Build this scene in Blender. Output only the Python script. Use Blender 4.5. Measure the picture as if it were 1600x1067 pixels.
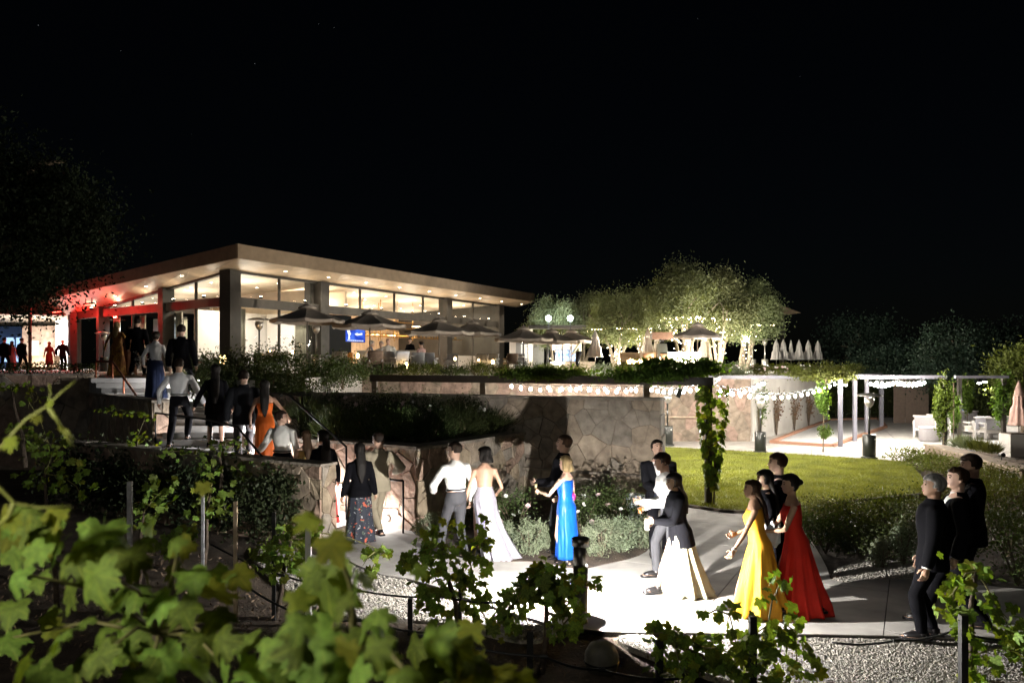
import bmesh, bpy, math, random
import numpy as np
from mathutils import Vector, Matrix, noise

random.seed(7)
rng = np.random.default_rng(7)
for o in list(bpy.data.objects):
    bpy.data.objects.remove(o)
SC = bpy.context.scene
COL = SC.collection
R = math.radians

# ------------------------------------------------------------------ camera, sky, moon, exposure
FPX, HOR, ZC = 1244.4, 568.0, 2.9
cam_d = bpy.data.cameras.new("camera")
cam = bpy.data.objects.new("camera", cam_d)
COL.objects.link(cam)
cam.location = (0, 0, ZC)
cam.rotation_euler = (R(90), 0, 0)
cam_d.lens = 28.0
cam_d.sensor_width = 36.0
cam_d.shift_y = (HOR - 533.5) / 1600.0
cam_d.clip_start = 0.05
cam_d.clip_end = 3000
cam_d.dof.use_dof = True
cam_d.dof.focus_distance = 13.0
cam_d.dof.aperture_fstop = 2.8
SC.camera = cam

w = bpy.data.worlds.new("World")
SC.world = w
w.use_nodes = True
wn = w.node_tree
sky = wn.nodes.new("ShaderNodeTexSky")
sky.sky_type = 'NISHITA'
sky.sun_disc = False
SUN_EL, SUN_AZ = R(42.0), R(205)
sky.sun_elevation = SUN_EL
sky.sun_rotation = SUN_AZ
wn.links.new(sky.outputs[0], wn.nodes["Background"].inputs[0])
wn.nodes["Background"].inputs[1].default_value = 0.0003

sun_d = bpy.data.lights.new("moon", 'SUN')
sun_d.energy = 0.04
sun_d.angle = R(2)
sun_d.color = (0.85, 0.92, 1.0)
sun = bpy.data.objects.new("moon", sun_d)
COL.objects.link(sun)
sun.rotation_euler = (R(48), 0, R(-25))

SC.view_settings.view_transform = 'Standard'
SC.view_settings.look = 'None'
SC.view_settings.exposure = 0
SC.view_settings.gamma = 1
SC.view_settings.use_curve_mapping = False
SC.cycles.use_denoising = True
SC.cycles.max_bounces = 6
SC.cycles.diffuse_bounces = 3
SC.cycles.glossy_bounces = 2
SC.cycles.transmission_bounces = 4
SC.cycles.transparent_max_bounces = 12
SC.cycles.sample_clamp_indirect = 4.0
SC.cycles.caustics_reflective = False
SC.cycles.caustics_refractive = False

# ------------------------------------------------------------------ pixel helpers (photo is 1600 x 1067)
def P(px, py, Y):
    return Vector(((px - 800) * Y / FPX, Y, ZC - (py - HOR) * Y / FPX))
def G(px, py, z=0.0):
    Y = (ZC - z) * FPX / (py - HOR)
    return Vector(((px - 800) * Y / FPX, Y, z))
def XY(px, Y, z=0.0):
    return Vector(((px - 800) * Y / FPX, Y, z))

# ------------------------------------------------------------------ mesh builder
class MB:
    def __init__(self):
        self.v, self.f = [], []
    def add(self, vs, fs):
        b = len(self.v)
        self.v += [tuple(p) for p in vs]
        self.f += [tuple(i + b for i in f) for f in fs]
        return self
    def box(self, c, s, rz=0.0, M=None):
        c = Vector(c)
        m = M if M is not None else Matrix.Rotation(rz, 3, 'Z')
        vs = []
        for dz in (-.5, .5):
            for dx, dy in ((-.5, -.5), (.5, -.5), (.5, .5), (-.5, .5)):
                vs.append(c + m @ Vector((dx * s[0], dy * s[1], dz * s[2])))
        return self.add(vs, [(3, 2, 1, 0), (4, 5, 6, 7), (0, 1, 5, 4), (1, 2, 6, 5), (2, 3, 7, 6), (3, 0, 4, 7)])
    def beam(self, p0, p1, w, h):
        """bar from p0 to p1 (centre line), w across, h tall"""
        p0, p1 = Vector(p0), Vector(p1)
        d = (p1 - p0).normalized()
        up = Vector((0, 0, 1)) if abs(d.z) < .95 else Vector((0, 1, 0))
        s = d.cross(up).normalized() * (w / 2)
        u = s.cross(d).normalized() * (h / 2)
        vs = [p + a * s + b * u for p in (p0, p1) for a, b in ((-1, -1), (1, -1), (1, 1), (-1, 1))]
        return self.add(vs, [(3, 2, 1, 0), (4, 5, 6, 7), (0, 1, 5, 4), (1, 2, 6, 5), (2, 3, 7, 6), (3, 0, 4, 7)])
    def tube(self, pts, rad, n=8, cap=True, flat=None):
        pts = [Vector(p) for p in pts]
        if not hasattr(rad, '__len__'):
            rad = [rad] * len(pts)
        rings = []
        ref = None
        for i, p in enumerate(pts):
            d = (pts[min(i + 1, len(pts) - 1)] - pts[max(i - 1, 0)])
            d = d.normalized() if d.length > 1e-9 else Vector((0, 0, 1))
            if ref is None:
                ref = Vector((1, 0, 0)) if abs(d.x) < .8 else Vector((0, 1, 0))
            a = (ref - d * ref.dot(d)).normalized()
            ref = a
            b = d.cross(a)
            rings.append([p + (a * math.cos(2 * math.pi * k / n) + b * math.sin(2 * math.pi * k / n)) * rad[i] for k in range(n)])
        return self.loft(rings, cap)
    def loft(self, rings, cap=True):
        n = len(rings[0])
        vs = [p for r in rings for p in r]
        fs = []
        for i in range(len(rings) - 1):
            for k in range(n):
                k2 = (k + 1) % n
                fs.append((i * n + k, i * n + k2, (i + 1) * n + k2, (i + 1) * n + k))
        if cap:
            fs.append(tuple(range(n - 1, -1, -1)))
            fs.append(tuple((len(rings) - 1) * n + k for k in range(n)))
        return self.add(vs, fs)
    def lathe(self, prof, n=16, c=(0, 0, 0), cap=True):
        c = Vector(c)
        rings = [[c + Vector((r * math.cos(2 * math.pi * k / n), r * math.sin(2 * math.pi * k / n), z)) for k in range(n)] for r, z in prof]
        return self.loft(rings, cap)
    def prism(self, poly, z0, z1):
        n = len(poly)
        vs = [(p[0], p[1], z0) for p in poly] + [(p[0], p[1], z1) for p in poly]
        fs = [tuple(range(n - 1, -1, -1)), tuple(range(n, 2 * n))]
        fs += [(k, (k + 1) % n, n + (k + 1) % n, n + k) for k in range(n)]
        return self.add(vs, fs)
    def sphere(self, c, r, nu=10, nv=6, M=None):
        c = Vector(c)
        if not hasattr(r, '__len__'):
            r = (r, r, r)
        vs = [Vector((0, 0, -r[2]))]
        for j in range(1, nv):
            a = -math.pi / 2 + math.pi * j / nv
            for k in range(nu):
                t = 2 * math.pi * k / nu
                vs.append(Vector((r[0] * math.cos(a) * math.cos(t), r[1] * math.cos(a) * math.sin(t), r[2] * math.sin(a))))
        vs.append(Vector((0, 0, r[2])))
        if M is not None:
            vs = [M @ p for p in vs]
        vs = [p + c for p in vs]
        fs = []
        for k in range(nu):
            k2 = (k + 1) % nu
            fs.append((0, 1 + k2, 1 + k))
            for j in range(nv - 2):
                fs.append((1 + j * nu + k, 1 + j * nu + k2, 1 + (j + 1) * nu + k2, 1 + (j + 1) * nu + k))
            fs.append((1 + (nv - 2) * nu + k, 1 + (nv - 2) * nu + k2, len(vs) - 1))
        return self.add(vs, fs)
    def shift(self, d):
        self.v = [(p[0] + d[0], p[1] + d[1], p[2] + d[2]) for p in self.v]
        return self
    def mesh(self, name, mat=None, smooth=False):
        me = bpy.data.meshes.new(name)
        me.from_pydata(self.v, [], self.f)
        if mat:
            me.materials.append(mat)
        if smooth and me.polygons:
            me.polygons.foreach_set('use_smooth', [True] * len(me.polygons))
        me.update()
        return me

def mesh_np(name, verts, faces, mat, smooth=False):
    """verts (N,3), faces (M,k) arrays"""
    me = bpy.data.meshes.new(name)
    k = faces.shape[1]
    me.vertices.add(len(verts)); me.vertices.foreach_set('co', np.asarray(verts, np.float32).ravel())
    me.loops.add(faces.size); me.loops.foreach_set('vertex_index', faces.astype(np.int32).ravel())
    me.polygons.add(len(faces))
    me.polygons.foreach_set('loop_start', np.arange(0, faces.size, k, dtype=np.int32))
    me.polygons.foreach_set('loop_total', np.full(len(faces), k, np.int32))
    if smooth:
        me.polygons.foreach_set('use_smooth', np.ones(len(faces), bool))
    me.update(calc_edges=True)
    me.materials.append(mat)
    return me

def wloc(o):
    v = Vector((0, 0, 0))
    while o is not None:
        v += o.location
        o = o.parent
    return v
def tag(o, label=None, cat=None, group=None, kind=None):
    if label: o['label'] = label
    if cat: o['category'] = cat
    if group: o['group'] = group
    if kind: o['kind'] = kind
    return o
def thing(name, label, cat, loc=(0, 0, 0), rz=0.0, group=None):
    o = bpy.data.objects.new(name, None)
    o.empty_display_size = .2
    COL.objects.link(o)
    o.location = loc
    o.rotation_euler = (0, 0, rz)
    return tag(o, label, cat, group)
def obj(name, mb, mat=None, parent=None, smooth=False, world=False, label=None, cat=None, group=None, kind=None):
    """world=True: vertices are given in world coordinates and are moved into the parent's frame (parents unrotated)"""
    if isinstance(mb, MB):
        if world and parent is not None:
            mb.shift(-wloc(parent))
        me = mb.mesh(name, mat, smooth)
    else:
        me = mb
        if mat and not me.materials:
            me.materials.append(mat)
    o = bpy.data.objects.new(name, me)
    COL.objects.link(o)
    if parent is not None:
        o.parent = parent
    return tag(o, label, cat, group, kind)
def copy_tree(o, parent=None):
    c = o.copy(); COL.objects.link(c)
    c.parent = parent
    for ch in list(o.children):
        copy_tree(ch, c)
    return c
def place_copy(root, loc, rz, label, group=None):
    c = copy_tree(root)
    c.location = loc; c.rotation_euler = (0, 0, rz); c['label'] = label
    if group: c['group'] = group
    return c
def lamp(name, kind, loc, energy, color=(1, 1, 1), size=.05, rot=None, spot=None, parent=None):
    d = bpy.data.lights.new(name, kind)
    d.energy = energy; d.color = color
    if kind == 'AREA':
        d.shape = 'DISK'; d.size = size
    else:
        d.shadow_soft_size = size
    if spot and kind == 'SPOT':
        d.spot_size = R(spot); d.spot_blend = .6
    o = bpy.data.objects.new(name, d)
    COL.objects.link(o)
    o.location = loc
    if rot: o.rotation_euler = rot
    if parent is not None:
        o.location = Vector(loc) - wloc(parent)
        o.parent = parent
    return o

# ------------------------------------------------------------------ materials
MATS = {}
def mat(name, col, rough=.7, var=.25, scale=8.0, bump=.15, bscale=None, metal=0.0, spec=.4, emit=None, estr=0.0, sheen=0.0, detail=4.0, stretch=(1, 1, 1), rnd=0.0, bdist=.01, col2=None):
    if name in MATS: return MATS[name]
    m = bpy.data.materials.new(name); m.use_nodes = True
    nt = m.node_tree; N = nt.nodes; L = nt.links
    b = N["Principled BSDF"]
    b.inputs["Roughness"].default_value = rough
    b.inputs["Metallic"].default_value = metal
    b.inputs["Specular IOR Level"].default_value = spec
    if sheen: b.inputs["Sheen Weight"].default_value = sheen
    tc = N.new("ShaderNodeTexCoord"); mp = N.new("ShaderNodeMapping")
    mp.inputs["Scale"].default_value = stretch
    L.new(tc.outputs["Object"], mp.inputs[0])
    nz = N.new("ShaderNodeTexNoise"); nz.inputs["Scale"].default_value = scale; nz.inputs["Detail"].default_value = detail
    L.new(mp.outputs[0], nz.inputs["Vector"])
    cr = N.new("ShaderNodeValToRGB")
    c0 = [c * (1 - var) for c in col]; c1 = [min(1, c * (1 + var)) for c in (col2 or col)]
    cr.color_ramp.elements[0].color = (*c0, 1); cr.color_ramp.elements[0].position = .3
    cr.color_ramp.elements[1].color = (*c1, 1); cr.color_ramp.elements[1].position = .7
    L.new(nz.outputs["Fac"], cr.inputs[0])
    out = cr.outputs[0]
    if rnd:
        oi = N.new("ShaderNodeObjectInfo"); hs = N.new("ShaderNodeHueSaturation")
        mr = N.new("ShaderNodeMapRange"); mr.inputs["To Min"].default_value = 1 - rnd; mr.inputs["To Max"].default_value = 1 + rnd
        L.new(oi.outputs["Random"], mr.inputs["Value"]); L.new(mr.outputs[0], hs.inputs["Value"])
        L.new(out, hs.inputs["Color"]); out = hs.outputs[0]
    L.new(out, b.inputs["Base Color"])
    if bump:
        n2 = N.new("ShaderNodeTexNoise"); n2.inputs["Scale"].default_value = bscale or scale * 5; n2.inputs["Detail"].default_value = 5
        L.new(mp.outputs[0], n2.inputs["Vector"])
        bp = N.new("ShaderNodeBump"); bp.inputs["Strength"].default_value = bump; bp.inputs["Distance"].default_value = bdist
        L.new(n2.outputs["Fac"], bp.inputs["Height"]); L.new(bp.outputs[0], b.inputs["Normal"])
    if emit:
        b.inputs["Emission Color"].default_value = (*emit, 1); b.inputs["Emission Strength"].default_value = estr
    MATS[name] = m
    return m
def emission(name, col, strength):
    if name in MATS: return MATS[name]
    m = bpy.data.materials.new(name); m.use_nodes = True
    nt = m.node_tree; nt.nodes.clear()
    e = nt.nodes.new("ShaderNodeEmission"); o = nt.nodes.new("ShaderNodeOutputMaterial")
    e.inputs[0].default_value = (*col, 1); e.inputs[1].default_value = strength
    nt.links.new(e.outputs[0], o.inputs[0])
    MATS[name] = m
    return m
def glass(name, tint=(.92, .97, .96), refl=.08):
    if name in MATS: return MATS[name]
    m = bpy.data.materials.new(name); m.use_nodes = True
    nt = m.node_tree; nt.nodes.clear()
    t = nt.nodes.new("ShaderNodeBsdfTransparent"); t.inputs[0].default_value = (*tint, 1)
    g = nt.nodes.new("ShaderNodeBsdfGlossy"); g.inputs["Roughness"].default_value = .03
    fr = nt.nodes.new("ShaderNodeLayerWeight"); fr.inputs[0].default_value = .25
    mr = nt.nodes.new("ShaderNodeMapRange"); mr.inputs["To Min"].default_value = refl * .4; mr.inputs["To Max"].default_value = .5
    mx = nt.nodes.new("ShaderNodeMixShader"); o = nt.nodes.new("ShaderNodeOutputMaterial")
    nt.links.new(fr.outputs["Facing"], mr.inputs["Value"]); nt.links.new(mr.outputs[0], mx.inputs[0])
    nt.links.new(t.outputs[0], mx.inputs[1]); nt.links.new(g.outputs[0], mx.inputs[2]); nt.links.new(mx.outputs[0], o.inputs[0])
    MATS[name] = m
    return m
def leafmat(name, col, trans=.45, var=.35, scale=5.0, rough=.5, rnd=.35, hue=.02, vein=False, spec=.2):
    """leaf: principled + translucent, varied by object and by place"""
    if name in MATS: return MATS[name]
    m = bpy.data.materials.new(name); m.use_nodes = True
    nt = m.node_tree; N = nt.nodes; L = nt.links
    b = N["Principled BSDF"]; out = N["Material Output"]
    b.inputs["Roughness"].default_value = rough; b.inputs["Specular IOR Level"].default_value = spec
    tc = N.new("ShaderNodeTexCoord"); nz = N.new("ShaderNodeTexNoise")
    nz.inputs["Scale"].default_value = scale; nz.inputs["Detail"].default_value = 6
    L.new(tc.outputs["Object"], nz.inputs["Vector"])
    cr = N.new("ShaderNodeValToRGB")
    cr.color_ramp.elements[0].color = (*[c * (1 - var) for c in col], 1); cr.color_ramp.elements[0].position = .3
    cr.color_ramp.elements[1].color = (*[c * (1 + var) for c in col], 1); cr.color_ramp.elements[1].position = .7
    L.new(nz.outputs["Fac"], cr.inputs[0])
    oi = N.new("ShaderNodeObjectInfo"); hs = N.new("ShaderNodeHueSaturation")
    m1 = N.new("ShaderNodeMapRange"); m1.inputs["To Min"].default_value = 1 - rnd; m1.inputs["To Max"].default_value = 1 + rnd
    m2 = N.new("ShaderNodeMapRange"); m2.inputs["To Min"].default_value = .5 - hue; m2.inputs["To Max"].default_value = .5 + hue
    L.new(oi.outputs["Random"], m1.inputs["Value"]); L.new(oi.outputs["Random"], m2.inputs["Value"])
    L.new(m1.outputs[0], hs.inputs["Value"]); L.new(m2.outputs[0], hs.inputs["Hue"]); L.new(cr.outputs[0], hs.inputs["Color"])
    colr = hs.outputs[0]
    if vein:
        # paler veins radiating from the stalk (object space, tip is +Y)
        sx = N.new("ShaderNodeSeparateXYZ"); L.new(tc.outputs["Object"], sx.inputs[0])
        at = N.new("ShaderNodeMath"); at.operation = 'ARCTAN2'; L.new(sx.outputs["X"], at.inputs[0]); L.new(sx.outputs["Y"], at.inputs[1])
        ml = N.new("ShaderNodeMath"); ml.operation = 'MULTIPLY'; ml.inputs[1].default_value = 5.9; L.new(at.outputs[0], ml.inputs[0])
        cs = N.new("ShaderNodeMath"); cs.operation = 'COSINE'; L.new(ml.outputs[0], cs.inputs[0])
        vr = N.new("ShaderNodeMapRange"); vr.inputs["From Min"].default_value = .955; vr.inputs["From Max"].default_value = 1; vr.inputs["To Max"].default_value = .5
        L.new(cs.outputs[0], vr.inputs["Value"])
        mx = N.new("ShaderNodeMixRGB"); mx.inputs[2].default_value = (col[0] * 2.2, col[1] * 1.7, col[2] * 1.8, 1)
        L.new(vr.outputs[0], mx.inputs[0]); L.new(colr, mx.inputs[1]); colr = mx.outputs[0]
        bp = N.new("ShaderNodeBump"); bp.inputs["Strength"].default_value = .5; bp.inputs["Distance"].default_value = .004
        n3 = N.new("ShaderNodeTexNoise"); n3.inputs["Scale"].default_value = 60; L.new(tc.outputs["Object"], n3.inputs["Vector"])
        ad = N.new("ShaderNodeMath"); ad.operation = 'SUBTRACT'; L.new(n3.outputs["Fac"], ad.inputs[0]); L.new(vr.outputs[0], ad.inputs[1])
        L.new(ad.outputs[0], bp.inputs["Height"]); L.new(bp.outputs[0], b.inputs["Normal"])
    L.new(colr, b.inputs["Base Color"])
    tr = N.new("ShaderNodeBsdfTranslucent")
    g = N.new("ShaderNodeMixRGB"); g.blend_type = 'MULTIPLY'; g.inputs[0].default_value = 1; g.inputs[2].default_value = (1.15, 1.1, .32, 1)
    L.new(colr, g.inputs[1]); L.new(g.outputs[0], tr.inputs[0])
    mx = N.new("ShaderNodeMixShader"); mx.inputs[0].default_value = trans
    L.new(b.outputs[0], mx.inputs[1]); L.new(tr.outputs[0], mx.inputs[2]); L.new(mx.outputs[0], out.inputs[0])
    MATS[name] = m
    return m

# ------------------------------------------------------------------ foliage clouds
def leaves_mesh(name, cen, size, mt, aspect=.5, up=.3, fold=.25):
    """each centre gets one folded four-point leaf with its own tilt; cen (N,3), size (N,) or number"""
    n = len(cen)
    size = np.broadcast_to(np.asarray(size, float), (n,)) * rng.uniform(.6, 1.3, n)
    d = rng.normal(size=(n, 3)); d[:, 2] += up; d /= np.linalg.norm(d, axis=1, keepdims=True)
    a = rng.normal(size=(n, 3)); s = np.cross(d, a); s /= np.linalg.norm(s, axis=1, keepdims=True)
    nn = np.cross(s, d)
    L_ = size[:, None]; W = L_ * aspect
    base = cen - d * L_ * .5; tip = cen + d * L_ * .5
    l = cen - s * W * .5 + nn * W * fold; r_ = cen + s * W * .5 + nn * W * fold
    v = np.stack([base, l, tip, r_], 1).reshape(-1, 3)
    i = np.arange(n)[:, None] * 4
    f = np.concatenate([i + np.array([[0, 2, 1]]), i + np.array([[0, 3, 2]])], 0)
    return mesh_np(name, v, f, mt)
def clump_points(n, centre, rad, k=18, tight=.28, shell=.55, flatb=None):
    """points gathered in k clumps through an ellipsoid"""
    c = np.asarray(centre, float); r_ = np.asarray(rad, float)
    d = rng.normal(size=(k, 3)); d /= np.linalg.norm(d, axis=1, keepdims=True)
    cc = d * (rng.uniform(shell ** 3, 1, (k, 1)) ** (1 / 3)) * .85
    w = rng.uniform(.5, 1.5, k); w /= w.sum()
    idx = rng.choice(k, n, p=w)
    p = cc[idx] + rng.normal(size=(n, 3)) * tight * (.6 + .8 * rng.random((k, 1)))[idx]
    if flatb is not None:
        p = p[p[:, 2] > flatb]
    return c + p * r_

def clip_poly(poly, p, n):
    """keep the side of the polygon where (x-p).n >= 0"""
    out = []
    for i in range(len(poly)):
        a, b = poly[i], poly[(i + 1) % len(poly)]
        da = (a[0] - p[0]) * n[0] + (a[1] - p[1]) * n[1]; db = (b[0] - p[0]) * n[0] + (b[1] - p[1]) * n[1]
        if da >= 0: out.append(a)
        if da * db < 0:
            t = da / (da - db)
            out.append((a[0] + t * (b[0] - a[0]), a[1] + t * (b[1] - a[1])))
    return out
# ================================================================== GROUND, PATH, LAWN, WALLS, STAIRS
SOIL = mat('soil', (.075, .055, .04), rough=.95, var=.5, scale=3, bump=.8, bscale=30, bdist=.04)
CONC = mat('concrete', (.40, .38, .355), rough=.85, var=.24, scale=2.1, detail=9, bump=.15, bscale=120, bdist=.003, rnd=.06)
CONC2 = mat('concrete_step', (.46, .45, .44), rough=.8, var=.10, scale=2.2, bump=.12, bscale=90, bdist=.003, rnd=.08)
CONCW = mat('concrete_wall', (.40, .385, .36), rough=.85, var=.15, scale=1.1, bump=.2, bscale=40, bdist=.004)
MORTAR = mat('mortar', (.24, .19, .145), rough=.95, var=.3, scale=6, bump=.5, bscale=60)
STONES = [mat('stone_%s' % n, c, rough=.88, var=.34, scale=5, bump=.8, bscale=14, bdist=.03, rnd=.14) for n, c in
          (('tan', (.33, .265, .20)), ('rose', (.36, .25, .19)), ('grey', (.29, .25, .205)), ('ochre', (.34, .27, .19)))]
GRAVEL = mat('gravel_stone', (.29, .27, .24), rough=.9, var=.35, scale=30, bump=.3, rnd=.3)
STEEL = mat('dark_steel', (.02, .02, .02), rough=.45, var=.2, bump=.05, metal=.6)
BLACKM = mat('black_paint', (.012, .012, .012), rough=.5, var=.2, bump=.05)
PALESTEEL = mat('pale_steel', (.15, .15, .18), rough=.5, var=.08, bump=.05, metal=.0)
BRONZE = mat('bronze_paint', (.035, .03, .025), rough=.5, var=.2, bump=.08)

# ground: one sheet to the horizon
bm_ = bmesh.new()
gs = 60
xs = [-400, -200, -100, -50, -30] + [x * .5 for x in range(-48, 61)] + [40, 60, 100, 200, 400]
ys = [-60, -30, -15, -8] + [y * .5 for y in range(-8, 60)] + [35, 45, 70, 120, 300, 700]
vv = []
for y in ys:
    for x in xs:
        z = -.06
        if y < 8.2: z += -.10 + .05 * noise.noise(Vector((x * .9, y * .9, 0)))
        vv.append((x, y, z))
nx = len(xs)
ff = [(j * nx + i, j * nx + i + 1, (j + 1) * nx + i + 1, (j + 1) * nx + i) for j in range(len(ys) - 1) for i in range(nx - 1)]
gmb = MB().add(vv, ff)
obj('ground', gmb, SOIL, smooth=True, kind='structure')

# ---- path of concrete slabs
def gp(*pp): return [tuple(G(a, b)[:2]) for a, b in pp]
path_poly = gp((575, 893), (655, 906), (760, 945), (900, 985), (1080, 988), (1250, 990), (1430, 993), (1640, 1003), (1660, 925), (1470, 908), (1385, 902), (1300, 912), (1290, 880), (1262, 835), (1236, 797), (1130, 790), (1042, 778), (1005, 800), (1018, 838), (1012, 862), (935, 880), (900, 886), (840, 872), (762, 874), (705, 852), (652, 838), (640, 826), (545, 822), (505, 850))
def chaikin(p, k=2):
    for _ in range(k):
        q = []
        for i in range(len(p)):
            a, b = p[i], p[(i + 1) % len(p)]
            q += [(a[0] * .75 + b[0] * .25, a[1] * .75 + b[1] * .25), (a[0] * .25 + b[0] * .75, a[1] * .25 + b[1] * .75)]
        p = q
    return p
path_poly = chaikin(path_poly, 1)
base = obj('path', MB().prism(path_poly, -.08, -.012), mat('joint_dark', (.10, .09, .08), var=.3), kind='structure')
def slabs(poly, dirs, parent, name, z0, z1, mt, gap=.012):
    cells = [poly]
    for n, offs in dirs:
        L = math.hypot(*n); n = (n[0] / L, n[1] / L)
        for o_ in offs:
            p = (n[0] * o_, n[1] * o_); new = []
            for c in cells:
                a = clip_poly(c, (p[0] + n[0] * gap / 2, p[1] + n[1] * gap / 2), n)
                b = clip_poly(c, (p[0] - n[0] * gap / 2, p[1] - n[1] * gap / 2), (-n[0], -n[1]))
                new += [q for q in (a, b) if len(q) > 2]
            cells = new
    for c in cells:
        a = abs(sum(c[i][0] * c[(i + 1) % len(c)][1] - c[(i + 1) % len(c)][0] * c[i][1] for i in range(len(c)))) / 2
        if a < .02: continue
        z = z1 + random.uniform(-.002, .002)
        obj(name, MB().prism(c, z0, z), mt, parent)
slabs(path_poly, [((.45, .89), (8.0, 9.55, 11.2, 12.9, 14.6, 16)), ((.89, -.45), (-8.5, -6.4, -4.3, -2.2, -.3))], base, 'paving_slab', -.07, 0, CONC)

# ---- patio beyond the lawn, the bocce court and its kerbs
patio_poly = gp((1036, 694), (1190, 706), (1290, 712), (1358, 716), (1412, 720), (1470, 700), (1560, 712), (1640, 730), (1680, 660), (1400, 650), (1395, 664), (1290, 662), (1172, 689), (1036, 688))
patio_poly = gp((1000, 696), (1190, 706), (1290, 712), (1412, 720), (1475, 698), (1560, 706), (1660, 722), (1690, 652), (1290, 652), (1172, 687), (1000, 684))
pb = obj('patio', MB().prism(patio_poly, -.08, -.015), MATS['joint_dark'], kind='structure')
slabs(patio_poly, [((.35, .93), (25.5, 28.5, 31.5, 35, 39, 43)), ((.93, -.35), (-6, -3, 0, 3, 6, 9, 12))], pb, 'paving_slab', -.07, -.004, CONC)
court = gp((1205, 692), (1300, 698), (1384, 668), (1372, 655), (1296, 657))
obj('court', MB().prism(court, -.02, .02), mat('court_sand', (.50, .50, .50), rough=.9, var=.08, scale=2, bump=.3), kind='structure')
for a, b in zip(court, court[1:] + court[:1]):
    obj('kerb', MB().beam((*a, .045), (*b, .045), .14, .11), mat('timber_kerb', (.32, .17, .11), rough=.8, var=.25, stretch=(1, 6, 6)), kind='structure')

# ---- lawn: soil bed plus real blades
lawn_poly = gp((1000, 772), (1050, 786), (1130, 796), (1200, 800), (1262, 792), (1340, 780), (1450, 770), (1440, 745), (1418, 722), (1290, 713), (1190, 707), (1000, 697))
GRASS = leafmat('grass_blade', (.20, .215, .045), trans=.3, var=.35, scale=1.3, rnd=0)
obj('lawn', MB().prism(lawn_poly, -.06, .012), mat('turf', (.12, .13, .03), rough=.95, var=.35, scale=14, bump=.8, bscale=60, bdist=.03), kind='structure')
def in_poly(px, py, poly):
    ins = np.zeros(len(px), bool); n = len(poly)
    for i in range(n):
        x0, y0 = poly[i]; x1, y1 = poly[(i + 1) % n]
        c = ((y0 > py) != (y1 > py)) & (px < (x1 - x0) * (py - y0) / (y1 - y0 + 1e-12) + x0)
        ins ^= c
    return ins
def scatter(poly, n):
    a = np.array(poly); lo, hi = a.min(0), a.max(0)
    p = rng.uniform(lo, hi, (n, 2)); return p[in_poly(p[:, 0], p[:, 1], poly)]
p = scatter(lawn_poly, 130000)
h = rng.uniform(.025, .06, len(p)); ang = rng.uniform(0, 6.28, len(p)); w_ = rng.uniform(.006, .012, len(p))
tx, ty = rng.normal(0, .02, len(p)), rng.normal(0, .02, len(p))
c3 = np.column_stack([p, np.full(len(p), .01)]); dv = np.column_stack([np.cos(ang) * w_, np.sin(ang) * w_, 0 * w_])
V = np.stack([c3 - dv, c3 + dv, c3 + np.column_stack([tx, ty, h])], 1).reshape(-1, 3)
g_ = obj('grass', mesh_np('grass', V, np.arange(len(V)).reshape(-1, 3), GRASS), kind='stuff')
tag(g_, 'short mown green lawn grass lit by string bulbs', 'grass')
obj('bed_edging', MB().tube([(*q, .0) for q in gp((1050, 788), (1130, 799), (1200, 803), (1262, 795), (1340, 783), (1452, 772))], .05, 6), SOIL, kind='structure')

# ---- gravel: pebbles
def pebbles(poly, n, r0, r1, name, label, z=.0, mt=GRAVEL):
    p = scatter(poly, n); m = len(p)
    oct_ = np.array([(1, 0, 0), (0, 1, 0), (-1, 0, 0), (0, -1, 0), (0, 0, 1), (0, 0, -1)], float)
    fo = np.array([(0, 1, 4), (1, 2, 4), (2, 3, 4), (3, 0, 4), (1, 0, 5), (2, 1, 5), (3, 2, 5), (0, 3, 5)])
    s = rng.uniform(r0, r1, (m, 1, 1)) * rng.uniform(.6, 1.2, (m, 6, 1)) * np.array([1, 1, .6])
    a = rng.uniform(0, 6.28, m); ca, sa = np.cos(a), np.sin(a)
    v = oct_[None] * s; x = v[:, :, 0] * ca[:, None] - v[:, :, 1] * sa[:, None]; y = v[:, :, 0] * sa[:, None] + v[:, :, 1] * ca[:, None]
    v = np.stack([x + p[:, :1], y + p[:, 1:], v[:, :, 2] + z + r0 * .4 + rng.uniform(0, r0 * .5, (m, 1))], 2)
    f = (fo[None] + np.arange(m)[:, None, None] * 6).reshape(-1, 3)
    o = obj(name, mesh_np(name, v.reshape(-1, 3), f, mt), kind='stuff'); tag(o, label, 'gravel')
GBASE = mat('gravel_bed', (.30, .275, .24), rough=.95, var=.4, scale=40, bump=1, bscale=70, bdist=.02)
gr1 = gp((930, 985), (1080, 990), (1250, 992), (1430, 995), (1660, 1006), (1720, 1120), (1330, 1120), (1080, 1040))
gr2 = gp((430, 850), (560, 880), (650, 908), (760, 947), (900, 988), (800, 1000), (700, 965), (560, 965), (470, 940), (380, 860))
gr3 = gp((1300, 912), (1385, 902), (1470, 908), (1470, 885), (1350, 870), (1300, 890))
gr1, gr2, gr3 = chaikin(gr1), chaikin(gr2), chaikin(gr3)
for q, nm in ((gr1, 'a'), (gr2, 'b'), (gr3, 'c')):
    obj('gravel_bed', MB().prism(q, -.09, -.028 if nm != 'c' else .0), GBASE, kind='structure')
pebbles(gr1, 26000, .008, .02, 'gravel', 'pale crushed gravel along the near edge of the path', -.03)
pebbles(gr2, 16000, .012, .028, 'gravel', 'pale pebbles between path and vine row', -.03)
pebbles(gr3, 3000, .010, .022, 'gravel', 'small gravel margin below the right shrubs', .0)
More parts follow.
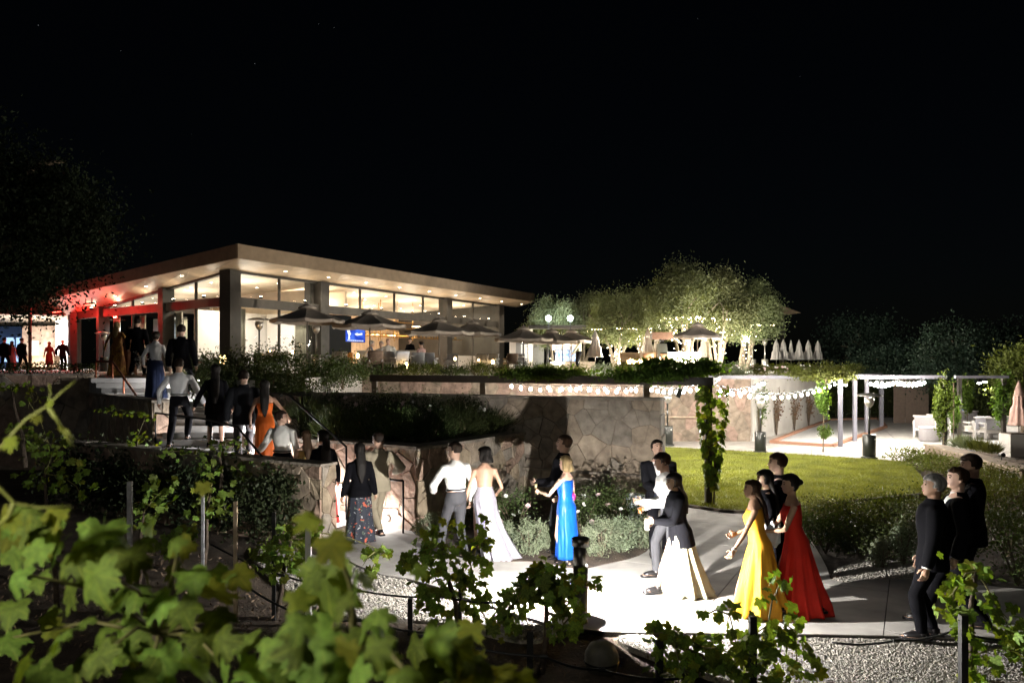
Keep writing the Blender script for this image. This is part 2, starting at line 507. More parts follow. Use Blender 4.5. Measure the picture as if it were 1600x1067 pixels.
# dry mulch bits over the vineyard soil
mul = scatter([(-9, 4), (7, 4), (7, 8.3), (.4, 8.0), (-3, 10), (-4, 12), (-9, 13)], 9000)
MULCH = mat('mulch_chip', (.13, .09, .06), rough=.95, var=.5, scale=20, bump=.2)
mo = obj('mulch', leaves_mesh('mulch', np.column_stack([mul, np.full(len(mul), -.10) + rng.uniform(0, .05, len(mul)) + np.clip((mul[:, 1] - 8) * .1, 0, .06)]), .06, MULCH, aspect=.35, up=0), kind='stuff')
tag(mo, 'dry leaf and bark litter on the vineyard soil', 'mulch')

# ---- stone veneer: real stones on a wall face, from random cells
def voronoi(Wd, Ht, size, seed, gap=.014, jit=1.15):
    r_ = np.random.default_rng(seed)
    nx_, ny_ = max(1, round(Wd / (size * 1.15))), max(1, round(Ht / (size * .85)))
    pts = []
    for j in range(-1, ny_ + 1):
        for i in range(-1, nx_ + 2):
            pts.append(((i + .5 + (.5 if j % 2 else 0) - .25 + r_.uniform(-.5, .5) * jit) * Wd / nx_, (j + .5 + r_.uniform(-.5, .5) * jit) * Ht / ny_))
    cells = []
    for i, a in enumerate(pts):
        poly = [(0, 0), (Wd, 0), (Wd, Ht), (0, Ht)]
        nb = sorted((q for k, q in enumerate(pts) if k != i), key=lambda q: (q[0] - a[0]) ** 2 + (q[1] - a[1]) ** 2)[:14]
        for q in nb:
            d = (a[0] - q[0], a[1] - q[1]); L = math.hypot(*d); d = (d[0] / L, d[1] / L)
            m = ((a[0] + q[0]) / 2 + d[0] * gap / 2, (a[1] + q[1]) / 2 + d[1] * gap / 2)
            poly = clip_poly(poly, m, d)
            if len(poly) < 3: break
        if len(poly) >= 3:
            ar = abs(sum(poly[k][0] * poly[(k + 1) % len(poly)][1] - poly[(k + 1) % len(poly)][0] * poly[k][1] for k in range(len(poly)))) / 2
            if ar > .004: cells.append(poly)
    return cells
def stone_face(parent, p0, p1, z0, z1, nrm, size=.42, seed=1, dep=.022, mats_=STONES, gap=.010, z1b=None):
    """clad the face from p0 to p1 (plan points), z0..z1, outward plan normal nrm; one object per stone"""
    p0, p1 = Vector((*p0, 0)), Vector((*p1, 0)); u = (p1 - p0); Wd = u.length; u.normalize()
    n = Vector((*nrm, 0)).normalized(); r_ = random.Random(seed); off = wloc(parent)
    for c in voronoi(Wd, z1 - z0, size, seed, gap):
        cx = sum(q[0] for q in c) / len(c); cy = sum(q[1] for q in c) / len(c)
        d = dep * r_.uniform(.3, 1.9)
        def W(q, s, k): return p0 + u * (cx + (q[0] - cx) * s) + Vector((0, 0, z0 + cy + (q[1] - cy) * s)) + n * k - off
        m = len(c)
        tilt = [r_.uniform(-.012, .012) for _ in c]
        vs = [W(q, 1, -.02) for q in c] + [W(q, .995, d * .75) for q in c] + [W(q, .95, d + t) for q, t in zip(c, tilt)]
        fs = [tuple(range(2 * m, 3 * m))]
        for k in range(m):
            k2 = (k + 1) % m
            fs += [(k, k2, m + k2, m + k), (m + k, m + k2, 2 * m + k2, 2 * m + k)]
        if u.cross(Vector((0, 0, 1))).dot(n) < 0: fs = [tuple(reversed(f)) for f in fs]
        obj('stone', MB().add(vs, fs), r_.choice(mats_), parent)
def wall(name, label, p0, p1, z0, z1, th, nrm, size=.42, seed=1, faces=('f',), cap=True, cat='wall', capmat=None, mats_=STONES):
    """masonry wall core with stones on the chosen faces; p0..p1 is the line of the front face"""
    p0, p1 = Vector((*p0, 0)), Vector((*p1, 0)); n = Vector((*nrm, 0)).normalized()
    t = thing(name, label, cat, (p0 + p1) / 2 + Vector((0, 0, z0)))
    a, b, c, d = p0, p1, p1 - n * th, p0 - n * th
    poly = [(q.x, q.y) for q in (a, b, c, d)]
    core = MB().prism(poly, z0, z1 - .05 if cap else z1)
    obj('core', core, MORTAR, t, world=True)
    u = (p1 - p0).normalized()
    ztop = z1 - .05 if cap else z1 - .01
    if 'f' in faces: stone_face(t, p0[:2], p1[:2], z0, ztop, n[:2], size, seed, mats_=mats_)
    if '1' in faces: stone_face(t, b[:2], c[:2], z0, ztop, u[:2], size, seed + 1, mats_=mats_)
    if '0' in faces: stone_face(t, d[:2], a[:2], z0, ztop, (-u)[:2], size, seed + 2, mats_=mats_)
    if 'b' in faces: stone_face(t, c[:2], d[:2], z0, ztop, (-n)[:2], size, seed + 3, mats_=mats_)
    if cap:
        e = .03; L = (p1 - p0).length; k = max(1, round(L / 1.1))
        for i in range(k):
            q0 = p0 + u * (L * i / k + (.004 if i else -e)); q1 = p0 + u * (L * (i + 1) / k - (.004 if i < k - 1 else -e))
            zz = random.uniform(-.008, .008)
            pl = [(q.x, q.y) for q in (q0 + n * (e + .02), q1 + n * (e + .02), q1 - n * (th + e), q0 - n * (th + e))]
            obj('capstone', MB().prism(pl, z1 - .05, z1 + zz), capmat or STONES[2], t, world=True)
    return t

d1 = Vector((-.855, .518, 0)); n1 = Vector((-.518, -.855, 0))      # lower flight: along, and outward (to the camera) of its walls
F0 = Vector((-3.05, 12.75, 0)); FL = 7.6
F1 = F0 + d1 * FL
front_wall = wall('stair_wall', 'dark low stone wall in front of the lower stairs, its end face pale', F0[:2], F1[:2], -.1, 1.3, .30, n1[:2], .33, 11, ('f', '0', 'b'))
R0 = Vector((-1.68, 14.0, 0)); RL = 4.6; R1 = R0 + d1 * RL
rear_wall = wall('stair_wall', 'rosy stone wall behind the lower stairs, lit by step lights', R0[:2], R1[:2], -.05, 1.45, .4, n1[:2], .36, 21, ('f',), mats_=[STONES[1], STONES[1], STONES[0]])
B1 = Vector((.25, 17.15, 0))
nb = Vector((B1.y - R0.y, -(B1.x - R0.x), 0)).normalized()
bed_wall = wall('bed_wall', 'shadowed stone wall of the raised rose bed, behind the couple in white', R0[:2], B1[:2], -.05, 1.42, .4, nb[:2], .36, 31, ('f',))
# big wall
W0 = Vector((2.98, 16.1, 0)); W1 = Vector((-6.2, 19.75, 0)); dw = (W1 - W0).normalized(); nw = Vector((dw.y, -dw.x, 0))
if nw.y > 0: nw = -nw
big_wall = wall('garden_wall', 'tall rough stone garden wall between rose bed and pergola lawn', W0[:2], W1[:2], -.05, 2.2, .45, nw[:2], .36, 41, ('f', '0'), mats_=[STONES[2], STONES[0], STONES[2], STONES[0]])
obj('ledge', MB().beam(W0 + nw * .085 + Vector((0, 0, .62)) - dw * .02, W0 + dw * 3.0 + nw * .085 + Vector((0, 0, .66)), .11, .05), STONES[2], big_wall, world=True)
# raised bed soil
obj('rose_bed_soil', MB().prism([R0[:2], B1[:2], (W0 + dw * 2.95)[:2], W1[:2], (R1 + d1 * 2.6)[:2], R1[:2]], .2, 1.32), SOIL, kind='structure')

# ---- stairs
t = thing('staircase', 'pale concrete stairs climbing left from path to terrace', 'stairs', (-5, 16, 0))
inn = F0 - n1 * .32
A0 = Vector((-2.42, 13.25, 0))
for i in range(8):
    s0 = 1.2 + i * .35
    a = A0 + d1 * s0; pl = []
    for q, k in ((s0, .62), (s0 + .362, .62), (s0 + .362, -.86), (s0, -.86)):
        c = A0 + d1 * q - n1 * .14 + (-n1) * (-k) * -1
        pl.append(tuple((A0 + d1 * q + n1 * (k - .22))[:2]))
    obj('step', MB().prism(pl, -.05, .15 * (i + 1)), CONC2, t, world=True)
XL = lambda Y: -7.64 - .8 * (Y - 17)
def para(Y0, Y1, w0=2.75): return [(XL(Y0), Y0), (XL(Y0) + w0, Y0), (XL(Y1) + w0, Y1), (XL(Y1), Y1)]
eL = A0 + d1 * (1.2 + 8 * .35)
land = [tuple((eL + n1 * .42)[:2]), tuple((eL + n1 * -1.08)[:2]), (XL(16.6) + 2.75, 16.6), (XL(16.6), 16.6), (XL(15.8), 15.8), tuple((F0 + d1 * 6.6 - n1 * .32)[:2])]
obj('landing', MB().prism(land, -.05, 1.2), CONC2, t, world=True)
Yc = 16.6
for i in range(7):
    obj('step', MB().prism(para(Yc, Yc + .402), .3, 1.2 + .114 * (i + 1)), CONC2, t, world=True); Yc += .4
obj('landing', MB().prism(para(Yc, Yc + 1.05), .3, 2.0 - .001), CONC2, t, world=True); Yc += 1.05
for i in range(4):
    obj('step', MB().prism(para(Yc, Yc + (.502 if i < 3 else 1.2)), .3, 2.0 + .125 * (i + 1)), CONC2, t, world=True); Yc += .5
ZT = 2.5
# left cheek wall of the upper stairs
cl0 = Vector((XL(15.6) , 15.6, 0)); cl1 = Vector((XL(24) , 24, 0)); cl0 = Vector((-7.60, 16.9, 0))
dl = (cl1 - cl0).normalized(); nl = Vector((-dl.y, dl.x, 0))
if nl.y > 0: nl = -nl
wall('stair_wall', 'dark stone wall beside the upper stairs at far left', cl0[:2], cl1[:2], -.1, 2.12, .32, nl[:2], .45, 51, ('f', '0'))
# planter wall at the terrace edge, far left
wall('planter_wall', 'dark planter wall below the clipped hedge, left of stairs', (-40, 22.2), (-11.75, 22.2), -.1, 2.62, .4, (0, -1), .6, 61, ('f',))
# terrace floor
terr = [(-60, 22.6), (-11.9, 22.6), (-11.9, 23.2), (-9.3, 23.2), (-8.9, 21.9), (-5.6, 21.6), (-5.6, 30.3), (9.2, 30.3), (15.9, 40.3), (18.5, 60), (60, 140), (-60, 140)]
obj('terrace', MB().prism(terr, -.2, ZT), CONC, kind='structure')
# retaining wall behind the lawn
RW0, RW1 = Vector((8.9, 29.75, 0)), Vector((-5.6, 29.75, 0))
RSTONES = [mat('wall_stone_%s' % n, c, rough=.88, var=.34, scale=5, bump=.8, bscale=14, bdist=.03, rnd=.18) for n, c in (('a', (.24, .185, .145)), ('b', (.26, .185, .15)), ('c', (.22, .18, .14)))]
wall('retaining_wall', 'long pale rubble wall behind the string lights', RW1[:2], RW0[:2], -.05, 2.42, .5, (0, -1), .5, 71, ('f', '1'), mats_=RSTONES)
bpy.context.view_layer.update()
[o for o in COL.objects if o.name.startswith('retaining_wall')][0]['label'] = 'long pale rubble retaining wall under the terrace, behind the string bulbs'
tcw = thing('concrete_wall', 'smooth pale concrete wall with bare climbers beside the court', 'wall', (12, 35, 0))
a, b = Vector((9.0, 29.8, 0)), Vector((15.9, 40, 0)); dcw = (b - a).normalized(); ncw = Vector((dcw.y, -dcw.x, 0))
for i in range(4):
    q0, q1 = a + (b - a) * (i / 4), a + (b - a) * ((i + 1) / 4) - dcw * .012
    obj('wall_panel', MB().prism([q[:2] for q in (q0, q1, q1 - ncw * .35, q0 - ncw * .35)], -.05, 2.45), CONCW, tcw, world=True)
# low curved stone wall at right
cpts = [XY(1466, 24.6), XY(1500, 23.1), XY(1540, 21.5), XY(1580, 20.0), XY(1625, 18.7)]
lw = thing('low_wall', 'low curved tan stone wall edging the right patio bed', 'wall', cpts[2])
for i in range(4):
    q0, q1 = cpts[i], cpts[i + 1]; u = (q1 - q0).normalized(); n = Vector((u.y, -u.x, 0)); n = -n if n.y > 0 else n
    obj('core', MB().prism([q[:2] for q in (q0, q1, q1 - n * .4, q0 - n * .4)], -.05, .37), MORTAR, lw, world=True)
    stone_face(lw, q0[:2], q1[:2], -.02, .36, n[:2], .32, 80 + i, mats_=[STONES[0], STONES[3]])
    obj('capstone', MB().prism([q[:2] for q in (q0 + n * .05, q1 + n * .05 - u * .01, q1 - n * .45 - u * .01, q0 - n * .45)], .37, .42), STONES[0], lw, world=True)

# ---- step lights
LAMPW = emission('lamp_white', (1, .97, .9), 30)
def step_light(p, n, label, e=9, dn=None):
    o = thing('step_light', label, 'light', p, 0, 'small round step lights along the stairs')
    n = Vector(n).normalized(); q = n.to_track_quat('Z', 'Y').to_matrix()
    rim = MB().lathe([(.055, 0), (.06, .012), (.045, .016)], 14); rim.v = [tuple(q @ Vector(v)) for v in rim.v]; obj('rim', rim, STEEL, o)
    ln = MB().lathe([(.001, .018), (.042, .018), (.042, .02), (.001, .026)], 14); ln.v = [tuple(q @ Vector(v)) for v in ln.v]; obj('lens', ln, LAMPW, o)
    if dn is None: return lamp('step_lamp', 'POINT', Vector(p) + n * .13, e, (1, .97, .94), .05)
    d = (n - Vector((0, 0, dn))).normalized()
    lamp('step_lamp', 'SPOT', Vector(p) + n * .06, e, (1, .97, .94), .04, d.to_track_quat('-Z', 'Y').to_euler(), 150)
fr = lambda s, z: R0 + d1 * s + n1 * .055 + Vector((0, 0, z))
step_light(fr(.62, .13), n1, 'step light low on the rosy wall nearest the path', 42)
step_light(fr(1.05, .32), n1, 'step light second from the path on the rosy wall', 26)
step_light(fr(1.75, .62), n1, 'step light by the red skirt on the rosy wall', 40)
step_light(fr(3.4, 1.3), n1, 'step light high on the rosy wall near the landing', 90)
step_light(Vector((XL(17.3) + 2.72, 17.3, 1.5)), (-1, -.3, 0), 'step light beside the landing behind the black skirt', 900, 1.1)
step_light(Vector((XL(19.6) + 2.72, 19.6, 2.25)), (-1, -.3, 0), 'step light right of the upper stair flight', 1000, 1.1)
step_light(Vector((XL(21.2) + 2.72, 21.2, 2.5)), (-1, -.3, 0), 'topmost step light near the head of the stairs', 900, 1.1)
# cheek wall the upper step lights sit in
for q0, q1, lab in ((18.9, 24.0, 'low wall on the right of the upper stairs under shrubs'),):
    a, b = Vector((XL(q0) + 2.76, q0, 0)), Vector((XL(q1) + 2.76, q1, 0))
    t = thing('stair_wall', lab, 'wall', a)
    obj('core', MB().prism([a[:2], (a.x + .3, a.y), (b.x + .3, b.y), b[:2]], .2, 2.5), CONCW, t, world=True)
a, b = Vector((XL(16.9) + 2.76, 16.9, 0)), Vector((XL(18.85) + 2.76, 18.85, 0)); t = thing('stair_wall', 'lower end of the wall right of the landing behind the black skirt', 'wall', a)
obj('core', MB().prism([a[:2], (a.x + .3, a.y), (b.x + .3, b.y), b[:2]], .2, 1.72), CONCW, t, world=True)
# upper bed behind that wall, soil
obj('shrub_bed_soil', MB().prism([(XL(17) + 3.1, 17.2), (-4.9, 19.7), (-5.6, 22), (-8.8, 22), (XL(21.5) + 3.1, 21.5)], .2, 2.2), SOIL, kind='structure')

# ---- handrails
def rail(name, label, pts, posts, r=.022, mt=STEEL, base=None):
    o = thing(name, label, 'handrail', Vector(pts[0]) - Vector((0, 0, .9)), 0, 'metal handrails on the stairs')
    obj('rail', MB().tube(pts, r, 8), mt, o, True, world=True)
    for q, h in posts:
        obj('post', MB().tube([q, Vector(q) - Vector((0, 0, h))], r * .9, 8), mt, o, True, world=True)
ORANGELIT = mat('orange_lit_rail', (.30, .10, .05), rough=.4, var=.2, bump=.05, metal=.5)  # orange light on the rails is put into their base colour
a, b, c = P(150, 565, 22.4), P(176, 565, 22.0), P(217, 624, 19.4)
rail('handrail', 'handrail with orange light in its colour, left of the upper stairs', [a, b, c, c + Vector((.2, -.3, -.05))], [(a, .9), (b, .9), (b.lerp(c, .45), .95), (b.lerp(c, .95), .9), (c, .8)], .028, ORANGELIT)
a, b, c = P(243, 645, 16.8), P(330, 656, 15.6), P(372, 668, 14.9); d = P(412, 716, 13.7)
rail('handrail', 'thin dark cable handrail crossing in front of the white shirt man', [a, b, c, d], [(b, .95), (c, .95), (a, .8)], .02)
a, b = P(452, 618, 15.4), P(541, 698, 14.2)
rail('handrail', 'thin dark handrail rising behind the rosy wall', [a, b], [(b, 1.3)], .02)
a, b, c, d = P(585, 729, 13.75), P(610, 749, 13.7), P(630, 751, 13.65), P(630, 838, 13.35)
rail('handrail', 'short black handrail at the foot of the rosy wall', [a, b, c], [(c, .98)], .02)
a, b = P(305, 562, 21), P(326, 566, 21)
rail('handrail', 'short orange handrail end above the shrubs right of stairs', [P(303, 555, 21), P(305, 566, 21), P(318, 566, 21)], [(P(318, 566, 21), .6)], .025, ORANGELIT)
# ================================================================== RESTAURANT BUILDING
FASCIA = mat('fascia_plaster', (.32, .24, .165), rough=.8, var=.12, scale=3, bump=.1)
SOFFIT = mat('soffit_wood', (.60, .47, .33), rough=.45, var=.22, scale=1.2, bump=.08, stretch=(1, 1, 1), spec=.5)
CEIL = mat('ceiling_wood', (.62, .52, .40), rough=.5, var=.14, scale=1.5, bump=.05)
DARKM = mat('dark_bronze_metal', (.05, .047, .042), rough=.5, var=.2, scale=3, bump=.08)
WHITEW = mat('white_wall', (.74, .70, .65), rough=.85, var=.04, bump=.05)
TIMBW = mat('timber_panel', (.55, .42, .30), rough=.6, var=.25, scale=2, bump=.1, stretch=(6, 6, 1))
INFLOOR = mat('interior_floor', (.30, .24, .18), rough=.4, var=.15)
CURT = mat('curtain_cloth', (.62, .58, .50), rough=.9, var=.08, bump=.1)
GLASS = glass('window_glass')
LED = emission('downlight_led', (1, .85, .62), 40)
TEAL = mat('teal_panel', (.04, .16, .20), rough=.5, var=.2)
HSTONE = mat('hall_stone', (.38, .27, .19), rough=.9, var=.35, scale=3, bump=.7, bscale=8, bdist=.03)

P0 = Vector((-12.73, 36.0, 0)); uR = Vector((.48, .877, 0)).normalized(); uL = Vector((-.764, .645, 0)).normalized()
nR = Vector((uR.y, -uR.x, 0)); nL = Vector((-uL.y, uL.x, 0))
if nL.dot(P0) > 0: nL = -nL
if nR.dot(P0) > 0: nR = -nR
E0 = Vector((-11.53, 33.5, 0))
zt = lambda t: 7.12 - .078 * t          # wall head along the left side
ze = lambda t: 7.34 - .031 * t          # eave along the left side
BL = thing('restaurant_building', 'long low modern restaurant with broad sloping roof and lit glass walls', 'building', (P0.x, P0.y, ZT))
def fb(t0, t1, z0, z1, d0, d1, O=P0, u=uR, n=nR, mb=None, za=None, zb=None):
    """box along a facade: t along it, d outwards from it; za/zb tilt the top"""
    mb = mb or MB()
    b = len(mb.v)
    za = z1 if za is None else za; zb = z1 if zb is None else zb
    q = [O + u * t0 + n * d0, O + u * t1 + n * d0, O + u * t1 + n * d1, O + u * t0 + n * d1]
    tops = [za, zb, zb, za]
    mb.add([(p.x, p.y, z0) for p in q] + [(p.x, p.y, z) for p, z in zip(q, tops)], [(3, 2, 1, 0), (4, 5, 6, 7), (0, 1, 5, 4), (1, 2, 6, 5), (2, 3, 7, 6), (3, 0, 4, 7)])
    return mb
def bp(name, mb, m, parent=None, smooth=False, **k):
    return obj(name, mb, m, parent or BL, smooth, world=True, **k)
LR, LL = 27.4, 34.0
ER, EL = E0 + uR * LR, E0 + uL * LL
# roof: fascia boards, roof skin, soffit, interior ceiling
def V3(p, z): return Vector((p.x, p.y, z))
FR = 24.8
back = 20.0
rf = MB(); b1, b2 = ER + uL * back, EL + uR * back
rf.add([V3(E0 , 7.91), V3(ER, 7.91), V3(b1, 7.91 - .031 * back), V3(EL, 7.91 - .031 * LL), V3(b2, 7.89 - .031 * LL)], [(0, 1, 2, 4, 3)])
roof = bp('roof', rf, DARKM)
fa = MB(); th = .12
def fascia(a, b, za0, za1, zb0, zb1, n):
    mb = MB(); q = [V3(a, za0), V3(b, zb0), V3(b, zb1), V3(a, za1)]; r_ = [p - n * th for p in q]
    mb.add(q + r_, [(0, 1, 2, 3), (7, 6, 5, 4), (0, 4, 5, 1), (1, 5, 6, 2), (2, 6, 7, 3), (3, 7, 4, 0)])
    return mb
bp('fascia', fascia(E0, ER, 7.34, 7.94, 7.34, 7.94, nR), FASCIA, roof)
bp('fascia', fascia(E0 - uL * .003, EL, 7.34, 7.94, ze(LL), 7.89 - .031 * LL, nL), FASCIA, roof)
bp('fascia', fascia(ER, b1, 7.34, 7.94, 7.34 - .031 * back, 7.91 - .031 * back, uR), FASCIA, roof)
# soffit strips between eave and wall head, split into boards with thin shadow joints
def board(a0, a1, b1_, b0, m, name='soffit_panel'):
    mb = MB(); up = Vector((0, 0, .04)); q = [a0, a1, b1_, b0]
    mb.add(q + [p + up for p in q], [(3, 2, 1, 0), (4, 5, 6, 7), (0, 1, 5, 4), (1, 2, 6, 5), (2, 3, 7, 6), (3, 0, 4, 7)])
    bp(name, mb, m, roof)
inset = th + .01
k = 8
for i in range(k):
    t0, t1 = i / k, (i + 1) / k
    e0 = V3(E0 + uR * (LR * t0 + (.0 if i else inset)) - nR * inset, 7.34); e1 = V3(E0 + uR * (LR * t1 - .015) - nR * inset, 7.34)
    w0 = V3(P0 + uR * ((FR + 2.4) * t0), 7.12); w1 = V3(P0 + uR * ((FR + 2.4) * t1 - .015), 7.12)
    board(e0, e1, w1, w0, SOFFIT)
for i in range(k):
    t0, t1 = i / k, (i + 1) / k
    e0 = V3(E0 + uL * (LL * t0 + (.0 if i else inset)) - nL * inset, ze(LL * t0)); e1 = V3(E0 + uL * (LL * t1 - .015) - nL * inset, ze(LL * t1))
    w0 = V3(P0 + uL * (LL * t0), max(zt(LL * t0), 5.75)); w1 = V3(P0 + uL * (LL * t1 - .015), max(zt(LL * t1), 5.75))
    board(w0, w1, e1, e0, SOFFIT)
# interior ceiling
LLw = 17.3
ce = MB(); c = [V3(P0, 7.16), V3(P0 + uR * FR, 7.16), V3(P0 + uR * FR + uL * LLw, 6.3), V3(P0 + uL * LLw, 6.3)]
ce.add(c + [p + Vector((0, 0, .05)) for p in c], [(3, 2, 1, 0), (4, 5, 6, 7), (0, 1, 5, 4), (1, 2, 6, 5), (2, 3, 7, 6), (3, 0, 4, 7)])
bp('ceiling', ce, CEIL)
fl = MB(); fl.prism([tuple(p[:2]) for p in c], ZT, ZT + .03); bp('floor', fl, INFLOOR)
# beam between the window bands
bp('beam', fb(.25, FR, 5.50, 5.92, -.1, .16), DARKM)
bp('beam', fb(.25, LLw, 5.50, 5.92, -.1, .16, u=uL, n=nL), DARKM)
bp('head_rail', fb(.25, FR, 7.0, 7.12, -.08, .1), DARKM)
bp('head_rail', fb(.25, LLw, 7.0, 7.0, -.08, .1, u=uL, n=nL, za=7.12, zb=zt(LLw)), DARKM) if False else None
hr = MB(); q = [P0 + uL * .25, P0 + uL * 15.5]
hr.beam(V3(q[0], zt(.25) - .06), V3(q[1], zt(15.5) - .06), .18, .12); bp('head_rail', hr, DARKM)
# pillars
for t, wd in ((0, .62), (5.9, .62), (17.6, .62), (24.4, .7)):
    bp('pillar', fb(t - wd / 2, t + wd / 2, ZT, 7.1, -.35, .32 if t else .33), DARKM)
bp('pillar', fb(5.25, 5.5, ZT, 7.1, -.5, -.1), DARKM)
for t, wd in ((6.0, .5), (13.3, .3), (17.2, .4)):
    bp('pillar', fb(t - wd / 2, t + wd / 2, ZT, min(zt(t), 7.0), -.3, .3, u=uL, n=nL), DARKM)
# mullions and glass: right side
def bay(ts, O, u, n, ztop, z_lo, name='window', glass_lo=True):
    for i in range(len(ts) - 1):
        a, b = ts[i], ts[i + 1]
        za, zb = ztop(a) - .12, ztop(b) - .12
        w1 = bp('clerestory_window', fb(a, a + .07, 5.92, za, -.06, .07, O, u, n, za=za, zb=ztop(a + .07) - .12), DARKM)
        pm = MB(); p = [O + u * (a + .075), O + u * (b - .005)]
        pm.add([V3(p[0], 5.925), V3(p[1], 5.925), V3(p[1], max(zb - .002, 5.93)), V3(p[0], max(za - .002, 5.93))], [(0, 1, 2, 3)]); bp('pane', pm, GLASS, w1)
        if glass_lo:
            w2 = bp('window', fb(a, a + .07, z_lo, 5.50, -.06, .07, O, u, n), DARKM)
            pm = MB(); pm.add([V3(p[0], z_lo), V3(p[1], z_lo), V3(p[1], 5.495), V3(p[0], 5.495)], [(0, 1, 2, 3)]); bp('pane', pm, GLASS, w2)
flat = lambda t: 7.12
bay([.31, 2.95, 5.25], P0, uR, nR, flat, ZT)
bay([6.2, 9.0, 12.1, 15.0, 17.3], P0, uR, nR, flat, ZT, glass_lo=False)
bay([17.9, 20.9, 24.05], P0, uR, nR, flat, 3.45)
bay([.31, 3.0, 5.75], P0, uL, nL, zt, ZT)
bay([6.25, 9.6, 13.15], P0, uL, nL, zt, ZT)
bp('sill_wall', fb(17.9, 24.05, ZT, 3.42, -.2, .2), WHITEW)
for t in (6.2, 8.35): bp('door_panel', fb(t, t + 2.1, ZT, 5.48, -.05, .02), mat('dark_glass_door', (.012, .014, .016), rough=.5, var=.1, bump=0, spec=.05)) if t < 8 else None
# curtains: folded cloth
def curtain(t0, t1, O, u, n, z0=ZT + .03, z1=5.45, d=-.35, label=None):
    mb = MB(); m = max(8, int((t1 - t0) / .04)); top, bot = [], []
    for i in range(m + 1):
        t = t0 + (t1 - t0) * i / m; p = O + u * t + n * (d + .06 * math.sin(i * 1.5) + .02 * math.sin(i * .7))
        bot.append(V3(p, z0)); top.append(V3(p, z1))
    fs = [(i, i + 1, m + 2 + i, m + 1 + i) for i in range(m)]
    mb.add(bot + top, fs); c = bp('curtain', mb, CURT, None, True)
    md = c.modifiers.new('thickness', 'SOLIDIFY'); md.thickness = .01
curtain(.4, 1.15, P0, uR, nR); curtain(4.4, 5.2, P0, uR, nR)
curtain(5.0, 5.7, P0, uL, nL); curtain(8.9, 9.5, P0, uL, nL); curtain(11.9, 12.7, P0, uL, nL)
# inner rooms
bp('partition', fb(1.9, 6.6, ZT + .03, 5.6, -4.7, -4.5), WHITEW)
bp('partition', fb(6.5, 6.7, ZT + .03, 5.6, -4.45, -.8), WHITEW)
bp('back_wall', fb(6.75, 24.6, ZT + .03, 6.35, -9.2, -9.0), TIMBW)
for t in (8.3, 10.4, 12.0, 13.2): bp('wall_panel', fb(t, t + .9, ZT + .03, 5.3, -8.995, -8.9), WHITEW)
bp('back_wall', fb(2.0, 17.2, ZT + .03, 5.9, -8.2, -8.0, u=uL, n=nL), HSTONE)
bp('wall_panel', fb(6.5, 8.6, ZT + .03, 5.4, -3.2, -3.0, u=uL, n=nL), TEAL)
bp('wall_panel', fb(9.6, 13.2, ZT + .03, 5.5, -3.0, -2.8, u=uL, n=nL), mat('grey_wall', (.18, .2, .2), var=.1))
bp('end_wall', fb(24.6, 24.8, ZT, 7.1, -9, -.4), DARKM)
for t in (7.2, 9.0): bp('bulkhead', fb(t, t + .12, 5.5, 6.9, -8.8, -1.0), CEIL)
# downlights in the soffit and ceiling
def downlight(p, on=True):
    d = MB().lathe([(.09, 0), (.1, -.012), (.075, -.014)], 12, p); o = bp('downlight', d, WHITEW)
    e = MB().lathe([(.001, -.016), (.07, -.016), (.07, -.012), (.001, -.012)], 10, p); bp('lens', e, LED, o)
for i in range(9):
    t = 2.2 + i * 2.95
    p = P0 + uR * t + nR * 1.2; p = V3(p, 7.12 + .22 * .5); downlight(p)
    lamp('downlight_lamp', 'SPOT', p + Vector((0, 0, -.05)), 300, (1, .84, .64), .07, (0, 0, 0), 140, BL)
for t in (2.5, 6, 9.5, 13):
    p = V3(P0 + uL * t + nL * 1.0, zt(t) + .04); downlight(p)
    lamp('downlight_lamp', 'SPOT', p + Vector((0, 0, -.05)), 45, (1, .78, .5), .07, (0, 0, 0), 120, BL)
for i in range(8):
    for j in (2.0, 4.0, 6.0):
        t = 1.5 + i * 3.0
        p = P0 + uR * t + uL * j; downlight(V3(p, 7.155 - .05 * j))
# unseen uplights added on the beams to brighten the soffit
for O_, u_, n_, ts in ((P0, uR, nR, (1.5, 4.4, 7.5, 10.5, 13.5, 16.3, 19.3, 22.5)), (P0, uL, nL, (1.7, 4.6, 7.8, 11.0, 14.0))):
    for t in ts:
        p = V3(O_ + u_ * t + n_ * .34, 5.98)
        f = bp('added_soffit_light', MB().box(p, (.14, .14, .1)), STEEL); bp('lens', MB().box(p + Vector((0, 0, .056)), (.1, .1, .01)), LED, f)
        lamp('soffit_fill', 'SPOT', p + Vector((0, 0, .09)), 40 if u_ is uR else 26, (1, .85, .64), .05, (R(180), 0, 0), 165, BL)
# room lamps (hanging cove lights) and interior glow
def room(t, j, z, e, c=(1, .87, .72), s=1.6):
    p = V3(P0 + uR * t + uL * j, z); lamp('room_lamp', 'AREA', p, e, c, s, (0, 0, 0), None, BL)
def upl(t, j, z, e, c=(1, .87, .72), s=1.6):
    p = V3(P0 + uR * t + uL * j, z); lamp('cove_lamp', 'AREA', p, e, c, s, (math.pi, 0, 0), None, BL)
for t in (2.5, 7.5, 12, 16.5, 21.5):
    upl(t, 2.6, 5.6, 130); upl(t, 7, 5.6, 100)
    room(t, 3.0, 6.6, 260, (1, .86, .68))
upl(3, 10, 5.4, 60); upl(3, 14, 5.2, 50)
room(10, 6.0, 5.9, 420, (1, .82, .58)); room(14.5, 6.0, 5.9, 420, (1, .82, .58))
room(2.5, 2.8, 5.45, 55, (1, .94, .88)); room(4.4, 2.6, 5.45, 60, (.95, .95, 1))
room(3.0, 8, 5.4, 140, (1, .75, .45))
room(1.2, 11, 5.2, 160, (.75, .9, 1)); room(1.4, 7.5, 5.2, 90, (1, .8, .55))

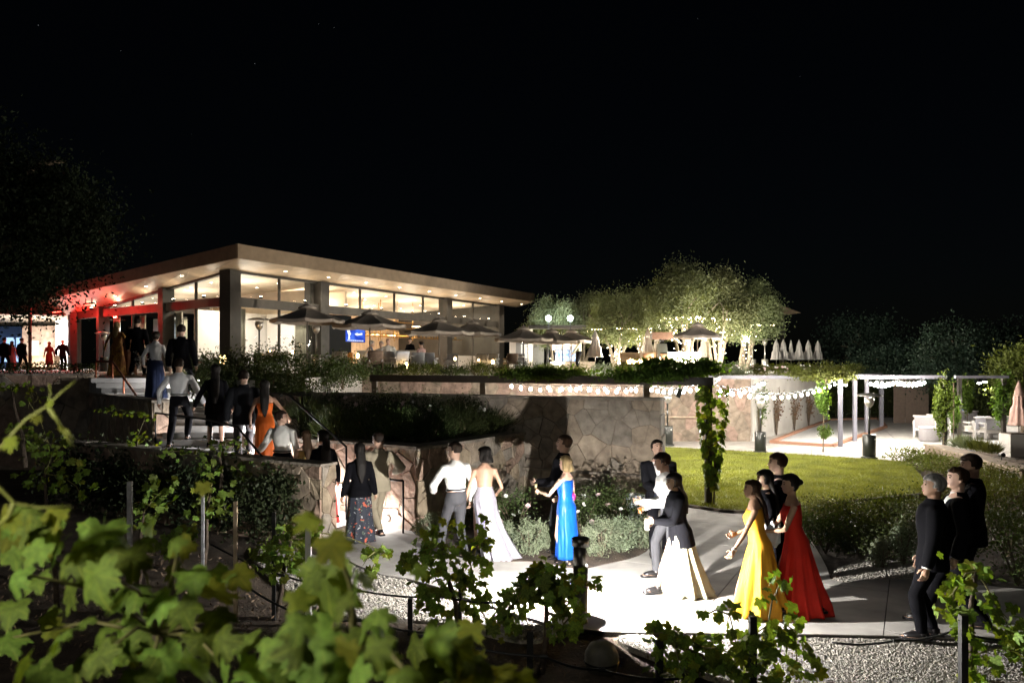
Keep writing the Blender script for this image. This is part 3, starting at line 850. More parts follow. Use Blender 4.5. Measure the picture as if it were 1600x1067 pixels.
# hanging brass shelf rack over the bar
BRASS = mat('brass', (.55, .32, .10), rough=.35, var=.15, bump=.03, metal=.8)
GLOW = emission('shelf_glow', (1, .74, .42), 16)
hs = thing('hanging_shelf', 'hanging brass shelf rack glowing above the bar', 'shelf', V3(P0 + uR * 13.5 + uL * 3.5, 5.0))
for j in (2.6, 4.4):
    for z in (4.75, 5.15, 5.55):
        bp('rod', MB().beam(V3(P0 + uR * 10.2 + uL * j, z), V3(P0 + uR * 17.0 + uL * j, z), .05, .05), BRASS, hs)
for t in (10.2, 11.9, 13.6, 15.3, 17.0):
    for j in (2.6, 4.4):
        bp('rod', MB().beam(V3(P0 + uR * t + uL * j, 4.4), V3(P0 + uR * t + uL * j, 6.9), .04, .04), BRASS, hs)
    bp('rod', MB().beam(V3(P0 + uR * t + uL * 2.64, 4.74), V3(P0 + uR * t + uL * 4.36, 4.74), .04, .04), BRASS, hs)
for i, t in enumerate((10.3, 12.0, 13.7, 15.4)):
    bp('shelf', fb(t, t + 1.5, 4.62, 4.68, 0, 1.4, P0 + uL * 4.3, uR, -uL), BRASS, hs)
    bp('light_strip', fb(t + .1, t + 1.4, 4.70, 4.78, .1, .2, P0 + uL * 4.3, uR, -uL), GLOW, hs)
GL2 = mat('bottle_glass', (.35, .22, .08), rough=.1, var=.5, bump=0, spec=.7, rnd=.6)
for i in range(16):
    p = V3(P0 + uR * (10.5 + i * .4) + uL * random.uniform(3.2, 4.1), 4.69)
    b_ = MB().lathe([(.04, 0), (.042, .18), (.015, .24), (.015, .32)], 8, p); tag(bp('bottle', b_, GL2, hs), None)
# potted palm at the bar and framed doors on the back wall
pp = thing('potted_palm', 'spiky potted palm at the bar front between two guests', 'plant', V3(P0 + uR * 14.2 + uL * .9, ZT + .03))
obj('pot', MB().lathe([(.16, 0), (.22, .45), (.2, .45), (.01, .43)], 14), WHITEW, pp, True)
for i in range(26):
    a = i * 2.4; el = R(20 + (i * 37) % 65); L_ = .75; d_ = Vector((math.cos(a) * math.cos(el), math.sin(a) * math.cos(el), math.sin(el))); s_ = Vector((-math.sin(a), math.cos(a), 0)) * .035; b0 = Vector((0, 0, .6))
    q = [b0 - s_ * .4, b0 + s_ * .4, b0 + d_ * L_ * .55 + s_, b0 + d_ * L_ - Vector((0, 0, .12)), b0 + d_ * L_ * .55 - s_]
    obj('frond', MB().add(q, [(0, 1, 2, 3, 4)]), leafmat('palm_leaf', (.12, .16, .07), trans=.3), pp)
obj('stem', MB().tube([(0, 0, .4), (0, 0, .65)], .05, 8), TIMBW, pp)
# bar shelves behind the third bay
sb = thing('bar_shelf', 'back bar shelves with bottles behind right hand windows', 'shelf', V3(P0 + uR * 21 + uL * 3, ZT + .03))
for z in (4.6, 5.0):
    bp('shelf', fb(18.2, 24, z, z + .04, -3.2, -2.8), BRASS, sb)
    for i in range(18):
        p = V3(P0 + uR * (18.4 + i * .31) + nR * (-3.0 + random.uniform(-.1, .1)), z + .042)
        bp('bottle', MB().lathe([(.045, 0), (.047, .2), (.016, .26), (.016, .34)], 8, p), GL2, sb)
bp('light_strip', fb(18.2, 24, 5.36, 5.4, -3.1, -2.9), GLOW, sb)
# television
tv = thing('television', 'blue television screen hanging at the open bar front', 'television', P(557, 522, 40.5))
a, b = P(540, 511, 40.2), P(570, 513, 41.3)
SCR = bpy.data.materials.new('tv_screen'); SCR.use_nodes = True
nt = SCR.node_tree; nt.nodes.clear(); e_ = nt.nodes.new('ShaderNodeEmission'); o_ = nt.nodes.new('ShaderNodeOutputMaterial')
tcn = nt.nodes.new('ShaderNodeTexCoord'); nz = nt.nodes.new('ShaderNodeTexNoise'); nz.inputs['Scale'].default_value = 2.2
cr = nt.nodes.new('ShaderNodeValToRGB'); cr.color_ramp.elements[0].color = (.02, .06, .55, 1); cr.color_ramp.elements[0].position = .35; cr.color_ramp.elements[1].color = (.08, .2, .95, 1); cr.color_ramp.elements[1].position = .65
nt.links.new(tcn.outputs['Object'], nz.inputs['Vector']); nt.links.new(nz.outputs['Fac'], cr.inputs[0]); nt.links.new(cr.outputs[0], e_.inputs[0]); e_.inputs[1].default_value = 1.1; nt.links.new(e_.outputs[0], o_.inputs[0])
dv_ = (b - a); wv = dv_.length; dv_.normalize(); nv = Vector((dv_.y, -dv_.x, 0)).normalized(); hv = .72
def tvp(x, z, d): return a + dv_ * x * wv + Vector((0, 0, -z * hv - dv_.z * x * wv * 0)) + nv * d
def tvq(name, pts, d, m, par):
    mb = MB(); n_ = len(pts); v1 = [tvp(x, z, d) for x, z in pts]; v0 = [tvp(x, z, d - .008) for x, z in pts]
    mb.add(v1 + v0, [tuple(range(n_ - 1, -1, -1))] + [tuple(range(n_, 2 * n_))] + [(k_, (k_ + 1) % n_, n_ + (k_ + 1) % n_, n_ + k_) for k_ in range(n_)]); return bp(name, mb, m, par)
tvq('frame', [(-.03, -.04), (1.03, -.04), (1.03, 1.04), (-.03, 1.04)], .0, BLACKM, tv)
scr = tvq('screen', [(0, 0), (1, 0), (1, 1), (0, 1)], .012, SCR, tv)
WE = emission('screen_white', (.85, .92, 1), 1.4)
tvq('player', [(.06, .12), (.16, .06), (.22, .16), (.2, .3), (.27, .45), (.2, .6), (.22, .82), (.12, .85), (.14, .55), (.08, .35)], .022, WE, scr)
tvq('figure', [(.45, .45), (.58, .36), (.68, .42), (.84, .34), (.86, .48), (.7, .52), (.55, .56)], .022, WE, scr)
for i in range(9):
    x = .08 + i * .095
    tvq('caption', [(x, .89), (x + .06, .88), (x + .07, .94), (x, .95)], .022, WE, scr)

# ---- entrance hall at the far left
HL = thing('entrance_hall', 'bright entrance hall wing at far left beyond the red post', 'building', XY(60, 52, ZT))
def hp_(name, mb, m, par=None, **k): return obj(name, mb, m, par or HL, world=True, **k)
O2 = P0 + uL * 17.6
hp_('ceiling', MB().prism([XY(118, 48)[:2], XY(-60, 46)[:2], XY(-60, 60)[:2], XY(118, 60)[:2]], 5.78, 5.82), CEIL)
hp_('white_wall', MB().box(V3(XY(103, 54), 4.15), (1.25, .3, 3.3)), WHITEW)
hp_('stone_wall', MB().box(V3(XY(64, 55), 4.0), (2.4, .3, 3.0)), HSTONE)
hp_('niche', MB().box(V3(XY(54, 54.8), 3.6), (.5, .1, 1.7)), WHITEW)
dw_ = MB().box(V3(XY(12, 56), 4.0), (2.5, .2, 3.0)); hp_('window_wall', dw_, mat('blue_wall', (.02, .05, .12), var=.1))
BLUEL = emission('blue_window', (.45, .68, 1), 1.4)
for x0, x1, z0, z1 in ((6, 23, 3.0, 3.9), (25, 34, 3.0, 3.9), (6, 23, 4.0, 4.75), (25, 34, 4.0, 4.75)):
    wn_ = hp_('window', MB().box(V3((XY(x0, 55.85) + XY(x1, 55.85)) / 2, (z0 + z1) / 2), ((x1 - x0) * 55.85 / FPX - .06, .06, z1 - z0 - .06)), BLUEL)
hp_('post', MB().tube([V3(XY(47, 44), ZT), V3(XY(47, 44), 6.1)], .09, 10), DARKM)
hp_('post', MB().box(V3(XY(118, 46.5), 4.2), (.4, .4, 3.4)), DARKM)
hp_('reception_desk', MB().box(V3(XY(62, 51), 2.95), (2.2, .7, .95)), mat('desk_wood', (.22, .15, .09), var=.2))
lamp('hall_lamp', 'AREA', V3(XY(88, 52), 5.7), 700, (1, .92, .84), 2.0, (0, 0, 0))
lamp('hall_lamp', 'AREA', V3(XY(100, 52.5), 5.6), 600, (1, .97, .93), 1.0, (R(40), 0, 0))
lamp('hall_lamp', 'AREA', V3(XY(20, 52), 5.7), 260, (.7, .82, 1), 2.0, (0, 0, 0))
lamp('hall_lamp', 'AREA', V3(XY(60, 50), 2.7), 320, (1, .92, .84), 2.0, (math.pi, 0, 0))
# ---- red infrared heaters under the left eave, and the sign-like one by the right corner
RED = emission('heater_glow', (1, .05, .03), 22)
def ir_heater(p, u, label, e, wd=1.1):
    o = thing('infrared_heater', label, 'heater', p)
    u = Vector(u).normalized()
    obj('housing', MB().beam(p - u * wd / 2, p + u * wd / 2, .16, .09), STEEL, o, world=True)
    obj('element', MB().beam(p - u * wd * .44 + Vector((0, 0, -.055)), p + u * wd * .44 + Vector((0, 0, -.055)), .1, .02), RED, o, world=True)
    for s in (-1, 1): obj('bracket', MB().beam(p + u * s * wd * .35 + Vector((0, 0, .045)), p + u * s * wd * .35 + Vector((0, 0, .3)), .03, .03), STEEL, o, world=True)
    lamp('heater_lamp', 'POINT', p + Vector((0, 0, -.16)), e, (1, .03, .02), .1)
ir_heater(V3(P0 + uL * 11.2 + nL * 1.6, 6.05), uL, 'red glowing heater under the left eave nearest the corner', 200)
ir_heater(V3(P0 + uL * 15.5 + nL * 1.6, 5.85), uL, 'red glowing heater under the left eave by the hall', 300)
ir_heater(P(791, 530, 46), (1, .2, 0), 'small red lit heater beside the restaurant end window', 8, .5)
# ================================================================== TERRACE: umbrellas, heaters, furniture, bar kiosk, olive trees
CANV = mat('canvas_taupe', (.31, .27, .23), rough=.9, var=.1, scale=6, bump=.1, bscale=200)
CANVP = mat('canvas_pale', (.60, .52, .46), rough=.9, var=.08, scale=6, bump=.1, bscale=200)
CANVW = mat('canvas_white', (.66, .63, .62), rough=.9, var=.06, scale=6, bump=.1, bscale=200)
POLE = mat('umbrella_pole', (.10, .085, .07), rough=.5, var=.2, bump=.05)
def umbrella_open(p, r, h, label, mt=CANV, seed=0):
    """market umbrella: pole, hub, eight ribs, eight sagging canopy panels, vent cap, base"""
    o = thing('patio_umbrella', label, 'umbrella', p, 0, 'open umbrellas on the terrace')
    obj('pole', MB().tube([(0, 0, 0), (0, 0, h)], .025, 8), POLE, o, True)
    obj('base', MB().lathe([(.3, 0), (.3, .05), (.08, .09), (.05, .3)], 16), STEEL, o, True)
    rise, n = .52, 8
    a0 = seed
    rim = lambda k: Vector((math.cos(a0 + k * math.pi * 2 / n) * r, math.sin(a0 + k * math.pi * 2 / n) * r, h - rise))
    for k in range(n):
        A, B, T_ = rim(k), rim(k + 1), Vector((0, 0, h))
        mb = MB(); rows = []
        for j in range(5):
            q = j / 4; l = T_.lerp(A, q); rr = T_.lerp(B, q); row = []
            for i in range(5):
                s = i / 4; v = l.lerp(rr, s); v.z -= .05 * math.sin(math.pi * s) * q + .05 * math.sin(math.pi * q); row.append(v)
            rows.append(row)
        val = [v - Vector((0, 0, .12)) for v in rows[-1]]; rows.append(val)
        fs = [(j * 5 + i, j * 5 + i + 1, j * 5 + 6 + i, j * 5 + 5 + i) for j in range(5) for i in range(4)]
        mb.add([v for r_ in rows for v in r_], fs); c = obj('canopy_panel', mb, mt, o)
        obj('rib', MB().tube([T_ - Vector((0, 0, .08)), A - Vector((0, 0, .03))], .011, 5), POLE, o)
    cap = MB(); cap.lathe([(.36, h - .10), (.2, h + .0), (.03, h + .07), (.01, h + .14)], 16); obj('vent_cap', cap, mt, o, True)
    return o
def umbrella_closed(p, h, label, mt=CANVP, group='closed umbrellas', wdt=.22):
    o = thing('patio_umbrella', label, 'umbrella', p, 0, group)
    obj('pole', MB().tube([(0, 0, 0), (0, 0, h)], .022, 8), POLE, o, True)
    obj('base', MB().lathe([(.28, 0), (.28, .05), (.06, .09), (.04, .25)], 14), STEEL, o, True)
    mb = MB(); rows = []
    for z, w_ in ((h * .36, wdt * 1.15), (h * .42, wdt), (h * .6, wdt * .85), (h * .66, wdt * .62), (h * .8, wdt * .55), (h * .92, wdt * .3), (h + .02, .03)):
        rows.append([Vector((math.cos(a) * w_ * (1 + .18 * math.cos(8 * a)), math.sin(a) * w_ * (1 + .18 * math.cos(8 * a)), z)) for a in [2 * math.pi * k / 32 for k in range(32)]])
    mb.loft(rows); c = obj('folded_canopy', mb, mt, o, True)
    cp = MB(); cp.lathe([(wdt * .62, h * .80), (wdt * .45, h * .9), (wdt * .22, h * .98), (.015, h + .08)], 16); obj('vent_cap', cp, mt, o, True)
    return o
def T(px, Y): return XY(px, Y, ZT)
for i, (px, Y, r, h, lab, mt) in enumerate((
        (480, 29.5, 1.36, 2.55, 'leftmost open taupe umbrella in front of the white curtain windows', CANV),
        (578, 31, 1.5, 2.42, 'open taupe umbrella over the two seated men by the television', CANV),
        (686, 33, 1.46, 2.24, 'open taupe umbrella in front of the second dark pillar', CANV),
        (738, 37, 1.42, 2.35, 'open taupe umbrella before the restaurant end windows', CANV),
        (818, 37.5, 1.4, 2.1, 'open taupe umbrella left of the bar kiosk', CANV),
        (862, 39.5, 1.45, 2.05, 'open dark umbrella in front of the bar kiosk', CANV),
        (893, 42, 1.35, 2.15, 'open pinkish umbrella in front of the kiosk fridge', CANVP),
        (1090, 36, 1.1, 2.2, 'open tan umbrella under the right olive trees', CANVP))):
    umbrella_open(T(px, Y), r, h, lab, mt, seed=.2 + i * .3)
for px, Y, h, lab in ((930, 40, 2.0, 'closed white umbrella right of the kiosk'), (1012, 41, 2.15, 'closed pale umbrella left of the terrace tower heater'), (1028, 42, 2.0, 'closed pale umbrella just behind the terrace tower heater'), (1074, 41, 2.0, 'closed pale umbrella under left edge of the tan umbrella'), (1101, 42, 2.0, 'closed pale umbrella under right edge of the tan umbrella')):
    umbrella_closed(T(px, Y), h, lab, CANVW if px == 930 else CANVP, 'closed umbrellas on the terrace', .30)
for i, px in enumerate((1213, 1224, 1236, 1248.5, 1263, 1278)):
    w = ['leftmost', 'second', 'third and slimmest', 'fourth', 'fifth', 'rightmost'][i]
    umbrella_closed(T(px, 46 + i * .5), 1.75 if i != 2 else 1.7, '%s of the six closed grey umbrellas in a row' % w, CANVW, 'closed umbrellas in a dark row', .26 if i != 2 else .16)

# patio heaters (mushroom gas heaters)
CHROME = mat('brushed_steel', (.55, .53, .50), rough=.3, var=.1, bump=.03, metal=.8)
HBLACK = mat('heater_black', (.018, .02, .018), rough=.3, var=.2, bump=.05, spec=.5)
def heater(p, h, label, group, dark=True):
    o = thing('patio_heater', label, 'heater', p, 0, group); s = h / 2.2
    obj('base', MB().lathe([(.27 * s, 0), (.27 * s, .06 * s), (.2 * s, .08 * s)], 18), HBLACK, o, True)
    obj('tank_housing', MB().lathe([(.2 * s, .08 * s), (.215 * s, .1 * s), (.215 * s, .78 * s), (.2 * s, .80 * s), (.05 * s, .81 * s)], 18), HBLACK if dark else CHROME, o, True)
    obj('door_knob', MB().sphere((.1 * s, -.2 * s, .66 * s), .02 * s, 8, 6), CHROME, o, True)
    obj('pole', MB().tube([(0, 0, .8 * s), (0, 0, 1.72 * s)], .035 * s, 10), HBLACK if dark else CHROME, o, True)
    obj('burner', MB().lathe([(.04 * s, 1.7 * s), (.13 * s, 1.8 * s), (.155 * s, 1.9 * s), (.155 * s, 2.02 * s), (.1 * s, 2.05 * s)], 18), CHROME, o, True)
    for k in range(3):
        a = k * 2.1; obj('strut', MB().tube([(math.cos(a) * .14 * s, math.sin(a) * .14 * s, 2.0 * s), (math.cos(a) * .2 * s, math.sin(a) * .2 * s, 2.13 * s)], .008, 5), CHROME, o)
    obj('reflector', MB().lathe([(.44 * s, 2.10 * s), (.445 * s, 2.115 * s), (.3 * s, 2.17 * s), (.06 * s, 2.2 * s), (.01, 2.2 * s), (.01, 2.19 * s), (.28 * s, 2.155 * s)], 24), CHROME, o, True)
    return o
hg = 'gas patio heaters'
heater(T(405, 32), 2.25, 'dark mushroom heater by the white curtain at the building corner', hg)
heater(T(494, 33), 2.1, 'pale pole heater just right of the leftmost umbrella', hg, False)
heater(T(1176, 43), 1.72, 'grey mushroom heater left of the row of closed umbrellas', hg, False)
heater(T(1195, 42), 1.72, 'brighter mushroom heater nearest the row of closed umbrellas', hg, False)
heater(T(1164, 45), 1.6, 'small mushroom heater at the foot of the right olive tree', hg)
heater(T(162, 40), 2.0, 'black heater behind the golden gown on the terrace', hg)
heater(G(1043, 696), 1.93, 'slim black heater at the left end of the lawn by the wall', hg)
heater(G(1188, 707), 1.86, 'black heater in the middle, in front of the bare climbers', hg)
heater(G(1358, 716), 2.0, 'large black heater with wide disc beside the steel posts', hg)

# terrace chairs, tables, sofas
WICK = mat('wicker', (.16, .11, .08), rough=.8, var=.3, scale=30, bump=.5)
CUSH = mat('cushion', (.48, .50, .55), rough=.9, var=.08, bump=.1)
TOPW = mat('table_top', (.55, .52, .48), rough=.5, var=.08)
RWOOD = mat('orange_wood', (.45, .20, .06), rough=.5, var=.2, stretch=(4, 4, 1))
def chair0(label, mt, cu):
    o = thing('patio_chair', label, 'chair', (0, 0, 0), 0, 'chairs on the terrace')
    obj('seat', MB().box((0, 0, .42), (.56, .56, .1)), mt, o)
    obj('cushion', MB().box((0, .02, .51), (.5, .5, .09)), cu, o)
    rows = [[Vector((x, -.27 - .12 * ((z - .45) / .4) + .1 * (abs(x) / .28) ** 2, z)) for x in [(-.28 + .56 * k / 8) for k in range(9)]] for z in (.45, .6, .75, .86)]
    mb = MB(); mb.add([v for r_ in rows for v in r_], [(j * 9 + i, j * 9 + i + 1, j * 9 + 10 + i, j * 9 + 9 + i) for j in range(3) for i in range(8)])
    b = obj('backrest', mb, mt, o, True); md = b.modifiers.new('t', 'SOLIDIFY'); md.thickness = .05
    for sx in (-1, 1):
        obj('armrest', MB().box((sx * .29, 0, .62), (.06, .5, .05)), mt, o)
        for sy in (-1, 1): obj('leg', MB().tube([(sx * .25, sy * .25, 0), (sx * .25, sy * .25, .38)], .025, 6), mt, o)
    return o
c0 = chair0('dark wicker chair behind the small shrub in front of the seated men', WICK, CUSH); c0.location = T(587, 29.5); c0.rotation_euler[2] = R(10)
cp_ = chair0('pale grey cushioned chair at far left of the television', CUSH, CUSH); cp_.location = T(520, 30.5); cp_.rotation_euler[2] = R(150)
for px, Y, rz, lab, src in ((533, 30.8, 200, 'pale cushioned chair just left of the orange wood panel', cp_), (612, 31, -20, 'grey chair behind the white shirted seated man', cp_), (625, 30.5, 30, 'grey chair at the front of the bar table', cp_),
                            (652, 34, 15, 'rosy pale chair with its back to us near the pink guest', cp_), (672, 34.5, -10, 'pale chair between pink guest and umbrella pole', cp_),
                            (752, 38, 180, 'chair in front of the low white sill wall', cp_), (768, 38, 160, 'pale chair at the corner of the sill wall', cp_), (798, 37, 20, 'dark wicker chair near the kiosk umbrella pole', c0), (813, 38, 190, 'blue grey chair by the kiosk umbrella pole', cp_),
                            (1010, 38, 10, 'wicker chair left of the fire table', c0), (1040, 38, -30, 'wicker lounge chair right of the fire table', c0), (1058, 39, 200, 'pale chair beside the tan umbrella', cp_),
                            (705, 37.5, 170, 'pale chair under the second pillar', cp_), (415, 31, 150, 'pale chair beside the corner heater', cp_), (440, 31.5, 200, 'pale chair under the leftmost umbrella', cp_)):
    place_copy(src, T(px, Y), R(rz), lab)
def table(p, label, r=.45, mt=TOPW):
    o = thing('patio_table', label, 'table', p, 0, 'tables on the terrace')
    obj('table_top', MB().lathe([(.02, .70), (r, .70), (r, .74), (.02, .745)], 20), mt, o)
    obj('leg', MB().lathe([(.04, .04), (.035, .7)], 8), STEEL, o, True); obj('foot', MB().lathe([(.25, 0), (.25, .025), (.04, .05)], 14), STEEL, o, True)
    return o
for px, Y, lab in ((640, 34, 'round table with the bar guests'), (568, 32, 'round table between the two men at the television'), (760, 39, 'round table in front of the sill wall'), (806, 37.6, 'round table by the kiosk umbrella'), (428, 32, 'round table under the leftmost umbrella'), (1025, 40, 'round table near the tower heater')):
    table(T(px, Y), lab)
o = thing('bar_counter', 'lit bar counter with orange wooden end panel under the television', 'counter', T(600, 40))
obj('end_panel', MB().box(T(546, 31.5) + Vector((0, 0, .42)), (.24, .1, .84)), RWOOD, o, world=True)
obj('counter_top', MB().box(T(610, 41) + Vector((0, 0, 1.05)), (3.4, .7, .06)), TOPW, o, world=True)
obj('front_panel', MB().box(T(610, 41) + Vector((0, .05, .51)), (3.3, .5, 1.02)), WHITEW, o, world=True)
# candle lanterns on tables
FLAME = emission('flame', (1, .62, .25), 35)
def lantern(p, label, s=1.0):
    o = thing('table_lantern', label, 'lantern', p, 0, 'small lit lanterns on the terrace')
    obj('base', MB().lathe([(.06 * s, 0), (.065 * s, .02 * s), (.05 * s, .03 * s)], 10), STEEL, o)
    obj('glow', MB().lathe([(.03 * s, .03 * s), (.055 * s, .08 * s), (.05 * s, .16 * s), (.02 * s, .2 * s)], 10), FLAME, o, True)
    obj('cap', MB().lathe([(.05 * s, .2 * s), (.03 * s, .24 * s), (.01, .25 * s)], 10), STEEL, o)
for px, py, Y, s, lab in ((559, 557, 31, 1.1, 'bright lantern beside the orange wood panel'), (635, 573, 30, 1.3, 'square glowing lantern low at the hedge edge'), (711, 560, 36, .9, 'lantern by the sill wall left end'), (770, 566, 37.5, 1.2, 'lantern by the sill wall right end'), (748, 562, 37.5, .8, 'lantern on the table in front of the sill wall'),
                          (421, 549, 31.9, .9, 'lantern under the leftmost umbrella'), (457, 550, 31.5, .9, 'lantern near the second curtain')):
    lantern(P(px, py + 4, Y), lab, s)
# fire tables / fire bowl
def fire(p, label, n=7, w=.9):
    o = thing('fire_table', label, 'fire pit', p)
    obj('bowl', MB().box((0, 0, .2), (w, .6, .4)), WICK, o)
    for i in range(n):
        x = (i / (n - 1) - .5) * w * .7; h = random.uniform(.14, .32)
        f = MB().tube([(x, 0, .4), (x + .03, .01, .4 + h * .4), (x - .02, 0, .4 + h * .75), (x + .01, 0, .4 + h)], [.05, .06, .035, .005], 7); obj('flame', f, FLAME, o, True)
    lamp('fire_lamp', 'POINT', Vector(p) + Vector((0, 0, .8)), 40, (1, .6, .3), .15)
fire(T(992, 37), 'burning fire table under the middle olive tree'); fire(T(1023, 37.5), 'smaller burning fire table beside the wicker lounge chair', 4, .7); fire(T(351, 29), 'fire bowl flickering by the building corner pillar', 3, .4)
# wicker sofa
o = thing('wicker_sofa', 'long wicker sofa with pale back left of tower heater', 'sofa', T(1008, 40))
obj('seat', MB().box((0, 0, .3), (2.6, .9, .4)), WICK, o)
for i in range(3): obj('back_cushion', MB().box((-.85 + i * .85, .36, .72), (.8, .2, .48)), mat('cushion_tan', (.42, .33, .24), rough=.9, var=.1), o)
o = thing('curved_bench', 'pale curved bench beside the tower heater', 'bench', T(1050, 38.5))
rows = []
for i in range(11):
    a = R(200 + i * 14); rows.append([Vector((math.cos(a) * r_, math.sin(a) * r_ + 1.0, z)) for r_, z in ((1.2, 0), (1.55, 0), (1.6, .95), (1.5, .95), (1.5, .48), (1.2, .48))])
obj('bench_shell', MB().loft(rows), CANVP, o, False)
# tower heater (dark pyramid heater)
o = thing('tower_heater', 'dark square tower heater with boxy head among closed umbrellas', 'heater', T(1034, 38))
obj('base', MB().box((0, 0, .1), (.7, .6, .2)), STEEL, o); obj('body', MB().loft([[Vector((x * w_, y * w_, z)) for x, y in ((-1, -1), (1, -1), (1, 1), (-1, 1))] for z, w_ in ((.2, .32), (1.35, .2))]), HBLACK, o)
obj('neck', MB().box((0, 0, 1.45), (.2, .2, .2)), STEEL, o); obj('head', MB().box((0, 0, 1.72), (1.0, .5, .34)), mat('heater_head', (.12, .07, .05), rough=.4, var=.2), o)

# ---- bar kiosk behind the umbrellas
K = thing('bar_kiosk', 'open bar kiosk with glowing white drinks fridge and striped awning', 'kiosk', T(870, 47))
def kb(name, px, py, px2, py2, Y, m, dep=.3, par=None):
    a, b = P(px, py, Y), P(px2, py2, Y); return obj(name, MB().box((a + b) / 2 + Vector((0, dep / 2, 0)), (abs(b.x - a.x), dep, abs(b.z - a.z))), m, par or K, world=True)
FRI = bpy.data.materials.new('fridge_light'); FRI.use_nodes = True; nt = FRI.node_tree; nt.nodes.clear()
e_ = nt.nodes.new('ShaderNodeEmission'); o_ = nt.nodes.new('ShaderNodeOutputMaterial'); tcn = nt.nodes.new('ShaderNodeTexCoord'); nz = nt.nodes.new('ShaderNodeTexNoise'); nz.inputs['Scale'].default_value = 5
cr = nt.nodes.new('ShaderNodeValToRGB'); cr.color_ramp.elements[0].color = (.25, .4, .75, 1); cr.color_ramp.elements[0].position = .4; cr.color_ramp.elements[1].color = (.85, .93, 1, 1); cr.color_ramp.elements[1].position = .6
nt.links.new(tcn.outputs['Object'], nz.inputs['Vector']); nt.links.new(nz.outputs['Fac'], cr.inputs[0]); nt.links.new(cr.outputs[0], e_.inputs[0]); e_.inputs[1].default_value = 2.0; nt.links.new(e_.outputs[0], o_.inputs[0])
kb('fridge', 868, 547, 900, 564, 47, FRI); kb('back_wall', 862, 525, 904, 546.5, 47.4, WHITEW); kb('counter', 860, 565, 930, 578, 46, mat('kiosk_counter', (.3, .25, .2)), .6)
for i in range(4): kb('fridge_post', 868 + i * 10.4, 547, 869 + i * 10.4, 564, 46.9, STEEL, .08)
kb('roof', 826, 508, 916, 513, 46, DARKM, 4.0); kb('side_wall', 826, 513, 832, 576, 47, WHITEW, 2.5)
for i in range(8):
    a, b = 862 + i * 5.2, 862 + i * 5.2 + 5
    m = mat('awning_tan', (.45, .30, .2)) if i % 2 else mat('awning_cream', (.7, .62, .52))
    p0_, p1_ = P(a, 526, 46.4), P(b, 526, 46.4); q0, q1 = P(a, 541, 45.2), P(b, 541, 45.2)
    mb = MB(); mb.add([p0_, p1_, q1, q0] + [v - Vector((0, 0, .03)) for v in (p0_, p1_, q1, q0)], [(0, 1, 2, 3), (7, 6, 5, 4), (3, 2, 6, 7)]); obj('awning_strip', mb, m, K, world=True)
for px in (855, 878.5, 905): kb('post', px - .8, 515, px + .8, 577, 44.5, DARKM, .1)
kb('service_wall', 796, 530, 850, 575, 50, mat('service_grey', (.34, .34, .33), var=.1), .3)
kb('doorway', 796, 533, 806, 575, 49.8, WHITEW, .1); kb('doorway', 814, 538, 824, 575, 49.8, emission('door_glow', (1, .93, .8), 1.2), .1)
lamp('kiosk_lamp', 'AREA', P(880, 520, 45.8), 160, (1, .85, .68), 1.6, (0, 0, 0)); lamp('kiosk_lamp', 'AREA', P(825, 527, 48), 90, (1, .95, .85), 1.2, (0, 0, 0))
# globe lamps on poles / floodlights in the trees
def pole_lamp(p, h, label, e, r=.09, c=(1, .93, .8)):
    o = thing('pole_lamp', label, 'lamp', p, 0, 'small lamps on thin poles')
    obj('pole', MB().tube([(0, 0, 0), (0, 0, h)], .02, 6), STEEL, o, True); obj('globe', MB().sphere((0, 0, h + r), r, 12, 8), emission('globe_%d' % int(c[2] * 100), c, 45), o, True)
    lamp('pole_lamp_light', 'POINT', Vector(p) + Vector((0, 0, h + r * 2 + .1)), e, c, .1)
pole_lamp(T(817, 44), 1.55, 'small globe lamp left of the kiosk', 20)
pole_lamp(T(857, 46), 2.85, 'white floodlight left of two above the kiosk awning', 160, .16, (.92, .97, 1))
pole_lamp(T(891, 46), 2.85, 'white floodlight right of two above the kiosk awning', 160, .16, (.92, .97, 1))
pole_lamp(T(1166, 42), 1.55, 'brilliant white floodlight right of the olive trunks', 130, .14, (1, .98, .92))
pole_lamp(T(1031, 44), 2.35, 'tall slim lamp rising behind the tower heater', 60, .1)

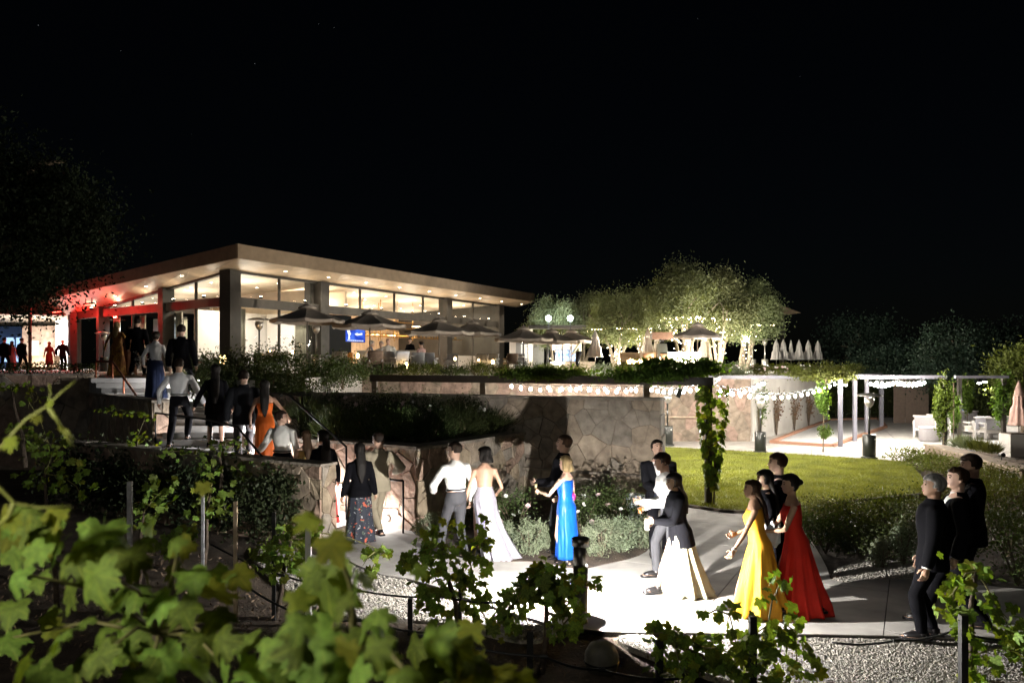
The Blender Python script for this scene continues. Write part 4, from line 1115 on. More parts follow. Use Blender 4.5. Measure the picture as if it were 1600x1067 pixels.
# ---- olive trees with fairy lights
OLIVE = leafmat('olive_leaf', (.135, .155, .08), trans=.35, var=.4, scale=1.2, rnd=.1)
BARK = mat('olive_bark', (.22, .185, .14), rough=.95, var=.4, scale=8, bump=1, bscale=25, bdist=.02)
FAIRY = emission('fairy_light', (1, .82, .5), 42)
def bush_pts(n, c, r, **k): return clump_points(n, c, r, **k)
def olive(p, h, cr_, label, n=11000, nb=5, seed=0, lights=90, lean=0.0, up=1.0):
    o = thing('olive_tree', label, 'tree', p, 0, 'olive trees on the terrace'); rd = random.Random(seed)
    tips = []; tr = MB()
    for k in range(nb):
        a = k * 6.28 / nb + rd.uniform(-.4, .4); b0 = Vector((math.cos(a) * .12, math.sin(a) * .12, 0)); r1 = cr_ * rd.uniform(.25, .5)
        m = Vector((math.cos(a) * r1 * .5 + lean * .4, math.sin(a) * r1 * .5, h * .28)); t_ = Vector((math.cos(a) * r1 * 1.4 + lean, math.sin(a) * r1 * 1.4, h * .62))
        pts = [b0, b0.lerp(m, .5) + Vector((rd.uniform(-.1, .1), rd.uniform(-.1, .1), 0)), m, m.lerp(t_, .5), t_]; tr.tube(pts, [.12, .095, .075, .055, .03], 8); tips += pts[1:]
        for q in range(3):
            s = m.lerp(t_, rd.uniform(.1, .9)); e_ = s + Vector((rd.uniform(-.8, .8), rd.uniform(-.8, .8), rd.uniform(.5, 1.1))); tr.tube([s, s.lerp(e_, .5), e_], [.04, .028, .012], 6); tips += [s, e_]
    obj('trunk', tr, BARK, o, True)
    ptsA = clump_points(int(n * 2.6), (lean, 0, h * .66), (cr_, cr_ * .9, h * .38), k=38, tight=.17, shell=.45)
    ptsA = ptsA[ptsA[:, 2] > h * .27 + rng.uniform(0, .4, len(ptsA))]
    obj('crown', leaves_mesh('crown', ptsA, .125, OLIVE, aspect=.38, up=.2), None, o)
    if lights:
        fl_ = MB()
        for _ in range(lights):
            s = rd.choice(tips); e_ = rd.choice(tips); q = Vector(s).lerp(Vector(e_), rd.random() * .35) + Vector((rd.gauss(0, .12), rd.gauss(0, .12), rd.gauss(0, .15)))
            q.z = min(q.z, h * .52)
            fl_.sphere(q, rd.uniform(.015, .032), 5, 3)
        obj('fairy_lights', fl_, FAIRY, o, kind='stuff')
    return o
olive(T(868, 48), 4.2, 1.75, 'leftmost olive tree, behind the kiosk umbrellas', 9000, 5, 1, 30)
olive(T(912, 50), 4.6, 1.7, 'dim olive tree behind, between kiosk and middle tree', 8000, 4, 2, 20)
olive(T(965, 43), 4.3, 1.75, 'middle olive tree with fairy lights around a forked trunk', 10000, 4, 3, 130)
olive(T(1008, 46), 4.6, 1.6, 'olive tree behind the closed umbrellas pair', 8000, 4, 4, 80)
olive(T(1070, 40), 5.1, 1.75, 'tall olive tree behind the tan umbrella', 11000, 4, 5, 140)
olive(T(1120, 41), 5.0, 1.9, 'broad olive tree right of the tan umbrella', 12000, 5, 6, 110)
olive(T(1162, 42), 4.6, 1.75, 'rightmost olive tree with white lit trunks', 11000, 4, 7, 90, lean=.4)
for px, Y, z, e in ((870, 46.0, 3.0, 1100), (965, 40.4, 2.9, 1100), (1010, 43.0, 2.9, 900), (1072, 37.0, 2.9, 1200), (1120, 37.8, 2.9, 1300), (1160, 38.8, 2.9, 1200)):
    o = thing('tree_uplight', 'small ground uplight at foot of olive tree near ' + {870: 'the kiosk', 965: 'the fire table', 1010: 'the closed umbrellas', 1072: 'the tan umbrella', 1120: 'the broad olive', 1160: 'the right floodlight'}[px], 'light', T(px, Y), 0, 'uplights under olive trees')
    obj('housing', MB().lathe([(.09, 0), (.09, .12), (.07, .14)], 12), STEEL, o, True); obj('lens', MB().lathe([(.001, .15), (.065, .145), (.065, .139), (.001, .139)], 12), emission('uplight_lens', (1, .85, .6), 20), o)
    lamp('uplight', 'POINT', T(px, Y) + Vector((0, 0, .5)), e, (1, .92, .74), .08)
# ================================================================== GARDEN: pergola, string lights, bollard, shrubs, trees, patio furniture
VINEM = leafmat('vine_leaf_small', (.075, .125, .02), trans=.4, var=.35, scale=4, rnd=.2)
SHRUB = leafmat('shrub_leaf', (.05, .07, .022), trans=.25, var=.45, scale=3, rnd=.25)
SHRUBY = leafmat('shrub_leaf_yellow', (.10, .115, .028), trans=.3, var=.45, scale=3, rnd=.25)
LAVG = leafmat('santolina_leaf', (.17, .20, .13), trans=.15, var=.3, scale=6, rnd=.15)
DKTREE = leafmat('dark_tree_leaf', (.035, .05, .022), trans=.2, var=.5, scale=.8, rnd=.1)
TEALT = leafmat('bluegreen_leaf', (.026, .046, .034), trans=.2, var=.4, scale=1.0, rnd=.1)
WOODSTEM = mat('woody_stem', (.10, .075, .05), rough=.95, var=.35, scale=12, bump=.6)
PETAL = mat('rose_petal', (.72, .70, .68), rough=.7, var=.06, bump=.05)
PETALP = mat('rose_petal_pink', (.68, .5, .5), rough=.7, var=.06, bump=.05)

# ---- pergola
pg = thing('pergola', 'dark steel pergola around the lawn with climbing vines', 'pergola', (4.08, 16.5, 0))
def pgb(name, p, q, w_, h_, m=BRONZE): obj(name, MB().beam(p, q, w_, h_), m, pg, world=True)
A_ = Vector((4.08, 16.55, 0)); dq = Vector((-4.78, 2.4, 0)).normalized()
ZB = 2.53
pgb('beam', A_ - dq * .12 + Vector((0, 0, ZB)), A_ + dq * 8.6 + Vector((0, 0, ZB)), .14, .17)
for k, nm in ((0, 'a'), (1.33, 'b'), (5.35, 'c'), (8.5, 'd')):
    p = A_ + dq * k; pgb('post', p + Vector((0, 0, 0)), p + Vector((0, 0, ZB - .087)), .13, .13, mat('weathered_post', (.07, .06, .045), rough=.8, var=.3, bump=.2))
E1 = XY(1120, 28.2, 2.40)
pgb('beam', XY(1060, 28.2, 2.42), XY(1478, 28.4, 2.42), .14, .12, PALESTEEL)
pgb('beam', XY(1492, 28.6, 2.42), XY(1575, 28.6, 2.42), .12, .10, PALESTEEL)
pgb('beam', A_ + Vector((.1, .1, ZB)), XY(1125, 28.1, 2.42), .10, .12)
for px, py in ((1313, 698), (1335.5, 689), (1354, 679), (1377, 668)):
    q = G(px, py); pgb('post', q, q + Vector((0, 0, 2.36)), .13 if px < 1370 else .16, .12, PALESTEEL)
a, b = G(1313, 698), G(1377, 668)
pgb('beam', a + Vector((0, .15, 2.42)), b + Vector((0, 0, 2.42)), .12, .12, PALESTEEL)
for px, Y in ((1476, 28.4), (1568, 28.6), (1499, 31)):
    q = XY(px, Y); pgb('post', q, q + Vector((0, 0, 2.36)), .13, .13)
o = thing('garden_wall', 'plain brown wall at the back of the right patio', 'wall', XY(1424, 39))
for i in range(3):
    x0, x1 = 1396 + i * 18.5, 1396 + i * 18.5 + 18.2
    obj('wall_panel', MB().prism([XY(x0, 39)[:2], XY(x1, 39)[:2], XY(x1, 39.3)[:2], XY(x0, 39.3)[:2]], -.05, 2.2), mat('brown_render', (.16, .12, .095), rough=.85, var=.12, bump=.15), o, world=True)

# ---- garlands of bulbs
BULB = emission('bulb_glow', (1, .91, .79), 1320)
bulb_me = MB().sphere((0, 0, 0), (.037, .037, .047), 8, 6).mesh('bulb', BULB, True)
sock_me = MB().lathe([(.022, .045), (.02, .11), (.006, .12)], 8).mesh('socket', BLACKM)
def garland(pts, n, label, sag=.25):
    pts = [Vector(p) for p in pts]
    o = thing('string_lights', label, 'string lights', pts[0], 0, 'strings of bulbs above the lawn')
    path = []
    for a, b in zip(pts, pts[1:]):
        for i in range(13):
            t = i / 12; q = a.lerp(b, t); q.z -= sag * 4 * t * (1 - t); path.append(q)
    obj('cable', MB().tube(path, .008, 5), BLACKM, o, world=True)
    L = [0]
    for a, b in zip(path, path[1:]): L.append(L[-1] + (b - a).length)
    for i in range(n):
        s = L[-1] * (i + .5) / n; k = max(j for j in range(len(L)) if L[j] <= s); k = min(k, len(path) - 2)
        q = path[k].lerp(path[k + 1], (s - L[k]) / max(L[k + 1] - L[k], 1e-6)) - Vector((0, 0, .12)) - wloc(o)
        b_ = obj('bulb', bulb_me, None, o); b_.location = q
        c_ = obj('socket', sock_me, None, b_)
garland([P(792, 596, 24), P(905, 600, 23), P(1010, 600, 21.5), P(1095, 599, 19)], 23, 'string of bulbs along the dark beam left of the vine post', .10)
garland([P(846, 599, 28), P(960, 601, 27), P(1082, 600, 25)], 11, 'second fainter string of bulbs close behind the first', .08)
garland([P(1118, 609, 19.5), P(1196, 592, 27.5)], 9, 'short rising string of bulbs right of the vine post', .12)
garland([P(1118, 601, 18.5), P(1308, 593, 27.8)], 17, 'long drooping string of bulbs in front of the bare climbers', .33)
garland([P(1358, 593, 27.8), P(1400, 592, 27), P(1447, 591, 27)], 15, 'bright string of bulbs over the right patio', .12)
garland([P(1366, 592, 30), P(1440, 592, 30)], 9, 'second string of bulbs just behind over the right patio', .10)
# small spot lamps hung on the pergola
for px, py, Y, lab in ((1321, 601, 28, 'small white lamp on the first steel post'), (1530, 598, 30, 'small white lamp left of two under the right pergola'), (1539, 596, 30, 'small white lamp right of two under the right pergola')):
    q = P(px, py, Y); o = thing('pergola_lamp', lab, 'lamp', q, 0, 'small lamps under the pergola')
    obj('shade', MB().lathe([(.09, 0), (.07, .08), (.03, .13), (.02, .25)], 12), STEEL, o, True); obj('lens', MB().sphere((0, 0, -.01), (.07, .07, .04), 10, 6), emission('pergola_lens', (1, .97, .92), 60), o, True)
    lamp('pergola_lamp_light', 'SPOT', q + Vector((0, 0, -.08)), 260, (1, .96, .9), .06, (0, 0, 0), 140)
# black loudspeaker under the beam
o = thing('loudspeaker', 'small black loudspeaker tilted under the pergola beam', 'speaker', P(1061, 614, 18))
obj('cabinet', MB().box((0, 0, 0), (.1, .12, .2), M=Matrix.Rotation(R(25), 3, 'Y')), BLACKM, o); obj('bracket', MB().tube([(0, 0, .05), (.02, 0, .2)], .012, 6), BLACKM, o)

# ---- bollard light
BO = Vector((.77, 8.95, -.01))
BOLP = 1550.0
o = thing('bollard_light', 'dark cylindrical bollard light beside the bright path', 'bollard', BO)
BOLM = mat('bollard_metal', (.10, .095, .09), rough=.35, var=.1, scale=20, bump=.05, metal=.7)
HB = .95
obj('post', MB().lathe([(.086, 0), (.084, .02), (.084, HB - .30), (.06, HB - .296), (.016, HB - .29), (.016, HB - .11)], 28), BOLM, o, True)
obj('cap', MB().lathe([(.02, HB - .081), (.098, HB - .085), (.098, HB), (.092, HB + .005), (.088, HB - .01), (.02, HB - .03)], 28), BOLM, o, True)
LENSR, LENSH = .02, .02
obj('lens', MB().lathe([(LENSR, HB - .109), (LENSR, HB - .109 + LENSH)], 16), emission('bollard_lens', (1, .96, .90), BOLP / (math.pi * 2 * math.pi * LENSR * LENSH)), o, True)
sh = MB(); na = 36; rows = [[Vector((math.cos(a) * .083, math.sin(a) * .083, z)) for a in [R(172 + 140 * k / (na - 1)) for k in range(na)]] for z in (HB - .305, HB - .084)]
sh.add([v for r_ in rows for v in r_], [(k, k + 1, na + k + 1, na + k) for k in range(na - 1)]); s_ = obj('shield', sh, BOLM, o, True); md = s_.modifiers.new('t', 'SOLIDIFY'); md.thickness = .004
o = thing('ground_lamp', 'round dark domed stone on the soil below the bollard', 'stone', G(940, 1046, -.12))
obj('dome', MB().lathe([(.15, 0), (.17, .08), (.165, .17), (.12, .25), (.05, .285), (.005, .29)], 20), mat('domed_stone', (.12, .11, .09), rough=.7, var=.3, scale=9, bump=.3), o, True)
obj('rim', MB().lathe([(.172, .075), (.178, .085), (.172, .095)], 20), STEEL, o)
o.name = 'round_stone'

# ---- roses
def rose_head(r_):
    mb = MB(); rd = random.Random(int(r_ * 1e4))
    for ring_, (n, rr, z, tl) in enumerate(((6, 1.0, 0, .3), (5, .62, .25, .6), (3, .3, .4, .9))):
        for k in range(n):
            a = k * 6.283 / n + ring_ * .5; c, s = math.cos(a), math.sin(a)
            p0 = Vector((0, 0, z * r_ * .4)); p1 = Vector((c * .8 - s * .45, s * .8 + c * .45, tl)) * r_ * rr; p2 = Vector((c * 1.1, s * 1.1, tl * 1.2)) * r_ * rr; p3 = Vector((c * .8 + s * .45, s * .8 - c * .45, tl)) * r_ * rr
            mb.add([p0, p1, p2, p3], [(0, 1, 2, 3)])
    return mb
ROSE = [rose_head(.036).mesh('rose', PETAL), rose_head(.042).mesh('rose', PETALP), rose_head(.034).mesh('rose', PETAL)]
def shrub(name, label, cat, c, rad, n, ls, mt, group=None, flowers=(), k=16, tight=.26, shell=.4, stem=True, up=.3, aspect=.5, spiky=False):
    c = Vector(c); o = thing(name, label, cat, (c.x, c.y, c.z), 0, group)
    pts = clump_points(n, (0, 0, rad[2]), rad, k=k, tight=tight, shell=shell)
    pts = pts[pts[:, 2] > .01]
    if spiky:
        d = pts - np.array([0, 0, -.1]); d /= np.linalg.norm(d, axis=1, keepdims=True); m = len(pts); L_ = ls * rng.uniform(.6, 1.4, m)[:, None]
        s = np.cross(d, rng.normal(size=(m, 3))); s /= np.linalg.norm(s, axis=1, keepdims=True); s *= ls * .06
        V = np.stack([pts - s, pts + s, pts + d * L_ + rng.normal(0, ls * .15, (m, 3))], 1).reshape(-1, 3)
        me = mesh_np('foliage', V, np.arange(len(V)).reshape(-1, 3), mt)
    else:
        me = leaves_mesh('foliage', pts, ls, mt, up=up, aspect=aspect)
    obj('foliage', me, None, o)
    if stem:
        s = MB()
        for i in range(5):
            a = i * 1.26 + random.random(); s.tube([(0, 0, -.05), (math.cos(a) * rad[0] * .3, math.sin(a) * rad[1] * .3, rad[2] * .8), (math.cos(a) * rad[0] * .6, math.sin(a) * rad[1] * .6, rad[2] * 1.4)], [.018, .012, .006], 5)
        obj('stem', s, WOODSTEM, o)
    for q in flowers:
        f = obj('rose', random.choice(ROSE), None, o); f.location = Vector(q) - c
        f.rotation_euler = (R(random.uniform(20, 80)), R(random.uniform(-30, 30)), R(random.uniform(-40, 40))); s_ = random.uniform(.8, 1.25); f.scale = (s_, s_, s_)
    return o
# lavender-like clipped balls along the path
gB = 'clipped grey green balls beside the path'
for px, py, Y, r_, lab in ((672, 843, 12.9, .25, 'clipped ball shrub left of the man in white shirt'), (786, 868, 12.35, .24, 'clipped ball shrub half hidden behind the silver gown'), (828, 872, 12.1, .29, 'round clipped ball shrub right of the silver gown'), (862, 868, 12.45, .21, 'small clipped ball shrub beside the blue gown'),
                           (938, 874, 11.95, .32, 'largest clipped ball shrub just right of the bollard'), (972, 866, 12.25, .29, 'middle clipped ball shrub right of the bollard'), (1000, 856, 12.5, .27, 'clipped ball shrub behind the man holding paper')):
    q = XY(px, Y, 0.0); shrub('ball_shrub', lab, 'shrub', q, (r_, r_, r_ * .95), 3400, .035, LAVG, gB, k=60, tight=.16, shell=.75, aspect=.4)
# rose bushes behind them
def roses(pxs, Y): return [P(a, b, Y + random.uniform(-.2, .2)) for a, b in pxs]
gR = 'white rose bushes'
for px, Y, rx, rz, lab, fl in ((805, 13.3, .5, .42, 'white rose bush right of the silver gown', [(825, 790), (802, 805), (790, 775), (812, 800), (779, 800), (782, 815), (815, 771)]),
                               (912, 13.3, .5, .45, 'white rose bush behind the blue gown', [(912, 788), (925, 815), (935, 773), (903, 800)]),
                               (958, 13.6, .55, .45, 'white rose bush behind the clipped balls', [(934, 773), (950, 789), (988, 773), (912, 775), (970, 795), (923, 818), (961, 800)]),
                               (740, 13.9, .5, .4, 'dark rose bush between the couple in white and the wall', [(752, 800), (735, 790)])):
    shrub('rose_bush', lab, 'rose bush', XY(px, Y), (rx, .45, rz), 1900, .05, SHRUB, gR, roses(fl, Y - .3), k=22)
o = thing('fluted_pot', 'grey ribbed pot against the wall behind the man with paper', 'pot', XY(993, 13.9))
obj('pot', MB().loft([[Vector((math.cos(a) * r_ * (1 + .06 * math.cos(12 * a)), math.sin(a) * r_ * (1 + .06 * math.cos(12 * a)), z)) for a in [2 * math.pi * k / 48 for k in range(48)]] for z, r_ in ((0.1, .1), (.45, .15), (.62, .16))]), mat('pot_zinc', (.30, .33, .38), rough=.6, var=.1), o)
obj('soil', MB().lathe([(.001, .6), (.14, .6), (.14, .61), (.001, .615)], 12), SOIL, o)
obj('path_bed_soil', MB().prism(chaikin(gp((652, 842), (705, 856), (762, 878), (840, 876), (900, 890), (935, 884), (1012, 866), (1022, 838), (1008, 798), (960, 780), (860, 778), (720, 800))), -.05, .012), SOIL, kind='structure')
# raised bed planting
gL = 'dark lavender mounds in the raised bed'
for px, Y, rx, rz, lab in ((500, 16.4, .5, .40, 'dark lavender mound above the red skirt'), (535, 15.6, .55, .38, 'dark lavender mound over the thin handrail'), (580, 15.4, .55, .36, 'dark lavender mound above the rosy wall'), (625, 15.3, .5, .34, 'dark lavender mound above the wall corner'),
                           (672, 15.9, .55, .36, 'dark lavender mound behind the wall corner'), (720, 16.6, .5, .36, 'dark lavender mound above the white shirt man'), (765, 17.1, .45, .3, 'dark lavender mound above the silver gown'), (465, 17.3, .5, .4, 'dark lavender mound beside the bare armed man in white')):
    shrub('lavender', lab, 'lavender', XY(px, Y, 1.3), (rx, .5, rz), 2600, .11, SHRUB, gL, k=30, spiky=True)
for px, Y, rx, rz, lab, fl in ((600, 17.0, .6, .5, 'rose bush with white heads in the middle of the raised bed', [(553, 618), (557, 632), (515, 625), (590, 645), (571, 640)]), (660, 17.1, .6, .48, 'rose bush below the big wall in the raised bed', [(630, 630), (672, 634), (645, 628), (662, 652), (690, 640), (671, 640), (655, 648)]),
                               (735, 17.5, .6, .45, 'rose bush with a cluster of white heads near the big wall', [(728, 637), (735, 645), (741, 634), (747, 643), (755, 648), (725, 652), (733, 655), (751, 638), (759, 652), (740, 650), (757, 640)]),
                               (520, 17.6, .6, .5, 'rose bush left in the raised bed', [(515, 612), (540, 622), (508, 615)]), (450, 18.6, .6, .5, 'rose bush behind the orange gown', [(470, 640), (440, 618)])):
    shrub('rose_bush', lab, 'rose bush', XY(px, Y, 1.3), (rx, .5, rz), 1900, .055, SHRUB, gR, roses(fl, Y - .5), k=20)
# shrubs right of the upper stairs
gS = 'dark shrubs below the terrace'
for px, Y, z, rx, rz, lab, m, fl in ((325, 21.0, 2.1, .7, .55, 'dark shrub at the head of the stairs', SHRUB, []), (362, 22.4, 2.2, .8, .55, 'dark shrub below the fire bowl', SHRUB, []), (400, 21.8, 2.0, .8, .62, 'dark shrub below the corner heater', SHRUB, [(405, 590), (392, 600)]),
                                     (445, 23.0, 2.1, .9, .6, 'dark shrub below the leftmost umbrella', SHRUB, [(455, 595), (448, 612)]), (492, 23.6, 2.1, .9, .58, 'dark shrub below the pale pole heater', SHRUB, [(480, 590), (500, 605), (522, 601)]), (535, 24.6, 2.15, .9, .52, 'dark shrub below the television', SHRUB, [(515, 590), (530, 600), (545, 596)]),
                                     (420, 19.6, 1.9, .8, .45, 'low shrub behind the orange gown with tiny white flowers', SHRUB, [(430, 605), (415, 612)]), (370, 19.6, 1.9, .7, .45, 'low dark shrub behind the grey suit', SHRUB, []), (470, 20.6, 1.7, .9, .5, 'low shrub with white flowers under the dark beam', SHRUB, [(521, 603), (508, 606), (523, 612), (470, 600), (485, 612)]),
                                     (340, 18.8, 1.9, .55, .4, 'low dark shrub behind the black skirt', SHRUB, [])):
    shrub('shrub', lab, 'shrub', XY(px, Y, z), (rx, .7, rz), 3000, .075, m, gS, roses(fl, Y - .6), k=26)
for px, py in ((402, 540), (432, 536), (461, 530), (470, 540)):
    o = thing('tall_sprig', 'thin leafy sprig against the white curtain windows near x ' if 0 else {402: 'thin leafy sprig beside the corner heater pole', 432: 'thin leafy sprig left of the dark window mullion', 461: 'tallest thin leafy sprig against the white wall', 470: 'short leafy sprig against the second curtain'}[px], 'plant', P(px, 565, 24.2))
    a, b = P(px - 4, 566, 24.2), P(px, py, 24.2); obj('stem', MB().tube([a, a.lerp(b, .5) + Vector((.05, 0, 0)), b], [.012, .01, .005], 5), WOODSTEM, o, world=True)
    pts = np.array([a.lerp(b, q) for q in rng.uniform(.2, 1, 16)]) + rng.normal(0, .08, (16, 3)) - np.array(wloc(o)); obj('foliage', leaves_mesh('foliage', pts, .16, SHRUB, aspect=.35), None, o)
# planting along the terrace edge above the retaining wall
gE = 'planting along the terrace edge'
for i, px in enumerate(range(560, 930, 37)):
    shrub('edge_shrub', ['low yellow green shrub', 'feathery shrub', 'mounded shrub'][i % 3] + ' on the terrace edge ' + ['below the orange panel', 'below the seated man in blue', 'below the seated man in white', 'below the pink guest', 'below the second pillar', 'below the end window umbrella', 'below the sill wall', 'below the small globe lamp', 'below the left kiosk post', 'below the kiosk fridge'][i], 'shrub', XY(px, 29.3, 2.38), (.55, .42, .27), 1300, .075, SHRUBY if i % 3 != 1 else SHRUB, gE, k=18)
for i, px in enumerate(range(935, 1335, 36)):
    shrub('edge_shrub', ['silvery shrub', 'pale feathery shrub', 'brownish shrub'][i % 3] + ' on the terrace edge ' + ['below the white umbrella', 'below the middle olive', 'below the fire table', 'below the tower heater', 'below the curved bench', 'below the tan umbrella', 'below the broad olive', 'below the right floodlight', 'below the grey heaters', 'below the row of closed umbrellas', 'just left of the hanging yellow green vine', 'at its far right end above the steel posts'][i], 'shrub', XY(px, 29.4 + max(0, px - 1165) * .045, 2.36), (.55, .42, .28), 1300, .075, SHRUBY if px > 1220 else [LAVG, SHRUBY, SHRUB][i % 3], gE, [P(px + random.uniform(-12, 12), 573 + random.uniform(-3, 6), 29) for _ in range(5)] if 1150 < px < 1270 else [], k=18)
# dark wisteria mass over the pergola beam
def vine_mass(label, c, rad, n, ls, m, stems, name='climbing_vine', tight=.2, k=24):
    o = thing(name, label, 'vine', stems[0][0]); w_ = wloc(o)
    pts = clump_points(n, Vector(c) - w_, rad, k=k, tight=tight, shell=.3)
    obj('foliage', leaves_mesh('foliage', pts, ls, m, aspect=.55, up=-.4), None, o)
    s = MB()
    for st in stems: s.tube([Vector(p) for p in st], .022, 6)
    obj('stem', s, WOODSTEM, o, world=True)
    return o
a = A_ + Vector((0, -.1, 0))
vine_mass('dark leafy vine heaped on the beam above the vine post', (3.25, 17.0, 2.74), (1.2, .6, .26), 4200, .11, VINEM, [[a + Vector((0, 0, 2.3)), a + Vector((-.4, .3, 2.65)), (2.4, 17.3, 2.7)]])
vine_mass('dark leafy vine along the beam in front of the terrace', (.9, 18.2, 2.66), (1.2, .5, .16), 2200, .10, VINEM, [[(2.0, 17.7, 2.6), (.9, 18.2, 2.65), (-.3, 18.8, 2.62)]])
# vine post: leaves as single objects around the post, dense above and sparse below (see grape leaves below)
vine_mass('thin young vine climbing the slim stake behind the lawn', G(1286, 706) + Vector((0, 0, 1.75)), (.22, .22, .62), 1300, .11, VINEM, [[G(1286, 706), G(1286, 706) + Vector((.02, 0, 1.2)), G(1286, 706) + Vector((.1, 0, 2.4))]])
shrub('vine_tuft', 'small leafy tuft low on the slim stake', 'plant', G(1286, 706) + Vector((0, 0, .42)), (.2, .2, .22), 420, .09, VINEM, None, stem=False)
vine_mass('yellow green vine hanging from the beam corner above the stake', XY(1285, 28, 2.46), (1.3, .4, .2), 1700, .11, SHRUBY, [[XY(1286, 28, 2.2), XY(1300, 28, 2.5)]])
vine_mass('thick vine wrapped on the right pergola post', XY(1474, 28.2, 1.4), (.30, .3, 1.1), 1700, .12, VINEM, [[XY(1474, 28.3), XY(1478, 28.3, 1.2), XY(1470, 28.3, 2.4)]])
vine_mass('pale lit vine on the far post behind the right sofa', XY(1511, 33.4, 1.55), (.32, .3, .8), 1500, .12, VINEM, [[XY(1511, 33.4), XY(1512, 33.4, 2.2)]])
vine_mass('pale lit vine right of the thick vine post', XY(1491, 30.2, 1.25), (.26, .3, .9), 1100, .12, VINEM, [[XY(1490, 29.6), XY(1490, 29.6, 2.2)]])
vine_mass('vine on the rightmost pergola post', XY(1566, 28.7, 1.6), (.4, .3, .85), 1700, .12, VINEM, [[XY(1568, 28.6), XY(1568, 28.6, 2.3)]])
# bare climbers on the concrete wall
for i, (t, h_, lab, m) in enumerate(((.06, 2.2, 'leafy green climber at the corner of the concrete wall', VINEM), (.24, 2.0, 'brown climber fanning from a narrow foot on the concrete wall', WOODSTEM), (.46, 1.7, 'reddish bare climber in the middle of the concrete wall', WOODSTEM), (.66, 1.6, 'smaller bare climber toward the end of the concrete wall', WOODSTEM))):
    p0 = Vector((9.0, 29.8, 0)).lerp(Vector((15.9, 40, 0)), t) + ncw * .06; o = thing('wall_climber', lab, 'climber', p0, 0, 'climbers on the concrete wall'); s = MB(); pts = []
    for j in range(7):
        e_ = (j - 3) * .16; q1 = dcw * e_ * .5 + Vector((0, 0, h_ * .35)); q2 = dcw * e_ * 1.3 + Vector((0, 0, h_ * random.uniform(.75, 1))); s.tube([(0, 0, .02), q1, q1.lerp(q2, .5) + ncw * .04, q2], [.025, .02, .013, .006], 5)
        for _ in range(46): pts.append(q1.lerp(q2, random.random()) + Vector((random.gauss(0, .1), random.gauss(0, .05), random.gauss(0, .1))) + ncw * .08)
    obj('stem', s, WOODSTEM, o); obj('foliage', leaves_mesh('foliage', np.array(pts)[:: 1 if i == 0 else 2], .10, m if i in (0,) else leafmat('rusty_leaf', (.13, .07, .04), trans=.2), aspect=.5), None, o)
# hedges behind the court and patio
def hedge(label, pts, h_, th_, n, m, ls=.12, z=0):
    a, b = Vector(pts[0]), Vector(pts[1]); o = thing('hedge', label, 'hedge', a.lerp(b, .5) + Vector((0, 0, z))); u = (b - a); L = u.length; u.normalize(); nn = Vector((-u.y, u.x, 0))
    t_ = rng.uniform(-.5, .5, n) * L; d = rng.uniform(-.5, .5, n) * th_; hh = h_ * (rng.random(n) ** .7) * (1 + .1 * np.sin(t_ * 2.1) + .06 * np.sin(t_ * 5.3))
    pp = np.outer(t_, np.array(u)) + np.outer(d, np.array(nn)); pp[:, 2] = hh
    obj('foliage', leaves_mesh('foliage', pp, ls, m), None, o)
    s = MB()
    for k in range(max(2, int(L / 1.2))): q = u * ((k + .5) / max(2, int(L / 1.2)) - .5) * L; s.tube([q, q + Vector((0, 0, h_ * .6))], .03, 5)
    obj('stem', s, WOODSTEM, o)
hedge('dark green hedge behind the steel posts and court', [XY(1292, 41.5), XY(1400, 44)], 2.1, 1.0, 7000, SHRUB, .14)
hedge('dark hedge closing the right patio behind the sofas', [XY(1455, 38), XY(1640, 35)], 2.1, 1.2, 9000, SHRUB, .14)
hedge('dark clipped hedge on the planter wall left of the stairs', [(-22, 22.45, 0), (-11.7, 22.45, 0)], .34, .42, 6000, SHRUB, .07, 2.58)
# trees
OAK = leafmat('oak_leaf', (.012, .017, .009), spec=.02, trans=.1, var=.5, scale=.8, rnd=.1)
def tree(label, p, h_, rad, n, m, ls, k=26, zc=.62, tr=.16, name='tree', shell=.45, tight=.2, tx=0):
    o = thing(name, label, 'tree', p); s = MB()
    s.tube([(tx, 0, -.1), (tx * .9 + .05, 0, h_ * .25), (tx * .5 - .05, .05, h_ * .5), (0, 0, h_ * .8)], [tr, tr * .8, tr * .6, tr * .2], 8)
    for j in range(9):
        a = j * 2.4; z = h_ * (.3 + .05 * j); s.tube([(tx * max(0, .8 - z / h_), 0, z), (math.cos(a) * rad[0] * .35, math.sin(a) * rad[1] * .35, z + .2 * h_ * .5), (math.cos(a) * rad[0] * .55, math.sin(a) * rad[1] * .55, z + .22 * h_ * .5)], [tr * .45, tr * .3, .02], 6)
    obj('trunk', s, WOODSTEM, o, True)
    obj('crown', leaves_mesh('crown', clump_points(n, (0, 0, h_ * zc), rad, k=k, tight=tight, shell=shell), ls, m), None, o)
    return o
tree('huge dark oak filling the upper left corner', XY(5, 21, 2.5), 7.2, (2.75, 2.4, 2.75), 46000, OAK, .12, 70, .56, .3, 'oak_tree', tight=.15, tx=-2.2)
tree('dim round tree behind the row of closed umbrellas', XY(1345, 52, 1.0), 5.0, (2.6, 2.2, 2.0), 9000, TEALT, .2)
tree('bluish small tree above the bright string of bulbs', XY(1372, 44, .4), 3.6, (1.5, 1.3, 1.1), 6000, TEALT, .15)
tree('blue green conifer like tree behind the thick vine post', XY(1490, 37, 0), 5.2, (2.2, 1.8, 1.9), 11000, TEALT, .16, zc=.60)
tree('dark tree at right behind the far pergola', XY(1545, 42, 0), 5.0, (2.4, 2, 2.0), 9000, TEALT, .18)
tree('dark leafy tree at the right edge above the closed umbrella', XY(1600, 30, 0), 3.9, (1.2, 1.1, 1.1), 5000, SHRUBY, .14)
tree('low dim tree between the umbrellas row and the bulbs', XY(1425, 48, 0), 4.6, (2.0, 1.7, 1.5), 7000, TEALT, .18)
